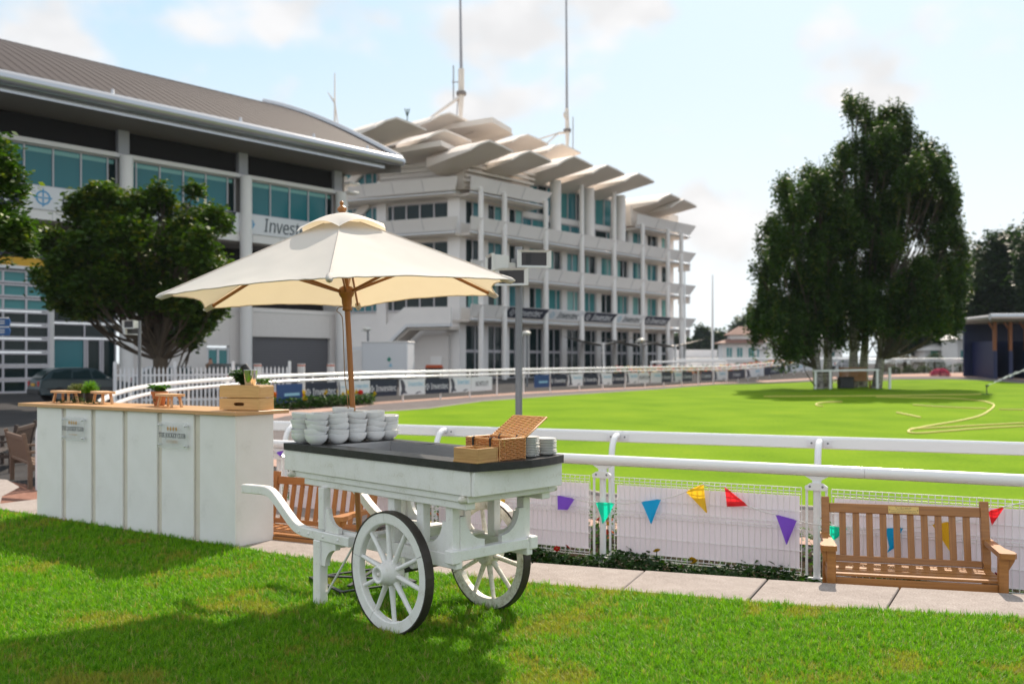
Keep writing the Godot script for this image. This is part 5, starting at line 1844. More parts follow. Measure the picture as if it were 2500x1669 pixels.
# fluted canopy leaf of the grandstand roof; x from 0 to w, tip towards +z
func petal(w: float, reach: float, drop: float) -> ArrayMesh:
	var g := Geo.new()
	var outer := [Vector3(0.0, -0.7, reach * 0.94), Vector3(w * 0.16, -0.12, reach), Vector3(w * 0.34, 0.28, reach * 1.04), Vector3(w * 0.7, 0.16, reach), Vector3(w, 0.0, reach * 0.96)]
	var inner := [Vector3(w * 0.12, -drop * 0.75, -1.0), Vector3(w * 0.28, -drop * 1.0, -1.0), Vector3(w * 0.45, -drop * 1.08, -1.0), Vector3(w * 0.64, -drop * 1.0, -1.0), Vector3(w * 0.84, -drop * 0.75, -1.0)]
	var under := []
	var over := []
	for i in 7:
		var t := i / 6.0
		var ru := []
		var ro := []
		for k in 5:
			var p: Vector3 = (inner[k] as Vector3).lerp(outer[k], t)
			p.y += -0.35 * sin(t * PI) * (1.0 - absf(k - 2.0) / 2.0)
			ru.append(p)
			ro.append(Vector3(p.x, lerpf(outer[k].y + 0.35, outer[k].y + 0.16, t), p.z))
		under.append(ru)
		over.append(ro)
	g.grid(under, false, false, false)
	g.grid(over, false, false, true)
	for k in 4: g.quad(over[6][k], over[6][k + 1], under[6][k + 1], under[6][k])
	for i in 6:
		g.quad(over[i][4], over[i + 1][4], under[i + 1][4], under[i][4])
		g.quad(over[i + 1][0], over[i][0], under[i][0], under[i + 1][0])
	return g.mesh()

# slanted balcony front: leans outwards to its top edge
func parapet(b: Node3D, x0: float, x1: float, top: float, z: float, m: Material, end_left := 0.0, end_right := 0.0) -> void:
	var g := Geo.new()
	var h := 1.05
	var a := [Vector3(x0 - end_left, top, z + 0.55), Vector3(x1 + end_right, top, z + 0.55), Vector3(x1, top - h, z), Vector3(x0, top - h, z)]
	g.quad(a[0], a[1], a[2], a[3])
	var bk := []
	for p in a: bk.append(p + Vector3(0, 0, -0.12))
	g.quad(bk[1], bk[0], bk[3], bk[2])
	g.quad(bk[0], bk[1], a[1], a[0])
	g.quad(a[1], bk[1], bk[2], a[2])
	g.quad(bk[0], a[0], a[3], bk[3])
	part(b, "parapet", g.mesh(), m)
	# white light shelf under the parapet
	var l := part(b, "light_shelf", boxm(x1 - x0, 0.14, 0.34, 0.02), M.sign_white, Transform3D(Basis(Vector3.RIGHT, 0.35), Vector3((x0 + x1) / 2, top - h - 0.22, z - 0.02)))
	part(b, "balcony_slab", boxm(x1 - x0, 0.2, 2.3), M.stand_beige, T((x0 + x1) / 2, top - h - 0.35, z - 1.35))
	var n := int((x1 - x0) / 2.8)
	for k in range(1, n):
		var xx := x0 + (x1 - x0) * k / n
		part(b, "parapet_joint", boxm(0.025, 1.1, 0.02), M.pilaster, Transform3D(Basis(Vector3.RIGHT, atan2(0.55, h)), Vector3(xx, top - h / 2, z + 0.29)))

func build_grandstand() -> void:
	var G0 := Vector3(-4.62, 0.0, -83.0)
	var b := thing("grandstand", "white multi storey grandstand with stacked balconies and fluted canopy roofs", "building", G0, atan2(0.746, 0.665))
	var L := 34.7
	var glassy := [[M.glass_teal, M.glass_dark, M.glass_mid], [M.glass_mid, M.glass_dark, M.glass_pale], [M.glass_pale, M.glass_mid, M.glass_dark], [M.glass_dark, M.glass_mid, M.glass_teal]]
	# storeys: floor, head of window, balcony top of the floor above
	var fl := [[0.3, 5.1], [6.6, 9.0], [10.4, 12.8], [14.1, 16.2]]
	rng.seed = 404
	for f in fl.size():
		var y0: float = fl[f][0]
		var y1: float = fl[f][1]
		for k in 12:
			if f == 3 and k > 2 and k < 8: continue
			var x0 := L * k / 12.0
			var x1 := L * (k + 1) / 12.0
			part(b, "pier", boxm(0.8, y1 - y0, 0.5), M.stand_white, T(x0 + 0.4, (y0 + y1) / 2, -0.25))
			var gl: Array = glassy[(f + k * (1 if f else 2)) % 4] if f else [M.glass_dark, M.glass_dark, M.glass_teal]
			var cut := x0 + 0.8 + (x1 - x0 - 0.8) * (0.5 if rng.randf() < 0.5 else 0.66)
			if f == 0:
				glass_run(b, x0 + 0.85, x1 - 0.02, y0, 2.75, -0.3, [cut], gl, 0.1)
				glass_run(b, x0 + 0.85, x1 - 0.02, 2.8, y1, -0.3, [cut], gl, 0.1)
			else:
				glass_run(b, x0 + 0.85, x1 - 0.02, y0, y1, -0.3, [cut], [gl[rng.randi() % 3], gl[rng.randi() % 3]], 0.1)
			if rng.randf() < 0.35 and f > 0:
				part(b, "curtain", boxm(0.5, y1 - y0 - 0.2, 0.03), M.glass_pale, T(x0 + 1.2 + rng.randf(), (y0 + y1) / 2, -0.26))
	for q in [[5.1, 6.6], [9.0, 10.4], [12.8, 14.1], [16.2, 17.0]]:
		part(b, "wall_band", boxm(L if q[0] < 16 else 8.6, q[1] - q[0], 0.5), M.stand_beige, T(L / 2 if q[0] < 16 else 4.3, (q[0] + q[1]) / 2, -0.25))
	part(b, "core", boxm(L, 17.0, 14.0), M.stand_beige, T(L / 2, 8.5, -7.6))
	part(b, "end_pier", boxm(0.9, 17.0, 6.0), M.stand_white, T(L + 0.3, 8.5, -3.2))
	# balconies
	for top in [6.8, 10.6, 14.35]:
		parapet(b, -0.3, L + 1.2, top, 1.7, M.stand_white, 0.5, 0.5)
		part(b, "end_bracket", boxm(0.2, 0.9, 1.5), M.stand_white, T(L + 1.1, top - 1.6, 1.0))
	parapet(b, -0.3, 9.6, 17.8, 1.7, M.stand_white, 0.5, 0.6)
	parapet(b, 25.0, L + 1.2, 17.5, 1.7, M.stand_white, 0.5, 0.5)
	# slender columns in front of the balconies
	for s in [0.68, 3.74, 9.55, 15.1, 20.56, 25.8, 30.8, 33.6]:
		var ytop := 17.0 if s < 10 else (19.6 if s < 21 else 16.6)
		part(b, "front_column", tubem([Vector3(s, 0.1, 1.95), Vector3(s, ytop, 1.95)], 0.24, 12), M.stand_white)
	# signs on the first balcony
	var sx := [[3.9, 9.4], [9.6, 15.0], [15.2, 20.4], [20.6, 25.6], [25.9, 30.6]]
	for k in 5:
		var w: float = sx[k][1] - sx[k][0]
		var navy := k % 2 == 0
		var s := part(b, "sign_panel", prismm([Vector2(-w / 2 - 0.25, -0.5), Vector2(w / 2 - 0.25, -0.5), Vector2(w / 2 + 0.25, 0.5), Vector2(-w / 2 + 0.25, 0.5)], 0.06), M.navy if navy else M.sign_white, Transform3D(Basis(Vector3.RIGHT, atan2(0.55, 1.05)), Vector3((sx[k][0] + sx[k][1]) / 2, 6.28, 2.06)))
		text(s, "lettering", "Investec", 0.62, M.sign_white if navy else M.sign_ink, T(0.5, 0, 0.05), "Droid Sans", 0.35, 0.03)
		ring_mark(s, 0.36, M.sign_white if navy else M.sign_pale_blue, T(-w / 2 + 0.75, 0, 0.045))
	# tall glazed lounge under the canopies
	glass_run(b, 8.4, 24.8, 14.1, 15.7, -0.6, [10.4, 12.4, 14.4, 16.4, 18.4, 20.6, 22.7], [M.glass_teal, M.glass_mid, M.glass_dark, M.glass_mid], 0.12)
	glass_run(b, 8.4, 24.8, 16.2, 19.1, -0.6, [10.0, 11.3, 12.7, 14.4, 16.0, 17.4, 19.0, 20.6, 22.2, 23.5], [M.glass_mid, M.glass_teal, M.glass_dark, M.glass_teal], 0.1)
	part(b, "transom", boxm(16.4, 0.5, 0.3), M.stand_white, T(16.6, 15.95, -0.5))
	part(b, "lintel", boxm(16.4, 0.6, 0.5), M.stand_beige, T(16.6, 19.4, -0.5))
	for s in [12.3, 17.7, 23.2]:
		part(b, "round_column", tubem([Vector3(s, 14.0, 0.9), Vector3(s, 19.4, 0.9)], 0.55, 16), M.stand_white)
	# fluted walls above the end balconies
	part(b, "stepped_wall", boxm(8.8, 2.6, 1.0), M.stand_beige, T(4.0, 18.2, 0.4))
	for k in 6: part(b, "wall_step", boxm(8.8, 0.2, 0.3), M.stand_beige, T(4.0, 17.2 + k * 0.42, 0.95 + k * 0.12))
	part(b, "stepped_wall", boxm(9.6, 2.2, 1.0), M.stand_beige, T(30.2, 17.6, 0.2))
	# canopy rows
	var lowm := petal(5.25, 5.2, 1.5)
	var starts := [-3.7, 1.45, 7.7, 12.9, 18.2]
	for k in 5:
		part(b, "canopy_leaf", lowm, M.stand_beige, T(starts[k], 19.75 if k < 2 else 20.3, 0.0))
	for k in 2:
		part(b, "canopy_leaf", lowm, M.stand_beige, T(25.4 + k * 2.6, 19.3 - k * 0.25, -0.8))
	var mid := petal(5.4, 3.8, 1.1)
	for k in 3:
		part(b, "upper_canopy_leaf", mid, M.stand_beige, T(-10.0 + k * 5.45, 21.2, -3.0))
	var high := petal(5.6, 4.4, 1.1)
	for k in 4:
		part(b, "upper_canopy_leaf", high, M.stand_beige, T(0.2 + k * 5.55, 24.4, -8.0))
	part(b, "attic", boxm(25.0, 2.6, 8.0), M.stand_beige, T(11.6, 20.2, -6.5))
	part(b, "attic", boxm(24.0, 1.6, 6.0), M.stand_beige, T(11.0, 22.4, -11.5))
	part(b, "attic_gap", boxm(20.0, 0.7, 0.3), M.stand_beige, T(9.0, 21.8, -2.6))
	# sun sails over the forecourt
	for k in 3:
		var o := Geo.new()
		var x := 11.5 + k * 6.2
		var rows := []
		for i in 7:
			var row := []
			for j in 7:
				var u := i / 6.0
				var v := j / 6.0
				var sag := -0.5 * sin(u * PI) * sin(v * PI)
				row.append(Vector3(x + u * 6.0, 3.4 + (1.0 - u) * 0.9 * (1.0 - v) + u * v * 0.9 + sag, 2.2 + v * 5.0))
			rows.append(row)
		o.grid(rows)
		part(b, "sun_sail", o.mesh(), M.sail)
		part(b, "sail_pole", tubem([Vector3(x, 0.2, 7.3), Vector3(x, 3.6, 7.2)], 0.12, 8), M.stand_white)
	build_stand_end(b)
	build_masts(b)

func build_stand_end(b: Node3D) -> void:
	# end face, turned by a blunt corner; its frame is a part of the stand
	var e := Node3D.new()
	e.name = "end_wing"
	b.add_child(e)
	var want := Basis(Vector3(0.917, 0, 0.398), Vector3.UP, Vector3(-0.398, 0, 0.917))
	e.transform = Transform3D(b.transform.basis.inverse() * want, Vector3.ZERO)
	part(e, "wall", boxm(15.5, 17.0, 0.4), M.stand_white, T(-7.8, 8.5, -0.7))
	part(e, "corner_pier", boxm(1.2, 17.0, 0.8), M.stand_white, T(-0.55, 8.5, -0.3))
	# windows in rows, with a slanting brace across the far bay
	for q in [[14.15, 16.1, M.glass_dark], [10.4, 12.6, M.glass_dark], [6.4, 9.3, M.glass_dark], [17.9, 19.8, M.glass_teal]]:
		if q[0] < 17: glass_run(e, -7.6, -1.3, q[0], q[1], -0.45, [-7.0, -5.6, -4.2, -2.75], [q[2]], 0.12)
		glass_run(e, -13.6, -8.7, q[0], q[1], -0.45, [-12.6, -11.3, -10.0, -9.2], [M.glass_teal], 0.1)
		plank(e, "brace", Vector3(-12.6, q[0] - 0.3, -0.3), Vector3(-9.6, q[1] + 0.3, -0.3), 0.75, 0.3, M.stand_beige)
	part(e, "pier", boxm(1.0, 17.0, 0.3), M.stand_white, T(-8.15, 8.5, -0.35))
	for y in [13.0, 16.9, 9.6]: part(e, "wall_band", boxm(15.0, 0.9, 0.3), M.stand_beige, T(-7.7, y, -0.3))
	for top in [14.35, 17.8, 10.6]: parapet(e, -15.0, 0.2, top, 1.3, M.stand_white, 0.0, 0.5)
	part(e, "navy_panel", boxm(4.5, 1.1, 0.05), M.navy, Transform3D(Basis(Vector3.RIGHT, atan2(0.55, 1.05)), Vector3(-10.0, 13.82, 1.66)))
	for k in 6: part(e, "upper_cladding", boxm(8.4, 0.36, 0.2 + 0.02 * k), M.stand_white, T(-3.9, 18.2 + k * 0.4, -0.1 + 0.06 * k))
	# stair with a solid cranked parapet
	var st := part(e, "stair_parapet", prismm([Vector2(0.2, 6.7), Vector2(-4.4, 6.75), Vector2(-7.0, 4.65), Vector2(-10.3, 4.6), Vector2(-10.3, 3.35), Vector2(-6.6, 3.35), Vector2(-4.2, 5.3), Vector2(0.2, 5.3)], 0.25), M.stand_white, T(0, -0.15, 2.0))
	part(st, "lower_edge", prismm([Vector2(0.2, 5.28), Vector2(-4.2, 5.28), Vector2(-6.6, 3.3), Vector2(-10.3, 3.3), Vector2(-10.3, 3.05), Vector2(-6.5, 3.05), Vector2(-4.1, 5.0), Vector2(0.2, 5.0)], 0.4), M.sign_white)
	part(e, "stair_flight", prismm([Vector2(0.0, 5.0), Vector2(-4.2, 5.0), Vector2(-6.6, 3.0), Vector2(-6.6, 2.7), Vector2(-4.0, 4.75), Vector2(0.0, 4.75)], 1.9), M.stand_beige, T(0, -0.15, 0.9))
	part(e, "lower_wall", prismm([Vector2(-0.9, 0.0), Vector2(-6.2, 0.0), Vector2(-6.2, 1.6), Vector2(-3.4, 4.2), Vector2(-0.9, 4.2)], 0.3), M.block_wall, T(0, 0, 0.4))
	part(e, "service_door", boxm(1.1, 2.1, 0.1, 0.02), M.stand_white, T(-2.0, 1.2, 0.62))
	# long roof slabs running back from the canopies
	for q in [[-15.0, 1.0, 23.9, -7.0, 0.5], [-14.0, -4.0, 21.6, -2.0, 0.45], [-11.0, 0.4, 19.9, 2.0, 0.45]]:
		plank(e, "roof_slab", Vector3(q[0], q[2] - 0.4, q[3]), Vector3(q[1], q[2] + 0.25, q[3]), q[4], 4.5, M.stand_beige)
	part(e, "attic_window", boxm(5.0, 1.0, 0.2), M.glass_dark, T(-7.0, 21.2, -1.2))
	parapet(e, -12.0, -5.5, 20.9, 0.4, M.stand_white, 0.0, 0.4)
	for c in e.get_children():
		e.remove_child(c)
		c.transform = e.transform * c.transform
		b.add_child(c, true)
	b.remove_child(e)
	e.free()

func build_masts(b: Node3D) -> void:
	var inv := b.transform.affine_inverse()
	var w := func(u: float, v: float, z: float) -> Vector3: return inv * at_z(u, v, z)
	var Z := 93.0
	var m := Node3D.new()
	m.name = "roof_mast"
	b.add_child(m, true)
	part(m, "mast", tubem([w.call(1124, 300, Z), w.call(1126, 230, Z), w.call(1126, 168, Z)], [0.16, 0.3, 0.3], 8), M.stand_beige)
	part(m, "spire", tubem([w.call(1126, 170, Z), w.call(1124.5, 60, Z), w.call(1123, -60, Z)], [0.17, 0.13, 0.1], 6), M.pilaster)
	part(m, "collar", tubem([w.call(1126, 232, Z), w.call(1126, 224, Z)], 0.5, 10), M.soffit)
	part(m, "stay", tubem([w.call(1120, 238, Z), w.call(1045, 292, Z - 3)], 0.16, 6), M.stand_beige)
	part(m, "aerial", tubem([w.call(1107, 245, Z), w.call(1107, 160, Z)], 0.07, 6), M.pilaster)
	part(m, "rung", tubem([w.call(1103, 200, Z), w.call(1126, 200, Z)], 0.06, 6), M.pilaster)
	part(m, "lattice", tubem([w.call(1118, 236, Z), w.call(1114, 300, Z)], 0.06, 6), M.pilaster)
	Z = 103.0
	m = Node3D.new()
	m.name = "roof_mast"
	b.add_child(m, true)
	part(m, "mast", tubem([w.call(1385, 372, Z), w.call(1385.5, 320, Z), w.call(1384, 265, Z)], [0.12, 0.25, 0.2], 8), M.stand_beige)
	part(m, "spire", tubem([w.call(1384, 268, Z), w.call(1383.5, 140, Z), w.call(1382, -60, Z)], [0.16, 0.13, 0.1], 6), M.pilaster)
	part(m, "dish", lathem([Vector2(0, -0.1), Vector2(0.38, -0.1), Vector2(0.42, 0.0), Vector2(0.38, 0.1), Vector2(0, 0.1)], 16), M.stand_beige, Transform3D(Basis(Vector3.RIGHT, PI / 2), w.call(1382, 281, Z - 0.4)))
	part(m, "collar", tubem([w.call(1385, 322, Z), w.call(1385, 315, Z)], 0.42, 10), M.soffit)
	part(m, "stay", tubem([w.call(1383, 323, Z), w.call(1362, 325, Z)], 0.15, 6), M.stand_beige)
	part(m, "stay", tubem([w.call(1362, 325, Z), w.call(1305, 343, Z - 2)], 0.1, 6), M.stand_beige)
	part(m, "stay", tubem([w.call(1362, 326, Z), w.call(1333, 352, Z - 2)], 0.08, 6), M.stand_beige)
	part(m, "aerial", tubem([w.call(1399, 365, Z), w.call(1399, 285, Z)], 0.06, 6), M.pilaster)
	Z = 95.0
	m = Node3D.new()
	m.name = "roof_mast"
	b.add_child(m, true)
	part(m, "mast", tubem([w.call(817, 330, Z), w.call(817, 178, Z)], [0.12, 0.05], 6), M.stand_beige)
	part(m, "stay", tubem([w.call(817, 250, Z), w.call(800, 225, Z)], [0.14, 0.04], 6), M.stand_beige)
	part(m, "stay", tubem([w.call(817, 250, Z), w.call(829, 330, Z)], [0.08, 0.05], 6), M.stand_beige)
	m = Node3D.new()
	m.name = "roof_aerial"
	b.add_child(m, true)
	part(m, "mast", tubem([w.call(994, 300, 92), w.call(994, 282, 92)], 0.05, 5), M.dark_green)
	for s in [-6, 0, 6]: part(m, "prong", tubem([w.call(994, 285, 92), w.call(994 + s, 265, 92)], 0.05, 5), M.dark_green)

var rail_pts := []
func far_rail_line() -> Array:
	if rail_pts.is_empty():
		var q := []
		for p in [[-7.6, -17.0], [-9.4, -22.5], [-10.05, -27.5], [-8.9, -33.0], [-6.4, -37.2], [-3.0, -42.2], [0.86, -49.0], [7.9, -58.0], [15.5, -69.0], [22.0, -79.0], [28.5, -86.0], [34.0, -86.5], [40.5, -79.0]]:
			q.append(Vector3(p[0], 0, p[1]))
		for p in curve(q, 240):
			p.y = ground_y(p.x, p.z)
			rail_pts.append(p)
	return rail_pts

func pixel_x(p: Vector3) -> float:
	return CX + F * p.x / -p.z

func at_px(u: float) -> Vector3:
	var l := far_rail_line()
	for i in range(60, l.size() - 1):
		var a := pixel_x(l[i])
		var b := pixel_x(l[i + 1])
		if a <= u and u <= b: return l[i].lerp(l[i + 1], (u - a) / (b - a))
	return l[-1]

func build_far_rail() -> void:
	var l := far_rail_line()
	var r := thing("outer_rail", "long curving white double rail round the far side of the parade ring", "rail", l[0])
	var top := []
	var low := []
	for i in l.size():
		var d: Vector3 = (l[mini(i + 1, l.size() - 1)] - l[maxi(i - 1, 0)]).normalized()
		var n := Vector3(-d.z, 0, d.x)
		top.append(l[i] - l[0] + Vector3.UP * 1.22)
		low.append(l[i] - l[0] + Vector3.UP * 1.03 + n * 0.12)
	part(r, "top_rail", tubem(top, 0.06, 8), M.white_rail)
	part(r, "lower_rail", tubem(low, 0.05, 6), M.white_rail)
	var post := tubem([Vector3(0, -0.1, 0), Vector3(0, 1.18, 0)], 0.035, 8)
	var acc := 0.0
	for i in range(1, l.size()):
		acc += l[i].distance_to(l[i - 1])
		if acc > 2.3:
			acc = 0.0
			part(r, "post", post, M.white_rail, Transform3D(Basis.IDENTITY, l[i] - l[0]))
	# advertising boards hung on the rail
	var kinds := [[665, 727, "blue"], [738, 812, "navy"], [816, 836, "horse"], [838, 893, "pale"], [895, 959, "navy"], [966, 1028, "horse"], [1031, 1086, "navy"], [1089, 1140, "horse"], [1141, 1192, "bentley"], [1297, 1333, "blue"], [1338, 1375, "navy"], [1380, 1415, "horse"], [1418, 1451, "navy"], [1455, 1487, "horse"], [1489, 1518, "navy"], [1521, 1551, "horse"], [1553, 1578, "bentley"], [1582, 1608, "pale"], [1609, 1632, "navy"], [1635, 1658, "horse"], [1660, 1683, "navy"], [1706, 1732, "navy"], [1736, 1770, "horse"], [1773, 1812, "navy"], [1815, 1859, "horse"], [1861, 1911, "navy"], [1914, 1967, "horse"], [1969, 2000, "bentley"]]
	var look := {"navy": "navy board with white lettering", "blue": "dark blue board", "horse": "white board printed with a galloping horse", "pale": "white board with pale blue lettering", "bentley": "plain white board with black capitals"}
	for q in kinds:
		var a := at_px(q[0])
		var c := at_px(q[1])
		var d := (c - a).normalized()
		var n := Vector3(-d.z, 0, d.x)
		var w := a.distance_to(c)
		var h := 0.66
		var xf := Transform3D(Basis(d, Vector3.UP, n), (a + c) / 2 + Vector3.UP * 0.6 + n * 0.2)
		var t := thing("advertising_board", look[q[2]] + " hung on the far curving rail", "advert board", Vector3.ZERO, 0.0, "boards on the far rail")
		t.transform = xf
		var dark: bool = q[2] in ["navy", "blue"]
		part(t, "panel", boxm(w, h, 0.03), (M.board_blue if q[2] == "blue" else M.navy) if dark else M.sign_white)
		var size := minf(0.26, w / 6.6)
		if q[2] == "navy":
			text(t, "lettering", "Investec", size, M.sign_white, T(size * 0.55, -0.02, 0.02), "Droid Sans", 0.0, 0.01)
			ring_mark(t, size * 0.6, M.sign_white, T(-size * 3.0, -0.02, 0.02))
		elif q[2] == "bentley":
			text(t, "lettering", "BENTLEY", minf(0.2, w / 6.0), M.horse_grey, T(0, 0, 0.02), "Droid Serif", 0.0, 0.01)
		elif q[2] == "pale" or q[2] == "horse":
			text(t, "lettering", "Investec", size * 0.8, M.sign_pale_blue, T(w * 0.14, 0.12, 0.02), "Droid Sans", 0.0, 0.01)
			if q[2] == "horse":
				part(t, "horse_print", prismm([Vector2(-w * 0.48, 0.3), Vector2(-w * 0.4, 0.32), Vector2(-w * 0.33, 0.2), Vector2(-w * 0.28, 0.02), Vector2(-w * 0.3, -0.12), Vector2(-w * 0.2, -0.28), Vector2(-w * 0.34, -0.26), Vector2(-w * 0.4, -0.32), Vector2(-w * 0.47, -0.3), Vector2(-w * 0.42, -0.08)], 0.008), M.horse_grey, T(0, 0, 0.018))
				part(t, "shadow_print", prismm([Vector2(w * 0.1, -0.3), Vector2(w * 0.2, -0.22), Vector2(w * 0.3, -0.21), Vector2(w * 0.36, -0.27), Vector2(w * 0.25, -0.25), Vector2(w * 0.2, -0.3)], 0.006), M.horse_grey, T(0, 0, 0.018))
		else:
			part(t, "print_band", boxm(w * 0.6, 0.1, 0.006), M.sign_pale_blue, T(w * 0.08, -0.05, 0.018))
	# flower border inside the rail near the boards
	rng.seed = 88
	var g := Geo.new()
	g.tint = Color.WHITE
	var blooms := [flower_mesh(171, Color(0.7, 0.02, 0.01), 7, 0.15), flower_mesh(172, Color(0.8, 0.2, 0.01), 7, 0.15), flower_mesh(173, Color(0.85, 0.55, 0.01), 7, 0.16), flower_mesh(174, Color(0.35, 0.01, 0.05), 7, 0.14)]
	for k in 3600:
		var u := rng.randf_range(664, 913)
		var p := on_ground(u, lerpf(1001, 984, (u - 664) / 249.0) + rng.randf_range(-5, 3))
		g.tint = Color(0.02, 0.055, 0.012).lerp(Color(0.06, 0.14, 0.02), rng.randf())
		leaf_face(g, p + Vector3.UP * rng.randf() * 0.42, rng.randf_range(0.08, 0.2))
	var fo := single("far_border_foliage", g.mesh(), M.leaf, "green foliage of the flower border inside the far rail", "border plants")
	fo.set_meta("kind", "stuff")
	for k in 64:
		var u := rng.randf_range(666, 911)
		var p := on_ground(u, lerpf(1000, 983, (u - 664) / 249.0) + rng.randf_range(-4, 2))
		var warm := smoothstep(660, 800, u)
		var c := 2 if rng.randf() < warm * 0.75 else (rng.randi() % 2 if rng.randf() < 0.85 else 3)
		var word: String = ["red", "orange", "yellow", "crimson"][c]
		var t := thing("border_flower", word + " flower head in the border inside the far rail", "flower", p + Vector3.UP * rng.randf_range(0.3, 0.55), 0, "flowers in the far border")
		part(t, "petals", blooms[c], M.leaf, Transform3D(Basis(Vector3.RIGHT, 0.9), Vector3.ZERO))
	# red and yellow planting beyond the boards
	g = Geo.new()
	g.tint = Color.WHITE
	for k in 1500:
		var u := rng.randf_range(1560, 1990)
		var p := at_px(u)
		var c := rng.randf()
		g.tint = Color(0.04, 0.1, 0.02) if c < 0.4 else (Color(0.6, 0.05, 0.03) if c < 0.7 else Color(0.75, 0.45, 0.04))
		leaf_face(g, p + Vector3(-1.2, 0.7 + rng.randf() * 0.5, -1.8 - rng.randf()), 0.3)
	var fb := single("distant_flowers", g.mesh(), M.leaf, "distant red and yellow flowers behind the advertising boards", "flowers")
	fb.set_meta("kind", "stuff")

# ---- trees
# one clump of leaves per tint, so that a crown can be joined from them
func clump_set(sd: int, n: int, spread: float, leaf: float, cols: Array, hang := 0.0) -> Array:
	var out := []
	for k in 14:
		rng.seed = sd * 50 + k
		var g := Geo.new()
		var base: Color = (cols[0] as Color).lerp(cols[1], k / 11.0) if k < 12 else cols[2]
		g.tint = base
		for i in n:
			var p := Vector3(rng.randf_range(-1, 1), rng.randf_range(-1, 1), rng.randf_range(-1, 1)) * spread
			if hang > 0.0: p = Vector3(p.x * 0.5, -rng.randf() * hang, p.z * 0.5)
			var a := rng.randf() * TAU
			var d := Vector3(cos(a), rng.randf_range(-0.5, 0.6) - hang * 0.6, sin(a)).normalized()
			var s := d.cross(Vector3(rng.randf_range(-1, 1), 1, rng.randf_range(-1, 1))).normalized() * leaf * 0.36
			var m := p + d * leaf * 0.5
			g.tint = base * rng.randf_range(0.75, 1.3)
			g.tri(p, m + s, p + d * leaf)
			g.tri(p, p + d * leaf, m - s)
		out.append(g.mesh())
	return out

# blobs: [centre, radii]; leaves sit mostly in their outer shells
func make_tree(called: String, label: String, category: String, foot: Vector3, trunks: Array, blobs: Array, count: int, clump: Array, bark: Material, sd: int, group := "", solid := 0.35, limb := 0.09, grain_size := 1.0) -> Node3D:
	var t := thing(called, label, category, foot, 0.0, group)
	for q in trunks:
		part(t, "trunk", tubem(q[0], q[1], 10), bark)
	var lg := Geo.new()
	var tp: Array = trunks[0][0]
	rng.seed = sd
	for b in blobs:
		var c: Vector3 = b[0]
		var from: Vector3 = tp[clampi(int((c.y - tp[0].y) / (tp[-1].y - tp[0].y + 0.01) * (tp.size() - 1) * 0.75), 0, tp.size() - 1)]
		var mid := from.lerp(c, 0.5) + Vector3(rng.randf_range(-0.3, 0.3), -0.12 * from.distance_to(c), rng.randf_range(-0.3, 0.3))
		lg.tube(curve([from, mid, c], 6), [limb, limb * 0.9, limb * 0.75, limb * 0.6, limb * 0.5, limb * 0.4, limb * 0.25], 6)
		for k in 5:
			var e: Vector3 = c + Vector3(rng.randf_range(-0.8, 0.8) * b[1].x, rng.randf_range(-0.4, 0.9) * b[1].y, rng.randf_range(-0.8, 0.8) * b[1].z)
			lg.tube([mid.lerp(c, rng.randf_range(0.2, 0.9)), e], [limb * 0.4, limb * 0.12], 5)
	part(t, "limbs", lg.mesh(), M.bark)
	var w := []
	var total := 0.0
	for b in blobs:
		total += pow(b[1].x * b[1].y * b[1].z, 0.7)
		w.append(total)
	var lump := FastNoiseLite.new()
	lump.seed = sd
	lump.frequency = 0.55 / grain_size
	var st := SurfaceTool.new()
	st.begin(Mesh.PRIMITIVE_TRIANGLES)
	for i in count:
		var r := rng.randf() * total
		var k := 0
		while w[k] < r: k += 1
		var b: Array = blobs[k]
		var p := Vector3.ZERO
		for tries in 8:
			var d := Vector3(rng.randfn(), rng.randfn(), rng.randfn()).normalized()
			var rad := pow(rng.randf(), solid)
			p = b[0] + Vector3(d.x * b[1].x, d.y * b[1].y, d.z * b[1].z) * rad * (1.0 + 0.5 * lump.get_noise_3dv((b[0] + d * 3.0 * grain_size) * 1.7))
			if lump.get_noise_3dv(p * 1.6) > -0.1: break
		var s := rng.randf_range(0.7, 1.35)
		var tint: int = rng.randi() % 12 if rng.randf() > 0.1 else 12 + rng.randi() % 2
		st.append_from(clump[tint], 0, Transform3D(Basis(Vector3.UP, rng.randf() * TAU).scaled(Vector3.ONE * s), p))
	part(t, "crown", st.commit(), M.leaf)
	return t

func blobs_px(list: Array, foot: Vector3, z: float, squash := 0.75) -> Array:
	var out := []
	for q in list:
		var zz: float = z + q[4]
		var k := zz / F
		out.append([at_z(q[0], q[1], zz) - foot, Vector3(q[2] * k, q[3] * k, q[2] * k * squash)])
	return out

# many small lumps filling a silhouette given in pixels; z spread in metres
func lumps(outline: Array, n: int, r0: float, r1: float, depth: float, sd: int, tall := 1.0) -> Array:
	rng.seed = sd
	var o := PackedVector2Array()
	for q in outline: o.append(Vector2(q[0], q[1]))
	var lo := o[0]
	var hi := o[0]
	for q in o:
		lo = lo.min(q)
		hi = hi.max(q)
	var out := []
	var tries := 0
	while out.size() < n and tries < 5000:
		tries += 1
		var c := Vector2(rng.randf_range(lo.x, hi.x), rng.randf_range(lo.y, hi.y))
		if not Geometry2D.is_point_in_polygon(c, o): continue
		var near := 1e9
		for i in o.size(): near = minf(near, c.distance_to(Geometry2D.get_closest_point_to_segment(c, o[i], o[(i + 1) % o.size()])))
		if near < r0 * 0.5: continue
		var r := minf(rng.randf_range(r0, r1), near * 1.15)
		out.append([c.x, c.y, r, r * tall, rng.randf_range(-depth, depth) * (1.0 if near > r1 else 0.6)])
	return out

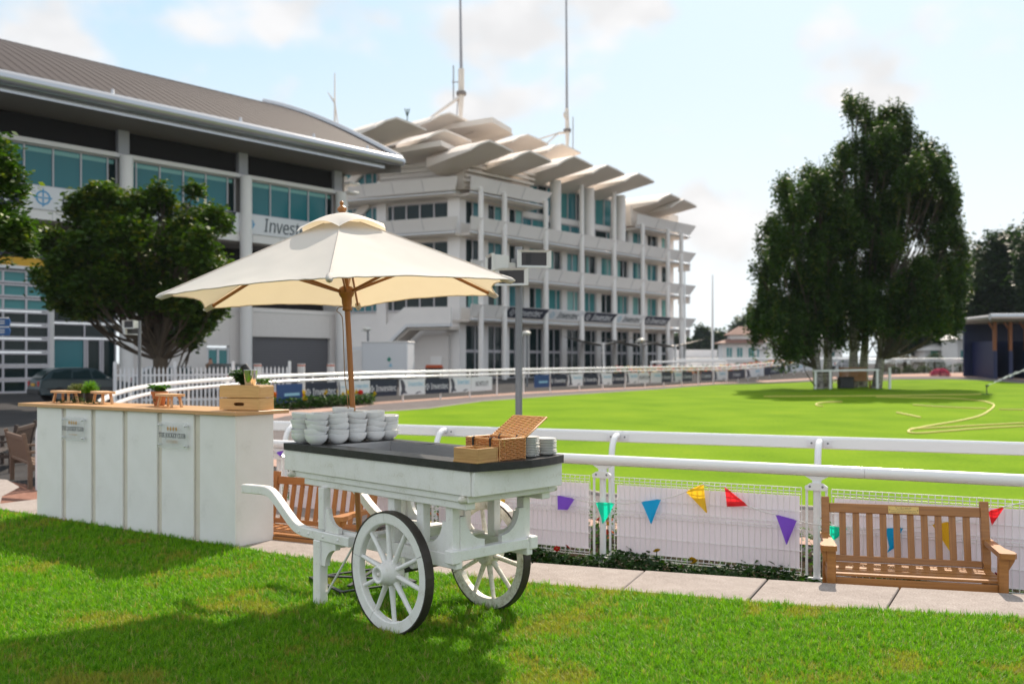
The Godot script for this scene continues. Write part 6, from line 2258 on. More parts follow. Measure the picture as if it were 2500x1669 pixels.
func build_trees() -> void:
	# round headed tree before the building
	var Z := 36.0
	var foot := at_z(392, 940, Z)
	foot.y = ground_y(foot.x, foot.z)
	var rel := func(u: float, v: float, z: float) -> Vector3: return at_z(u, v, z) - foot
	var trunk := [[[Vector3(0, -0.1, 0), Vector3(0, 0.6, 0), rel.call(391, 880, Z), rel.call(392, 850, Z), rel.call(388, 800, Z), rel.call(380, 700, Z), rel.call(370, 560, Z)], [0.36, 0.28, 0.27, 0.3, 0.2, 0.12, 0.05]],
		[[rel.call(391, 868, Z), rel.call(360, 840, Z), rel.call(310, 800, Z - 0.5), rel.call(265, 720, Z - 0.8)], [0.2, 0.17, 0.12, 0.05]], [[rel.call(393, 864, Z), rel.call(425, 830, Z), rel.call(465, 770, Z + 0.5), rel.call(500, 690, Z + 0.8)], [0.2, 0.16, 0.11, 0.05]], [[rel.call(391, 860, Z), rel.call(370, 800, Z + 0.6), rel.call(330, 720, Z + 1.0)], [0.16, 0.13, 0.06]], [[rel.call(393, 860, Z), rel.call(410, 790, Z - 0.6), rel.call(430, 690, Z - 1.0)], [0.16, 0.12, 0.06]]]
	var shape := [[85, 690], [72, 640], [100, 560], [108, 515], [160, 500], [198, 440], [240, 425], [290, 465], [330, 475], [370, 445], [420, 450], [470, 435], [505, 475], [545, 500], [565, 560], [612, 600], [600, 645], [560, 690], [565, 750], [520, 800], [480, 850], [420, 850], [430, 790], [330, 770], [260, 790], [190, 775], [130, 760]]
	var bl := lumps(shape, 110, 28, 55, 2.6, 41, 0.95)
	make_tree("broadleaf_tree", "round headed green tree with low forked trunk before the white building", "tree", foot, trunk, blobs_px(bl, foot, Z, 0.9), 15000, clump_set(201, 8, 0.2, 0.18, [Color(0.03, 0.066, 0.01), Color(0.07, 0.125, 0.016), Color(0.14, 0.16, 0.022)]), M.bark, 301, "", 0.6, 0.05)
	# branch of a nearer tree reaching in at the edge
	Z = 20.0
	foot = Vector3(-13.6, -0.3, -19.0)
	var bl2 := [[-10, 470, 70, 100, 0.0], [20, 560, 55, 50, -0.4], [45, 590, 45, 32, 0.3], [-90, 520, 130, 150, 0.0], [-200, 430, 160, 150, 1.0], [0, 390, 30, 40, 0.5], [-60, 380, 90, 80, 0.0], [-250, 600, 150, 100, -1.0]]
	make_tree("broadleaf_tree", "glossy leaved tree branch reaching in beside the sign band of the white building", "tree", foot, [[[Vector3(0, -0.1, 0), Vector3(0.1, 1.5, 0), Vector3(0, 3.0, 0), Vector3(0.2, 4.5, 0.1)], [0.2, 0.16, 0.13, 0.06]]], blobs_px(bl2, foot, Z, 0.9), 5200, clump_set(203, 8, 0.14, 0.13, [Color(0.03, 0.075, 0.012), Color(0.07, 0.14, 0.02), Color(0.14, 0.18, 0.03)]), M.bark, 303, "", 0.45, 0.05)
	# five birches round the seat on the lawn
	Z = 55.5
	var hang := clump_set(205, 11, 0.25, 0.17, [Color(0.028, 0.062, 0.014), Color(0.062, 0.112, 0.02), Color(0.11, 0.13, 0.024)], 0.85)
	var specs := [
		[2003, "leaning pale trunked birch at the end of the white hitching rail", [[2001, 947], [1995, 900], [1988, 830], [1975, 740], [1960, 600], [1945, 480]], [[1900, 480, 60, 85, 0], [1930, 560, 75, 90, 0.8], [1880, 620, 60, 90, -0.6], [1850, 720, 40, 90, 0.2], [1910, 720, 65, 90, 0.6], [1890, 800, 55, 55, -0.4], [1960, 640, 60, 100, 1.2], [1895, 420, 28, 40, 0.2]], -0.6],
		[2022, "slim birch with white bark standing close beside the leaning birch", [[2020, 947], [2022, 880], [2020, 800], [2015, 700], [2005, 560], [1990, 430]], [[1960, 500, 60, 90, 0.4], [1990, 610, 70, 110, -0.8], [2020, 740, 70, 80, -1.2], [1950, 780, 60, 60, 0.4], [1975, 430, 40, 60, 0.3]], 0.4],
		[2083, "tallest birch in the middle of the clump behind the slatted seat", [[2083, 943], [2085, 860], [2086, 760], [2088, 600], [2090, 420], [2092, 270]], [[2070, 320, 45, 75, 0], [2110, 370, 65, 85, 0.5], [2060, 430, 70, 90, -0.6], [2120, 500, 90, 110, 0.8], [2070, 600, 90, 110, -1.0], [2110, 720, 90, 90, 0.6], [2075, 255, 22, 45, 0], [2130, 275, 18, 40, 0.2]], 1.2],
		[2107, "dark trunked birch directly behind the slatted seat", [[2107, 944], [2110, 880], [2115, 800], [2130, 660], [2150, 500], [2165, 340]], [[2190, 310, 45, 65, 0.3], [2200, 400, 60, 85, -0.4], [2180, 520, 80, 100, 0.6], [2190, 650, 80, 100, -0.8], [2170, 780, 70, 70, 0.5], [2185, 260, 25, 40, 0.0]], 2.0],
		[2140, "forked birch with a thick dark base on the pink flower side of the clump", [[2140, 948], [2150, 880], [2158, 800], [2172, 700], [2220, 560], [2270, 420]], [[2290, 400, 45, 70, 0.2], [2290, 500, 60, 90, -0.4], [2300, 600, 60, 90, 0.5], [2260, 690, 80, 80, -0.6], [2310, 690, 50, 80, 0.6], [2280, 780, 70, 60, 0.2], [2330, 740, 30, 55, 0.4], [2225, 790, 60, 50, 1.0], [2345, 560, 25, 50, 0.0]], -0.2]]
	var dome := [[1812, 800], [1830, 650], [1850, 560], [1868, 490], [1890, 425], [1950, 395], [2000, 375], [2030, 300], [2058, 228], [2075, 210], [2110, 228], [2142, 258], [2190, 230], [2232, 258], [2262, 330], [2310, 325], [2332, 400], [2350, 470], [2366, 540], [2372, 620], [2362, 700], [2352, 780], [2300, 825], [2230, 825], [2150, 795], [2090, 835], [2040, 845], [1980, 840], [1930, 862], [1880, 866], [1846, 835]]
	var all := lumps(dome, 240, 22, 46, 3.2, 43, 1.2)
	for q in specs: q[3] = []
	for l in all:
		var best := 0
		var bd := 1e9
		for k in specs.size():
			for c in specs[k][2]:
				var dd := Vector2(l[0], l[1]).distance_to(Vector2(c[0], c[1]))
				if dd < bd:
					bd = dd
					best = k
		specs[best][3].append(l)
	for k in specs.size():
		var q: Array = specs[k]
		var zz: float = Z + q[4]
		foot = on_ground(q[0], 947.0)
		foot = at_z(q[0], 947, zz)
		foot.y = ground_y(foot.x, foot.z)
		var tp := []
		var tr := []
		for j in q[2].size():
			var p := at_z(q[2][j][0], q[2][j][1], zz) - foot
			if j == 0: p.y = -0.1
			tp.append(p)
			tr.append([0.32, 0.24, 0.2, 0.15, 0.09, 0.03][j])
		make_tree("birch_tree", q[1], "birch tree", foot, [[tp, tr]], blobs_px(q[3], foot, zz, 0.95), 115 * q[3].size(), hang, M.birch_bark, 310 + k, "birches on the ring lawn", 0.75, 0.045, 1.5)
	# dark trees at the right and far off
	var dense := clump_set(207, 9, 0.55, 0.46, [Color(0.012, 0.03, 0.012), Color(0.03, 0.06, 0.018), Color(0.05, 0.085, 0.02)])
	for q in [[2470, 110.0, "tall dark broadleaf tree behind the open shelter", [[2470, 640, 85, 85, 0], [2430, 730, 75, 80, -1], [2500, 760, 90, 90, 1], [2410, 810, 50, 60, 0], [2470, 850, 90, 60, 0]], 5200], [2385, 118.0, "dark tree standing between the birches and the shelter", [[2390, 680, 55, 65, 0], [2365, 760, 55, 70, 1], [2400, 840, 60, 55, 0], [2340, 830, 50, 50, 0]], 3600], [2260, 120.0, "low dark tree behind the birches near the white fence", [[2260, 800, 70, 45, 0], [2200, 830, 50, 35, 0], [2310, 830, 55, 40, 0]], 2600], [2560, 100.0, "broad dark tree over the roof of the shelter", [[2560, 640, 80, 120, 0], [2580, 780, 90, 100, 0]], 2600]]:
		foot = at_z(q[0], 905, q[1])
		foot.y = ground_y(foot.x, foot.z)
		make_tree("broadleaf_tree", q[2], "tree", foot, [[[Vector3(0, -0.2, 0), Vector3(0, 3, 0), Vector3(0, 6.5, 0)], [0.45, 0.35, 0.2]]], blobs_px(q[3], foot, q[1], 0.8), q[4], dense, M.bark, int(q[0]), "dark trees beyond the ring", 0.5, 0.12)
	var far := clump_set(209, 8, 1.1, 0.95, [Color(0.015, 0.035, 0.016), Color(0.035, 0.07, 0.026), Color(0.055, 0.09, 0.03)])
	for q in [[1714, "dark cone shaped conifer beyond the white stands", [[1714, 815, 14, 22, 0], [1714, 840, 22, 20, 0], [1714, 860, 26, 18, 0]]], [1660, "dark hedge like trees behind the grandstand corner", [[1650, 838, 25, 22, 0], [1675, 850, 24, 20, 0]]], [1752, "low rounded tree beyond the brown roofed house", [[1750, 832, 28, 20, 0], [1735, 850, 30, 18, 0]]], [1822, "airy round tree rising behind the brown roofed house", [[1822, 800, 34, 26, 0], [1800, 820, 24, 20, 0], [1850, 815, 26, 20, 0]]], [1870, "small dark tree between the brown roofed house and the birches", [[1868, 825, 24, 22, 0], [1890, 840, 22, 20, 0]]]]:
		foot = at_z(q[0], 890, 260.0)
		foot.y = 0.3
		make_tree("distant_tree", q[1], "tree", foot, [[[Vector3(0, -0.2, 0), Vector3(0, 2, 0), Vector3(0, 4, 0)], [0.4, 0.3, 0.2]]], blobs_px(q[2], foot, 260.0, 0.8), 700, far, M.bark, int(q[0]), "trees on the skyline", 0.6, 0.15)

# hatchback: length along x (front +x), built from a loft of cross sections
func make_car(label: String, pos: Vector3, turn: float, paint: Material, L := 4.0, Hc := 1.42) -> void:
	var c := thing("parked_car", label, "car", pos, turn, "cars parked before the white building")
	var k := L / 4.0
	# outlines: body side profile and glasshouse profile
	var body := [Vector2(-1.95, 0.32), Vector2(1.85, 0.28), Vector2(2.0, 0.42), Vector2(2.0, 0.6), Vector2(1.9, 0.72), Vector2(1.2, 0.86), Vector2(0.85, 0.92), Vector2(-1.75, 0.97), Vector2(-1.97, 0.9), Vector2(-2.02, 0.55)]
	var rows := []
	for q in [[0.86, 0.0], [0.86, 1.0]]: pass
	var g := Geo.new()
	var o := PackedVector2Array()
	for p in body: o.append(Vector2(p.x * k, p.y))
	# three slabs across the width give the flanks a shoulder
	var prof := [[-0.83, 0.93], [-0.85, 0.985], [-0.8, 1.0], [0.8, 1.0], [0.85, 0.985], [0.83, 0.93]]
	var cen := Vector2(0, 0.6)
	for q in prof:
		var row := []
		for p in o: row.append(Vector3(cen.x + (p.x - cen.x) * q[1], cen.y + (p.y - cen.y) * (q[1] if absf(q[0]) > 0.82 else 1.0), q[0]))
		rows.append(row)
	for i in rows.size() - 1:
		for j in o.size():
			var jj := (j + 1) % o.size()
			g.quad(rows[i][j], rows[i + 1][j], rows[i + 1][jj], rows[i][jj])
	g.poly(rows[0])
	var last: Array = rows[-1].duplicate()
	last.reverse()
	g.poly(last)
	part(c, "body", g.mesh(), paint)
	# glasshouse
	var gh := [Vector2(-1.9, 0.92), Vector2(0.95, 0.88), Vector2(0.25, Hc - 0.04), Vector2(-0.1, Hc), Vector2(-1.2, Hc - 0.02), Vector2(-1.45, Hc - 0.08)]
	g = Geo.new()
	var a := []
	var b := []
	for p in gh:
		var t := clampf((p.y - 0.9) / (Hc - 0.9), 0, 1)
		a.append(Vector3(p.x * k, p.y, -0.8 + 0.16 * t))
		b.append(Vector3(p.x * k, p.y, 0.8 - 0.16 * t))
	for j in gh.size():
		var jj := (j + 1) % gh.size()
		g.quad(a[j], b[j], b[jj], a[jj])
	g.poly(a)
	var br: Array = b.duplicate()
	br.reverse()
	g.poly(br)
	part(c, "cabin", g.mesh(), paint)
	# side windows, rear and front screens lie just proud of the cabin
	for s in [-1.0, 1.0]:
		for w in [[-1.55, -0.78, -1.4, -0.72], [-0.7, 0.05, -0.66, -0.02], [0.13, 0.78, 0.05, 0.24]]:
			var z0: float = s * 0.795
			var z1: float = s * 0.672
			var wg := Geo.new()
			var q := [Vector3(w[0] * k, 0.97, z0), Vector3(w[1] * k, 0.96, z0), Vector3(w[3] * k, Hc - 0.1, z1), Vector3(w[2] * k, Hc - 0.12, z1)]
			if s < 0: q.reverse()
			wg.quad(q[3], q[2], q[1], q[0])
			part(c, "side_window", wg.mesh(), M.car_glass)
		part(c, "rub_strip", boxm(3.4 * k, 0.06, 0.02), M.black_metal, T(0, 0.55, s * 0.857))
		part(c, "mirror", boxm(0.1, 0.1, 0.16, 0.03), paint, T(0.62 * k, 0.98, s * 0.9))
		for x in [-1.22, 1.25]:
			var w := part(c, "wheel", lathem([Vector2(0, -0.1), Vector2(0.28, -0.1), Vector2(0.31, -0.07), Vector2(0.31, 0.07), Vector2(0.28, 0.1), Vector2(0, 0.1)], 20), M.black_metal, Transform3D(Basis(Vector3.RIGHT, PI / 2), Vector3(x * k, 0.31, s * 0.76)))
			part(w, "rim", lathem([Vector2(0, 0.02), Vector2(0.19, 0.02), Vector2(0.2, 0.0), Vector2(0.2, -0.02)], 16), M.galvanised, T(0, 0.09 * s, 0))
		part(c, "tail_light", boxm(0.05, 0.2, 0.18, 0.01), M.tail_red, T(-2.0 * k, 0.76, s * 0.68))
		part(c, "headlight", boxm(0.06, 0.13, 0.3, 0.02), M.sign_white, T(1.94 * k, 0.62, s * 0.58))
	var rg := Geo.new()
	rg.quad(Vector3(-1.475 * k, Hc - 0.12, -0.6), Vector3(-1.475 * k, Hc - 0.12, 0.6), Vector3(-1.86 * k, 0.985, 0.7), Vector3(-1.86 * k, 0.985, -0.7))
	part(c, "rear_window", rg.mesh(), M.car_glass, T(-0.03, 0.01, 0))
	rg = Geo.new()
	rg.quad(Vector3(0.3 * k, Hc - 0.08, 0.6), Vector3(0.3 * k, Hc - 0.08, -0.6), Vector3(0.88 * k, 0.95, -0.7), Vector3(0.88 * k, 0.95, 0.7))
	part(c, "windscreen", rg.mesh(), M.car_glass, T(0.03, 0.015, 0))
	part(c, "number_plate", boxm(0.02, 0.11, 0.5), M.sign_yellow, T(-2.02 * k, 0.72, 0))
	part(c, "bumper", boxm(0.16, 0.22, 1.62, 0.04), M.black_metal, T(-1.97 * k, 0.43, 0))
	part(c, "bumper", boxm(0.16, 0.2, 1.6, 0.04), M.black_metal, T(1.95 * k, 0.4, 0))

# smooth union of tapered bones meshed as surface nets
func body_mesh(bones: Array, cell: float) -> ArrayMesh:
	var lo: Vector3 = bones[0][0]
	var hi: Vector3 = bones[0][0]
	for b in bones:
		for k in 2:
			var r: float = b[2 + k]
			lo = lo.min(b[k] - Vector3.ONE * r)
			hi = hi.max(b[k] + Vector3.ONE * r)
	lo -= Vector3.ONE * cell * 2
	hi += Vector3.ONE * cell * 2
	var n := Vector3i(((hi - lo) / cell).ceil()) + Vector3i.ONE
	var f := PackedFloat32Array()
	f.resize(n.x * n.y * n.z)
	var val := func(p: Vector3) -> float:
		var s := 0.0
		for b in bones:
			var ab: Vector3 = b[1] - b[0]
			var t := clampf((p - b[0]).dot(ab) / ab.length_squared(), 0, 1)
			var d: float = (p - b[0] - ab * t).length() - lerpf(b[2], b[3], t)
			s += exp(-d * 28.0)
		return -log(maxf(s, 1e-30)) / 28.0
	for z in n.z:
		for y in n.y:
			for x in n.x: f[(z * n.y + y) * n.x + x] = val.call(lo + Vector3(x, y, z) * cell)
	var ids := {}
	var g := Geo.new()
	var st := [1, n.x, n.x * n.y]
	for z in n.z - 1:
		for y in n.y - 1:
			for x in n.x - 1:
				var i := (z * n.y + y) * n.x + x
				var sum := Vector3.ZERO
				var cnt := 0
				for c in 8:
					for ax in 3:
						if c >> ax & 1: continue
						var d := c | 1 << ax
						var fa := f[i + (c & 1) + (c >> 1 & 1) * st[1] + (c >> 2) * st[2]]
						var fb := f[i + (d & 1) + (d >> 1 & 1) * st[1] + (d >> 2) * st[2]]
						if (fa < 0) != (fb < 0):
							var p := Vector3(c & 1, c >> 1 & 1, c >> 2)
							p[ax] += fa / (fa - fb)
							sum += p
							cnt += 1
				if cnt:
					var q := lo + (Vector3(x, y, z) + sum / cnt) * cell
					var e := cell * 0.5
					var nn := Vector3(val.call(q + Vector3(e, 0, 0)) - val.call(q - Vector3(e, 0, 0)), val.call(q + Vector3(0, e, 0)) - val.call(q - Vector3(0, e, 0)), val.call(q + Vector3(0, 0, e)) - val.call(q - Vector3(0, 0, e)))
					ids[i] = g.push(q, nn.normalized())
	for i in ids:
		var x: int = i % n.x
		var y: int = (i / n.x) % n.y
		var z: int = i / (n.x * n.y)
		for ax in 3:
			var a1 := (ax + 1) % 3
			var a2 := (ax + 2) % 3
			if [x, y, z][a1] == 0 or [x, y, z][a2] == 0: continue
			var j: int = i + st[ax]
			if (f[i] < 0) == (f[j] < 0): continue
			var q := [i, i - st[a1], i - st[a1] - st[a2], i - st[a2]]
			if not (ids.has(q[1]) and ids.has(q[2]) and ids.has(q[3])): continue
			if f[i] < 0: g.idx.append_array([ids[q[0]], ids[q[3]], ids[q[2]], ids[q[0]], ids[q[2]], ids[q[1]]])
			else: g.idx.append_array([ids[q[0]], ids[q[1]], ids[q[2]], ids[q[0]], ids[q[2]], ids[q[3]]])
	return g.mesh()

func build_person() -> void:
	var Z := 55.0
	var foot := at_z(513, 940, Z)
	foot.y = ground_y(foot.x, foot.z)
	var p := thing("person", "person in a brown top standing beside the glazed doors", "person", foot, 0.3)
	var V := func(x: float, y: float, z: float) -> Vector3: return Vector3(x, y, z)
	var bones := [[V.call(0, 1.58, 0.02), V.call(0, 1.68, 0.0), 0.085, 0.095], [V.call(0, 1.42, 0), V.call(0, 1.56, 0.01), 0.06, 0.06], [V.call(0, 1.0, 0), V.call(0, 1.38, 0), 0.14, 0.16], [V.call(-0.17, 1.38, 0), V.call(0.17, 1.38, 0), 0.07, 0.07],
		[V.call(-0.2, 1.38, 0), V.call(-0.25, 1.1, -0.02), 0.06, 0.048], [V.call(-0.25, 1.1, -0.02), V.call(-0.2, 0.88, 0.1), 0.045, 0.035], [V.call(0.2, 1.38, 0), V.call(0.27, 1.1, -0.02), 0.06, 0.048], [V.call(0.27, 1.1, -0.02), V.call(0.26, 0.85, 0.06), 0.045, 0.035],
		[V.call(-0.09, 0.95, 0), V.call(-0.1, 0.5, 0.02), 0.1, 0.065], [V.call(-0.1, 0.5, 0.02), V.call(-0.1, 0.08, -0.02), 0.062, 0.042], [V.call(0.09, 0.95, 0), V.call(0.11, 0.5, 0.03), 0.1, 0.065], [V.call(0.11, 0.5, 0.03), V.call(0.12, 0.08, 0), 0.062, 0.042], [V.call(-0.1, 0.05, -0.02), V.call(-0.11, 0.04, 0.14), 0.045, 0.035], [V.call(0.12, 0.05, 0), V.call(0.13, 0.04, 0.16), 0.045, 0.035]]
	for s in [-1.0, 1.0]:
		var w: Vector3 = V.call(-0.2, 0.88, 0.1) if s < 0 else V.call(0.26, 0.85, 0.06)
		bones.append([w, w + Vector3(0, -0.07, 0.02), 0.03, 0.034])
	part(p, "figure", body_mesh(bones, 0.032), M.skin)
	part(p, "shirt", body_mesh([[V.call(0, 1.0, 0), V.call(0, 1.38, 0), 0.155, 0.172], [V.call(-0.17, 1.39, 0), V.call(0.17, 1.39, 0), 0.08, 0.08], [V.call(-0.2, 1.38, 0), V.call(-0.245, 1.14, -0.02), 0.072, 0.062], [V.call(0.2, 1.38, 0), V.call(0.262, 1.14, -0.02), 0.072, 0.062]], 0.036), M.shirt_brown)
	part(p, "trousers", body_mesh([[V.call(-0.09, 0.95, 0), V.call(-0.1, 0.5, 0.02), 0.112, 0.078], [V.call(-0.1, 0.5, 0.02), V.call(-0.1, 0.1, -0.02), 0.078, 0.062], [V.call(0.09, 0.95, 0), V.call(0.11, 0.5, 0.03), 0.112, 0.078], [V.call(0.11, 0.5, 0.03), V.call(0.12, 0.1, 0), 0.078, 0.062]], 0.036), M.horse_grey)
	part(p, "hair", body_mesh([[V.call(0, 1.68, -0.02), V.call(0, 1.73, -0.015), 0.1, 0.095]], 0.03), M.black_metal)

func build_misc() -> void:
	var cp := mat("car_blue", C(0.02, 0.05, 0.065), 0.2)
	cp.clearcoat_enabled = true
	var cs := mat("car_silver", C(0.45, 0.46, 0.48), 0.25, 0.4)
	cs.clearcoat_enabled = true
	mat("car_dark", C(0.03, 0.028, 0.028), 0.3)
	mat("car_glass", C(0.02, 0.04, 0.045), 0.05).metallic_specular = 0.6
	mat("tail_red", C(0.4, 0.01, 0.01), 0.3)
	mat("skin", C(0.4, 0.2, 0.13), 0.6)
	mat("shirt_brown", C(0.2, 0.12, 0.08), 0.8)
	var p := at_z(205, 965, 40.0)
	p.y = ground_y(p.x, p.z)
	make_car("dark blue green hatchback car with yellow rear plate behind the bar", p, deg_to_rad(42.0), cp)
	p = at_z(445, 960, 46.0)
	p.y = ground_y(p.x, p.z)
	make_car("silver car parked behind the white picket fence", p, deg_to_rad(8.0), cs, 4.4, 1.45)
	p = at_z(545, 960, 52.5)
	p.y = ground_y(p.x, p.z)
	make_car("dark grey car parked nose in beside the glazed doors", p, deg_to_rad(130.0), M.car_dark, 4.2, 1.5)
	build_person()
	# white picket fence
	var Z := 34.0
	var a := at_z(277, 950, Z)
	var b := at_z(705, 950, Z + 1.5)
	a.y = ground_y(a.x, a.z)
	b.y = ground_y(b.x, b.z)
	var pf := thing("picket_fence", "white pointed picket fence behind the curved end of the rail", "fence", a)
	var pale := prismm([Vector2(-0.032, 0), Vector2(0.032, 0), Vector2(0.032, 1.46), Vector2(0, 1.56), Vector2(-0.032, 1.46)], 0.02)
	var len := a.distance_to(b)
	var d := (b - a).normalized()
	var yaw := atan2(-d.z, d.x)
	var n := int(len / 0.145)
	for k in n:
		part(pf, "picket", pale, M.white_plastic, Transform3D(Basis(Vector3.UP, yaw), (b - a) * (k + 0.5) / n))
	for y in [0.35, 1.25]: plank(pf, "fence_rail", Vector3.UP * y + Vector3(0, 0, -0.03), (b - a) + Vector3.UP * y + Vector3(0, 0, -0.03), 0.07, 0.03, M.white_plastic)
	for k in 4: part(pf, "fence_post", boxm(0.11, 1.75, 0.11, 0.01), M.white_plastic, Transform3D(Basis(Vector3.UP, yaw), (b - a) * k / 3.0 + Vector3(0, 0.87, -0.1)))
	# white box trailer, bollards, bin
	Z = 62.0
	p = at_z(948, 950, Z)
	p.y = ground_y(p.x, p.z)
	var t := thing("box_trailer", "white box trailer with a small green mark parked before the stair", "trailer", p, deg_to_rad(-8.0))
	part(t, "body", boxm(3.05, 2.35, 1.9, 0.05), M.sign_white, T(0, 1.65, 0))
	part(t, "roof_cap", boxm(3.1, 0.1, 1.95, 0.03), M.render_white, T(0, 2.86, 0))
	part(t, "chassis", boxm(3.4, 0.12, 1.5), M.black_metal, T(0.1, 0.42, 0))
	for x in [-0.5, 0.4]:
		part(t, "wheel", lathem([Vector2(0, -0.1), Vector2(0.3, -0.09), Vector2(0.32, 0), Vector2(0.3, 0.09), Vector2(0, 0.1)], 16), M.black_metal, Transform3D(Basis(Vector3.RIGHT, PI / 2), Vector3(x, 0.32, 0.85)))
	part(t, "emblem", prismm([Vector2(-0.14, 0), Vector2(0.0, -0.16), Vector2(0.16, 0.02), Vector2(0.02, 0.18)], 0.02), M.emblem_green, T(0.3, 1.72, 0.96))
	part(t, "emblem", prismm([Vector2(-0.12, -0.12), Vector2(0.14, -0.16), Vector2(0.06, 0.1)], 0.02), M.sign_pale_blue, T(0.38, 1.4, 0.96))
	p = at_z(1060, 950, 66.0)
	p.y = ground_y(p.x, p.z)
	t = thing("wheeled_bin", "dark wheeled bin with an orange lid beside the box trailer", "bin", p)
	part(t, "body", prismm([Vector2(-0.5, 0.1), Vector2(0.5, 0.1), Vector2(0.58, 1.15), Vector2(-0.58, 1.15)], 0.9), M.black_metal)
	part(t, "lid", prismm([Vector2(-0.64, 1.15), Vector2(0.64, 1.15), Vector2(0.5, 1.36), Vector2(-0.5, 1.36)], 1.0), M.orange)
	for q in [[628, 914.0], [735, 914.0], [807, 914.0]]:
		p = at_z(q[0], 950, 44.0)
		p.y = ground_y(p.x, p.z)
		t = thing("bollard", "stout white bollard with a red band by the roller shutter", "bollard", p, 0, "bollards by the shutter")
		part(t, "post", tubem([Vector3(0, -0.05, 0), Vector3(0, 1.55, 0)], 0.17, 14), M.render_white)
		part(t, "band", tubem([Vector3(0, 1.44, 0), Vector3(0, 1.5, 0)], 0.178, 14), M.orange)
	# blue finger signs at the edge
	Z = 24.0
	p = at_z(-18, 950, Z)
	p.y = ground_y(p.x, p.z)
	t = thing("finger_sign", "blue direction signs with pointed ends on a white post", "sign", p)
	part(t, "post", tubem([Vector3(0, -0.05, 0), Vector3(0, 3.2, 0)], 0.045, 10), M.white_rail)
	for q in [[787, 797, "sign_blue_deep"], [809, 806, "sign_blue_deep"]]:
		var y := at_z(0, q[0], Z).y - p.y
		var w := (26.0 + 18.0) * Z / F
		part(t, "finger", prismm([Vector2(0, -0.1), Vector2(w - 0.03, -0.1), Vector2(w, 0), Vector2(w - 0.03, 0.1), Vector2(0, 0.1)], 0.03), M.sign_blue_deep, T(0, y, 0.03))
		part(t, "cap", boxm(w - 0.06, 0.035, 0.04), M.sign_white, T(w / 2 - 0.03, y + 0.115, 0.03))
		for k in 2: part(t, "print_line", boxm(0.16, 0.03, 0.006), M.sign_white, T(w - 0.22, y + 0.035 - k * 0.06, 0.048))
	# lamps and flagpoles before the stand
	for q in [[1287, 815, 950, 60.0, "short lamp post with a round white head before the grandstand windows"], [1567, 832, 945, 66.0, "lamp post with twin heads at the end of the sun sails"], [898, 805, 950, 64.0, "slim lamp post with a round head behind the box trailer"]]:
		var ft := at_z(q[0], q[2], q[3])
		ft.y = ground_y(ft.x, ft.z)
		var hh: float = at_z(q[0], q[1], q[3]).y - ft.y
		t = thing("lamp_post", q[4], "lamp post", ft)
		part(t, "post", tubem([Vector3(0, -0.05, 0), Vector3(0, hh, 0)], 0.07, 8), M.galvanised)
		part(t, "head", lathem([Vector2(0, 0), Vector2(0.16, 0.02), Vector2(0.3, 0.12), Vector2(0.24, 0.24), Vector2(0, 0.3)], 12), M.speaker_case, T(-0.05, hh - 0.1, 0))
		part(t, "arm", boxm(0.5, 0.08, 0.1), M.speaker_case, T(-0.2, hh - 0.05, 0))
	for q in [[1740, 676, 900, 110.0], [1672, 668, 900, 100.0]]:
		var ft := at_z(q[0], q[2], q[3])
		ft.y = 0.2
		t = thing("flagpole", "bare white flagpole %s" % ["standing before the brown roofed house", "beside the grandstand corner"][0 if q[0] > 1700 else 1], "flagpole", ft)
		part(t, "pole", tubem([Vector3(0, -0.1, 0), Vector3(0, at_z(q[0], q[1], q[3]).y * 0.5, 0), Vector3(0, at_z(q[0], q[1], q[3]).y, 0)], [0.16, 0.13, 0.07], 10), M.white_rail)
		part(t, "truck", lathem([Vector2(0, -0.06), Vector2(0.11, 0), Vector2(0, 0.08)], 8), M.white_rail, T(0, at_z(q[0], q[1], q[3]).y, 0))
	build_far_place()
	build_ring_things()

func gabled(b: Node3D, w: float, d: float, h: float, roof_h: float, wall: Material, roof: Material, over := 0.4) -> void:
	part(b, "wall", boxm(w, h, d), wall, T(0, h / 2, 0))
	var g := Geo.new()
	var x := w / 2 + over
	var z := d / 2 + over
	var r := maxf(x - z, 0.3)
	var y := h + 0.02
	var A := Vector3(-x, y, z)
	var B := Vector3(x, y, z)
	var Cc := Vector3(x, y, -z)
	var D := Vector3(-x, y, -z)
	var R0 := Vector3(-r, y + roof_h, 0)
	var R1 := Vector3(r, y + roof_h, 0)
	g.quad(R0, R1, B, A)
	g.quad(R1, R0, D, Cc)
	g.tri(R1, Cc, B)
	g.tri(R0, A, D)
	g.quad(A, B, Cc, D)
	part(b, "roof", g.mesh(), roof)

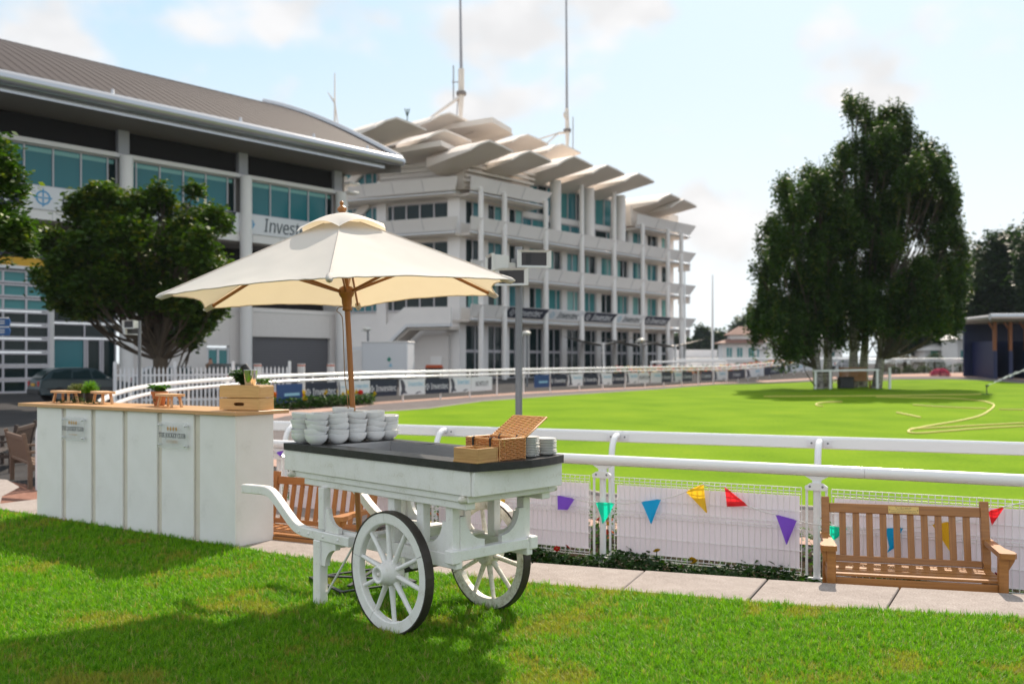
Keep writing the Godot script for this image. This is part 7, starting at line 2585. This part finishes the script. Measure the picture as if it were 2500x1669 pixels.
func build_far_place() -> void:
	# brown roofed two tier house
	var Z := 170.0
	var p := at_z(1822, 905, Z)
	p.y = 0.3
	var h := thing("brown_roofed_house", "white house with a two tier brown hipped roof beyond the ring", "house", p, deg_to_rad(-6.0))
	gabled(h, 9.2, 7.0, 4.9, 1.6, M.render_white, M.roof_brown, 1.0)
	part(h, "upper_storey", boxm(5.4, 0.9, 4.0), M.render_white, T(-0.4, 6.0, 0.4))
	var g := Geo.new()
	for q in [[3.4, 6.45, 2.9]]:
		g.quad(Vector3(-1.4, 8.0, 0.4), Vector3(1.0, 8.0, 0.4), Vector3(3.0, q[1], 3.0), Vector3(-3.8, q[1], 3.0))
		g.quad(Vector3(1.0, 8.0, 0.4), Vector3(-1.4, 8.0, 0.4), Vector3(-3.8, q[1], -2.2), Vector3(3.0, q[1], -2.2))
		g.tri(Vector3(1.0, 8.0, 0.4), Vector3(3.0, q[1], -2.2), Vector3(3.0, q[1], 3.0))
		g.tri(Vector3(-1.4, 8.0, 0.4), Vector3(-3.8, q[1], 3.0), Vector3(-3.8, q[1], -2.2))
	part(h, "upper_roof", g.mesh(), M.roof_brown)
	for x in [-3.4, -1.6, 0.4, 1.9, 3.3]:
		var w := part(h, "window", boxm(0.9, 1.8, 0.1), M.glass_mid, T(x, 3.2, 3.52))
		part(w, "mullion", boxm(0.1, 1.8, 0.06), M.sign_white, T(0, 0, 0.06))
	part(h, "awning", boxm(3.4, 0.3, 1.4), M.board_blue, T(2.8, 2.0, 4.1))
	part(h, "balcony", boxm(8.6, 0.9, 0.15), M.render_white, T(0, 2.0, 3.9))
	# pale sheds and stands around it
	for q in [[1965, 130.0, 9.0, 4.0, 1.6, "long pale shed with a grey roof behind the birches", M.render_white, M.pilaster], [1915, 150.0, 7.0, 3.0, 2.2, "slate roofed lodge beside the pale shed", M.render_white, M.slate], [2352, 112.0, 3.2, 3.6, 1.4, "small white house beyond the rail under the dark trees", M.render_white, M.render_white], [2300, 118.0, 6.0, 2.4, 0.9, "low white annexe next to the small white house", M.render_white, M.render_white]]:
		p = at_z(q[0], 905, q[1])
		p.y = ground_y(p.x, p.z)
		h = thing("outbuilding", q[5], "outbuilding", p)
		gabled(h, q[2], 4.0, q[3], q[4], q[6], q[7])
		for k in 3:
			var w := part(h, "window", boxm(q[2] * 0.16, 1.3, 0.08), M.glass_mid, T(q[2] * (-0.3 + 0.3 * k), 1.7, 2.03))
			part(w, "frame", boxm(q[2] * 0.16 + 0.1, 0.08, 0.1), M.sign_white, T(0, 0.68, 0))
	# terraces of white steps and rails running off behind the stand
	p = at_z(1735, 900, 120.0)
	p.y = 0.2
	h = thing("viewing_terrace", "white stepped viewing terrace beside the grandstand", "terrace", p, deg_to_rad(10.0))
	for k in 6: part(h, "step", boxm(13.0 - k * 0.7, 0.5, 1.2), M.render_white, T(-k * 0.3, 0.25 + k * 0.35, -k * 1.2))
	part(h, "back_wall", boxm(10.5, 1.0, 0.2), M.sign_white, T(-1.5, 2.8, -7.0))
	for k in 7: part(h, "rail_post", tubem([Vector3(-6 + k * 2.0, 0, 1.2), Vector3(-6 + k * 2.0, 1.3, 1.2)], 0.05, 6), M.white_rail)
	part(h, "rail", tubem([Vector3(-6, 1.3, 1.2), Vector3(6, 1.3, 1.2)], 0.06, 6), M.white_rail)
	# white rails one behind another
	for q in [[1650, 2020, 878, 84.0, "long white rail beyond the flower border"], [1880, 2160, 874, 108.0, "white double rail behind the birches"], [1590, 1770, 884, 72.0, "short white rail over the flower planting"]]:
		var a := at_z(q[0], q[2], q[3])
		var b := at_z(q[1], q[2] - 3, q[3] + 8.0)
		t_rail(a, b, q[4])
	# small cars far off
	for q in [[2065, 868, 112.0, "small pale car beyond the white double rail", 0.3], [1560, 890, 150.0, "", 0.0]]:
		if q[3] == "": continue
		p = at_z(q[0], 890, q[2])
		p.y = ground_y(p.x, p.z)
		make_car(q[3], p, q[4], M.car_silver)

func t_rail(a: Vector3, b: Vector3, label: String) -> void:
	var t := thing("white_rail", label, "rail", a)
	var d := b - a
	part(t, "top_rail", tubem([Vector3.ZERO, d], 0.09, 6), M.white_rail)
	part(t, "lower_rail", tubem([Vector3.DOWN * 0.45, d + Vector3.DOWN * 0.45], 0.05, 6), M.white_rail)
	var n := int(d.length() / 2.6)
	for k in n + 1:
		var p := d * k / n
		var gy := ground_y(a.x + p.x, a.z + p.z) - a.y
		part(t, "post", tubem([Vector3(p.x, gy - 0.1, p.z), p], 0.05, 6), M.white_rail)

func shrub(called: String, label: String, cat: String, pos: Vector3, r: Vector3, cols: Array, n: int, leaf: float, sd: int, group := "") -> void:
	rng.seed = sd
	var t := thing(called, label, cat, pos, 0, group)
	var g := Geo.new()
	g.tint = cols[0]
	for k in n:
		var d := Vector3(rng.randfn(), rng.randfn(), rng.randfn()).normalized()
		d.y = absf(d.y)
		var p := Vector3(d.x * r.x, d.y * r.y, d.z * r.z) * rng.randf_range(0.8, 1.02)
		g.tint = (cols[0] as Color).lerp(cols[1], rng.randf())
		leaf_face(g, p, leaf * rng.randf_range(0.6, 1.3))
	part(t, "foliage", g.mesh(), M.leaf)
	part(t, "stem", tubem([Vector3(0, -0.05, 0), Vector3(0, r.y * 0.7, 0)], r.x * 0.08, 6), M.bark)

func build_ring_things() -> void:
	var gc := [Color(0.012, 0.035, 0.01), Color(0.04, 0.075, 0.014)]
	var k := 0
	for q in [[2184, 912, 14, "first clipped green ball shrub by the rail, nearest the birches"], [2219, 911, 13, "clipped green ball shrub between the two other clipped shrubs"], [2256, 911, 20, "wide clipped green shrub beside the pink flowers"]]:
		var p := on_ground(q[0], q[1])
		var s: float = -p.z / F
		shrub("clipped_shrub", q[3], "shrub", p, Vector3(q[2] * s, 19 * s, 0.7), gc, 1400, 0.09, 600 + k, "clipped shrubs along the rail")
		k += 1
	for q in [[2345, 907, 42], [2400, 906, 36]]:
		var p := on_ground(q[0], q[1])
		var s: float = -p.z / F
		shrub("low_hedge", "low dark hedge under the rail near the shelter", "hedge", p, Vector3(q[2] * s, 20 * s, 0.7), gc, 2200, 0.1, 620 + k, "hedges near the shelter")
		k += 1
	var pp := on_ground(2296, 917)
	var s0 := -pp.z / F
	shrub("flower_tub", "mound of bright magenta flowers at the edge of the brick apron", "flowers", pp, Vector3(22 * s0, 18 * s0, 0.8), [Color(0.3, 0.01, 0.12), Color(0.6, 0.04, 0.3)], 2200, 0.09, 640)
	var gp := at_z(2210, 905, 92.0)
	gp.y = ground_y(gp.x, gp.z)
	shrub("grey_bush", "wide wispy grey lavender bush behind the rail", "bush", gp, Vector3(2.4, 1.6, 1.2), [Color(0.09, 0.075, 0.08), Color(0.16, 0.13, 0.14)], 3200, 0.16, 641)
	var hp := at_z(2283, 905, 88.0)
	hp.y = ground_y(hp.x, hp.z)
	shrub("tall_hedge", "tall dark green clipped hedge end behind the pink flowers", "hedge", hp, Vector3(1.1, 1.9, 0.9), gc, 2200, 0.13, 642)
	# open shelter with wooden posts, blue below
	var Z := 66.0
	var p := at_z(2450, 920, Z)
	p.y = ground_y(p.x, p.z)
	var sh := thing("saddling_shelter", "open shelter with orange brown posts, dark blue stalls and a rounded grey roof edge", "shelter", p, deg_to_rad(-4.0))
	var x0 := (2424.0 - 2450.0) * Z / F
	var yr := at_z(2450, 776, Z).y - p.y
	part(sh, "roof", boxm(9.0, 0.3, 7.0, 0.1), M.pilaster, T(x0 + 3.6, yr, -1.6))
	part(sh, "roof_edge", tubem([Vector3(x0 - 0.95, yr, 1.9), Vector3(x0 + 8.1, yr + 0.05, 1.9)], 0.22, 12), M.gutter_tube)
	part(sh, "ceiling", boxm(8.6, 0.1, 6.2), M.soffit, T(x0 + 3.6, yr - 0.24, -1.6))
	for j in 5:
		var x := x0 + j * 1.05
		part(sh, "post", boxm(0.22, yr - 1.9, 0.22, 0.01), M.shelter_wood, T(x, 1.9 + (yr - 1.9) / 2 - 0.15, 0.4))
		part(sh, "stall_post", boxm(0.27, 1.95, 0.27, 0.01), M.shelter_blue, T(x, 0.95, 0.4))
		part(sh, "brace", boxm(0.1, 0.7, 0.1), M.shelter_wood, Transform3D(Basis(Vector3.BACK, 0.6), Vector3(x - 0.22, yr - 0.6, 0.4)))
		part(sh, "stall_wall", boxm(0.12, 2.6, 3.4), M.shelter_blue, T(x, 1.3, -1.5))
	part(sh, "back_wall", boxm(7.6, yr - 0.3, 0.2), M.shelter_blue, T(x0 + 3.2, (yr - 0.3) / 2, -3.4))
	# hitching rail and slatted seat under the birches
	var a := at_z(1986, 948, 54.6)
	var b := at_z(2168, 948, 54.6)
	a.y = ground_y(a.x, a.z)
	b.y = ground_y(b.x, b.z)
	var hr := thing("hitching_rail", "short white wooden rail under the birches", "rail", a)
	plank(hr, "top_rail", Vector3(0, 1.06, 0), (b - a) * 0.88 + Vector3(0, 1.1, 0), 0.11, 0.1, M.white_rail)
	for q in [0.03, 0.23, 0.86]:
		part(hr, "post", boxm(0.13, 1.1, 0.1, 0.01), M.white_rail, Transform3D(Basis.IDENTITY, (b - a) * q + Vector3(0, 0.5, 0)))
	part(hr, "stub_post", boxm(0.12, 1.25, 0.12, 0.01), M.white_plastic, Transform3D(Basis.IDENTITY, (b - a) * 0.99 + Vector3(0, 0.6, 0.4)))
	p = at_z(2078, 945, 56.4)
	p.y = ground_y(p.x, p.z)
	var seat := thing("tree_seat", "slatted wooden seat built round the birch trunks", "seat", p)
	for j in 14:
		var ang := lerpf(-0.9, 0.9, j / 13.0)
		part(seat, "back_slat", boxm(0.1, 0.75, 0.03), M.teak, Transform3D(Basis(Vector3.UP, ang), Vector3(sin(ang) * 1.0, 0.85, cos(ang) * 0.6)))
	for j in 3: part(seat, "seat_board", boxm(2.3, 0.05, 0.16), M.teak, T(-0.1, 0.46, 0.72 + j * 0.18))
	for x in [-1.0, -0.2, 0.8]: part(seat, "leg", boxm(0.09, 0.46, 0.09), M.teak, T(x, 0.22, 0.9))
	p = at_z(2065, 946, 55.2)
	p.y = ground_y(p.x, p.z)
	var bx := thing("black_box", "square black box standing before the slatted tree seat", "box", p)
	part(bx, "body", boxm(0.8, 0.62, 0.6, 0.03), M.black_metal, T(0, 0.33, 0))
	part(bx, "lid", boxm(0.84, 0.06, 0.64, 0.02), M.black_metal, T(0, 0.67, 0))
	# sprinkler head and its jet, hoses on the grass
	p = on_ground(2410, 963)
	var sp := thing("sprinkler", "thin dark sprinkler stand on the ring lawn", "sprinkler", p)
	part(sp, "stand", tubem([Vector3(0, 0, 0), Vector3(0, 0.42, 0)], 0.025, 8), M.dark_green)
	part(sp, "head", boxm(0.16, 0.08, 0.1, 0.02), M.dark_green, T(0.02, 0.44, 0))
	part(sp, "foot", boxm(0.4, 0.03, 0.3, 0.01), M.dark_green, T(0, 0.015, 0))
	rng.seed = 700
	var jet := Geo.new()
	var j0 := p + Vector3(0.05, 0.47, 0)
	for i in 420:
		var t := pow(rng.randf(), 0.8)
		var q := j0 + Vector3(t * 4.6, t * 1.9 - t * t * 0.5, -t * 0.8) + Vector3(rng.randfn(), rng.randfn(), rng.randfn()) * (0.015 + 0.05 * t)
		jet.box(Vector3(0.05, 0.014, 0.014), Transform3D(Basis(Vector3.BACK, 0.35), q))
	var w := single("water_jet", jet.mesh(), M.water_drop, "spray of water drops from the sprinkler stand", "water")
	w.set_meta("kind", "stuff")
	var hoses := [[[1865, 969], [1950, 968.5], [2090, 968], [2200, 966.5], [2300, 965], [2350, 964.5], [2396, 963.5]], [[2140, 970], [2250, 972], [2330, 974], [2395, 980], [2420, 986], [2428, 992], [2415, 1005], [2390, 1018], [2340, 1030], [2270, 1042], [2220, 1053], [2235, 1060], [2300, 1056], [2400, 1048], [2560, 1040]], [[2056, 982], [2010, 984], [1993, 988], [1998, 992], [2010, 993]], [[2190, 1009], [2220, 1015], [2248, 1021]], [[2230, 990], [2290, 994], [2350, 997], [2410, 999]], [[2440, 1001], [2470, 1001.5], [2540, 1002]], [[2222, 1049], [2300, 1046], [2400, 1040], [2560, 1032]]]
	var words := ["straight yellow hose in the shade of the birches", "long looping yellow hose with wide bends on the lawn", "short bent piece of yellow hose in the birch shade", "short straight piece of yellow hose on the sunny lawn", "flattened yellow hose leading to the wide bend", "yellow hose end running off beyond the sprinkler", "second run of yellow hose beside the looping one"]
	for i in hoses.size():
		var pts := []
		for q in hoses[i]: pts.append(on_ground(q[0], q[1]) + Vector3.UP * 0.03)
		single("garden_hose", tubem(curve(pts, pts.size() * 5), 0.028, 6), M.hose, words[i], "hose", Transform3D.IDENTITY, "hoses on the ring lawn")

func _ready() -> void:
	set_view()
	make_materials()
	more_materials()
	build_ground()
	build_left_building()
	build_grandstand()
	build_far_rail()
	build_trees()
	build_fence()
	build_running_rail()
	build_beds()
	build_cart()
	build_parasol()
	build_tableware()
	build_bar()
	build_bar_items()
	build_benches()
	build_bunting()
	build_speaker_poles()
	build_misc()
	build_grass()
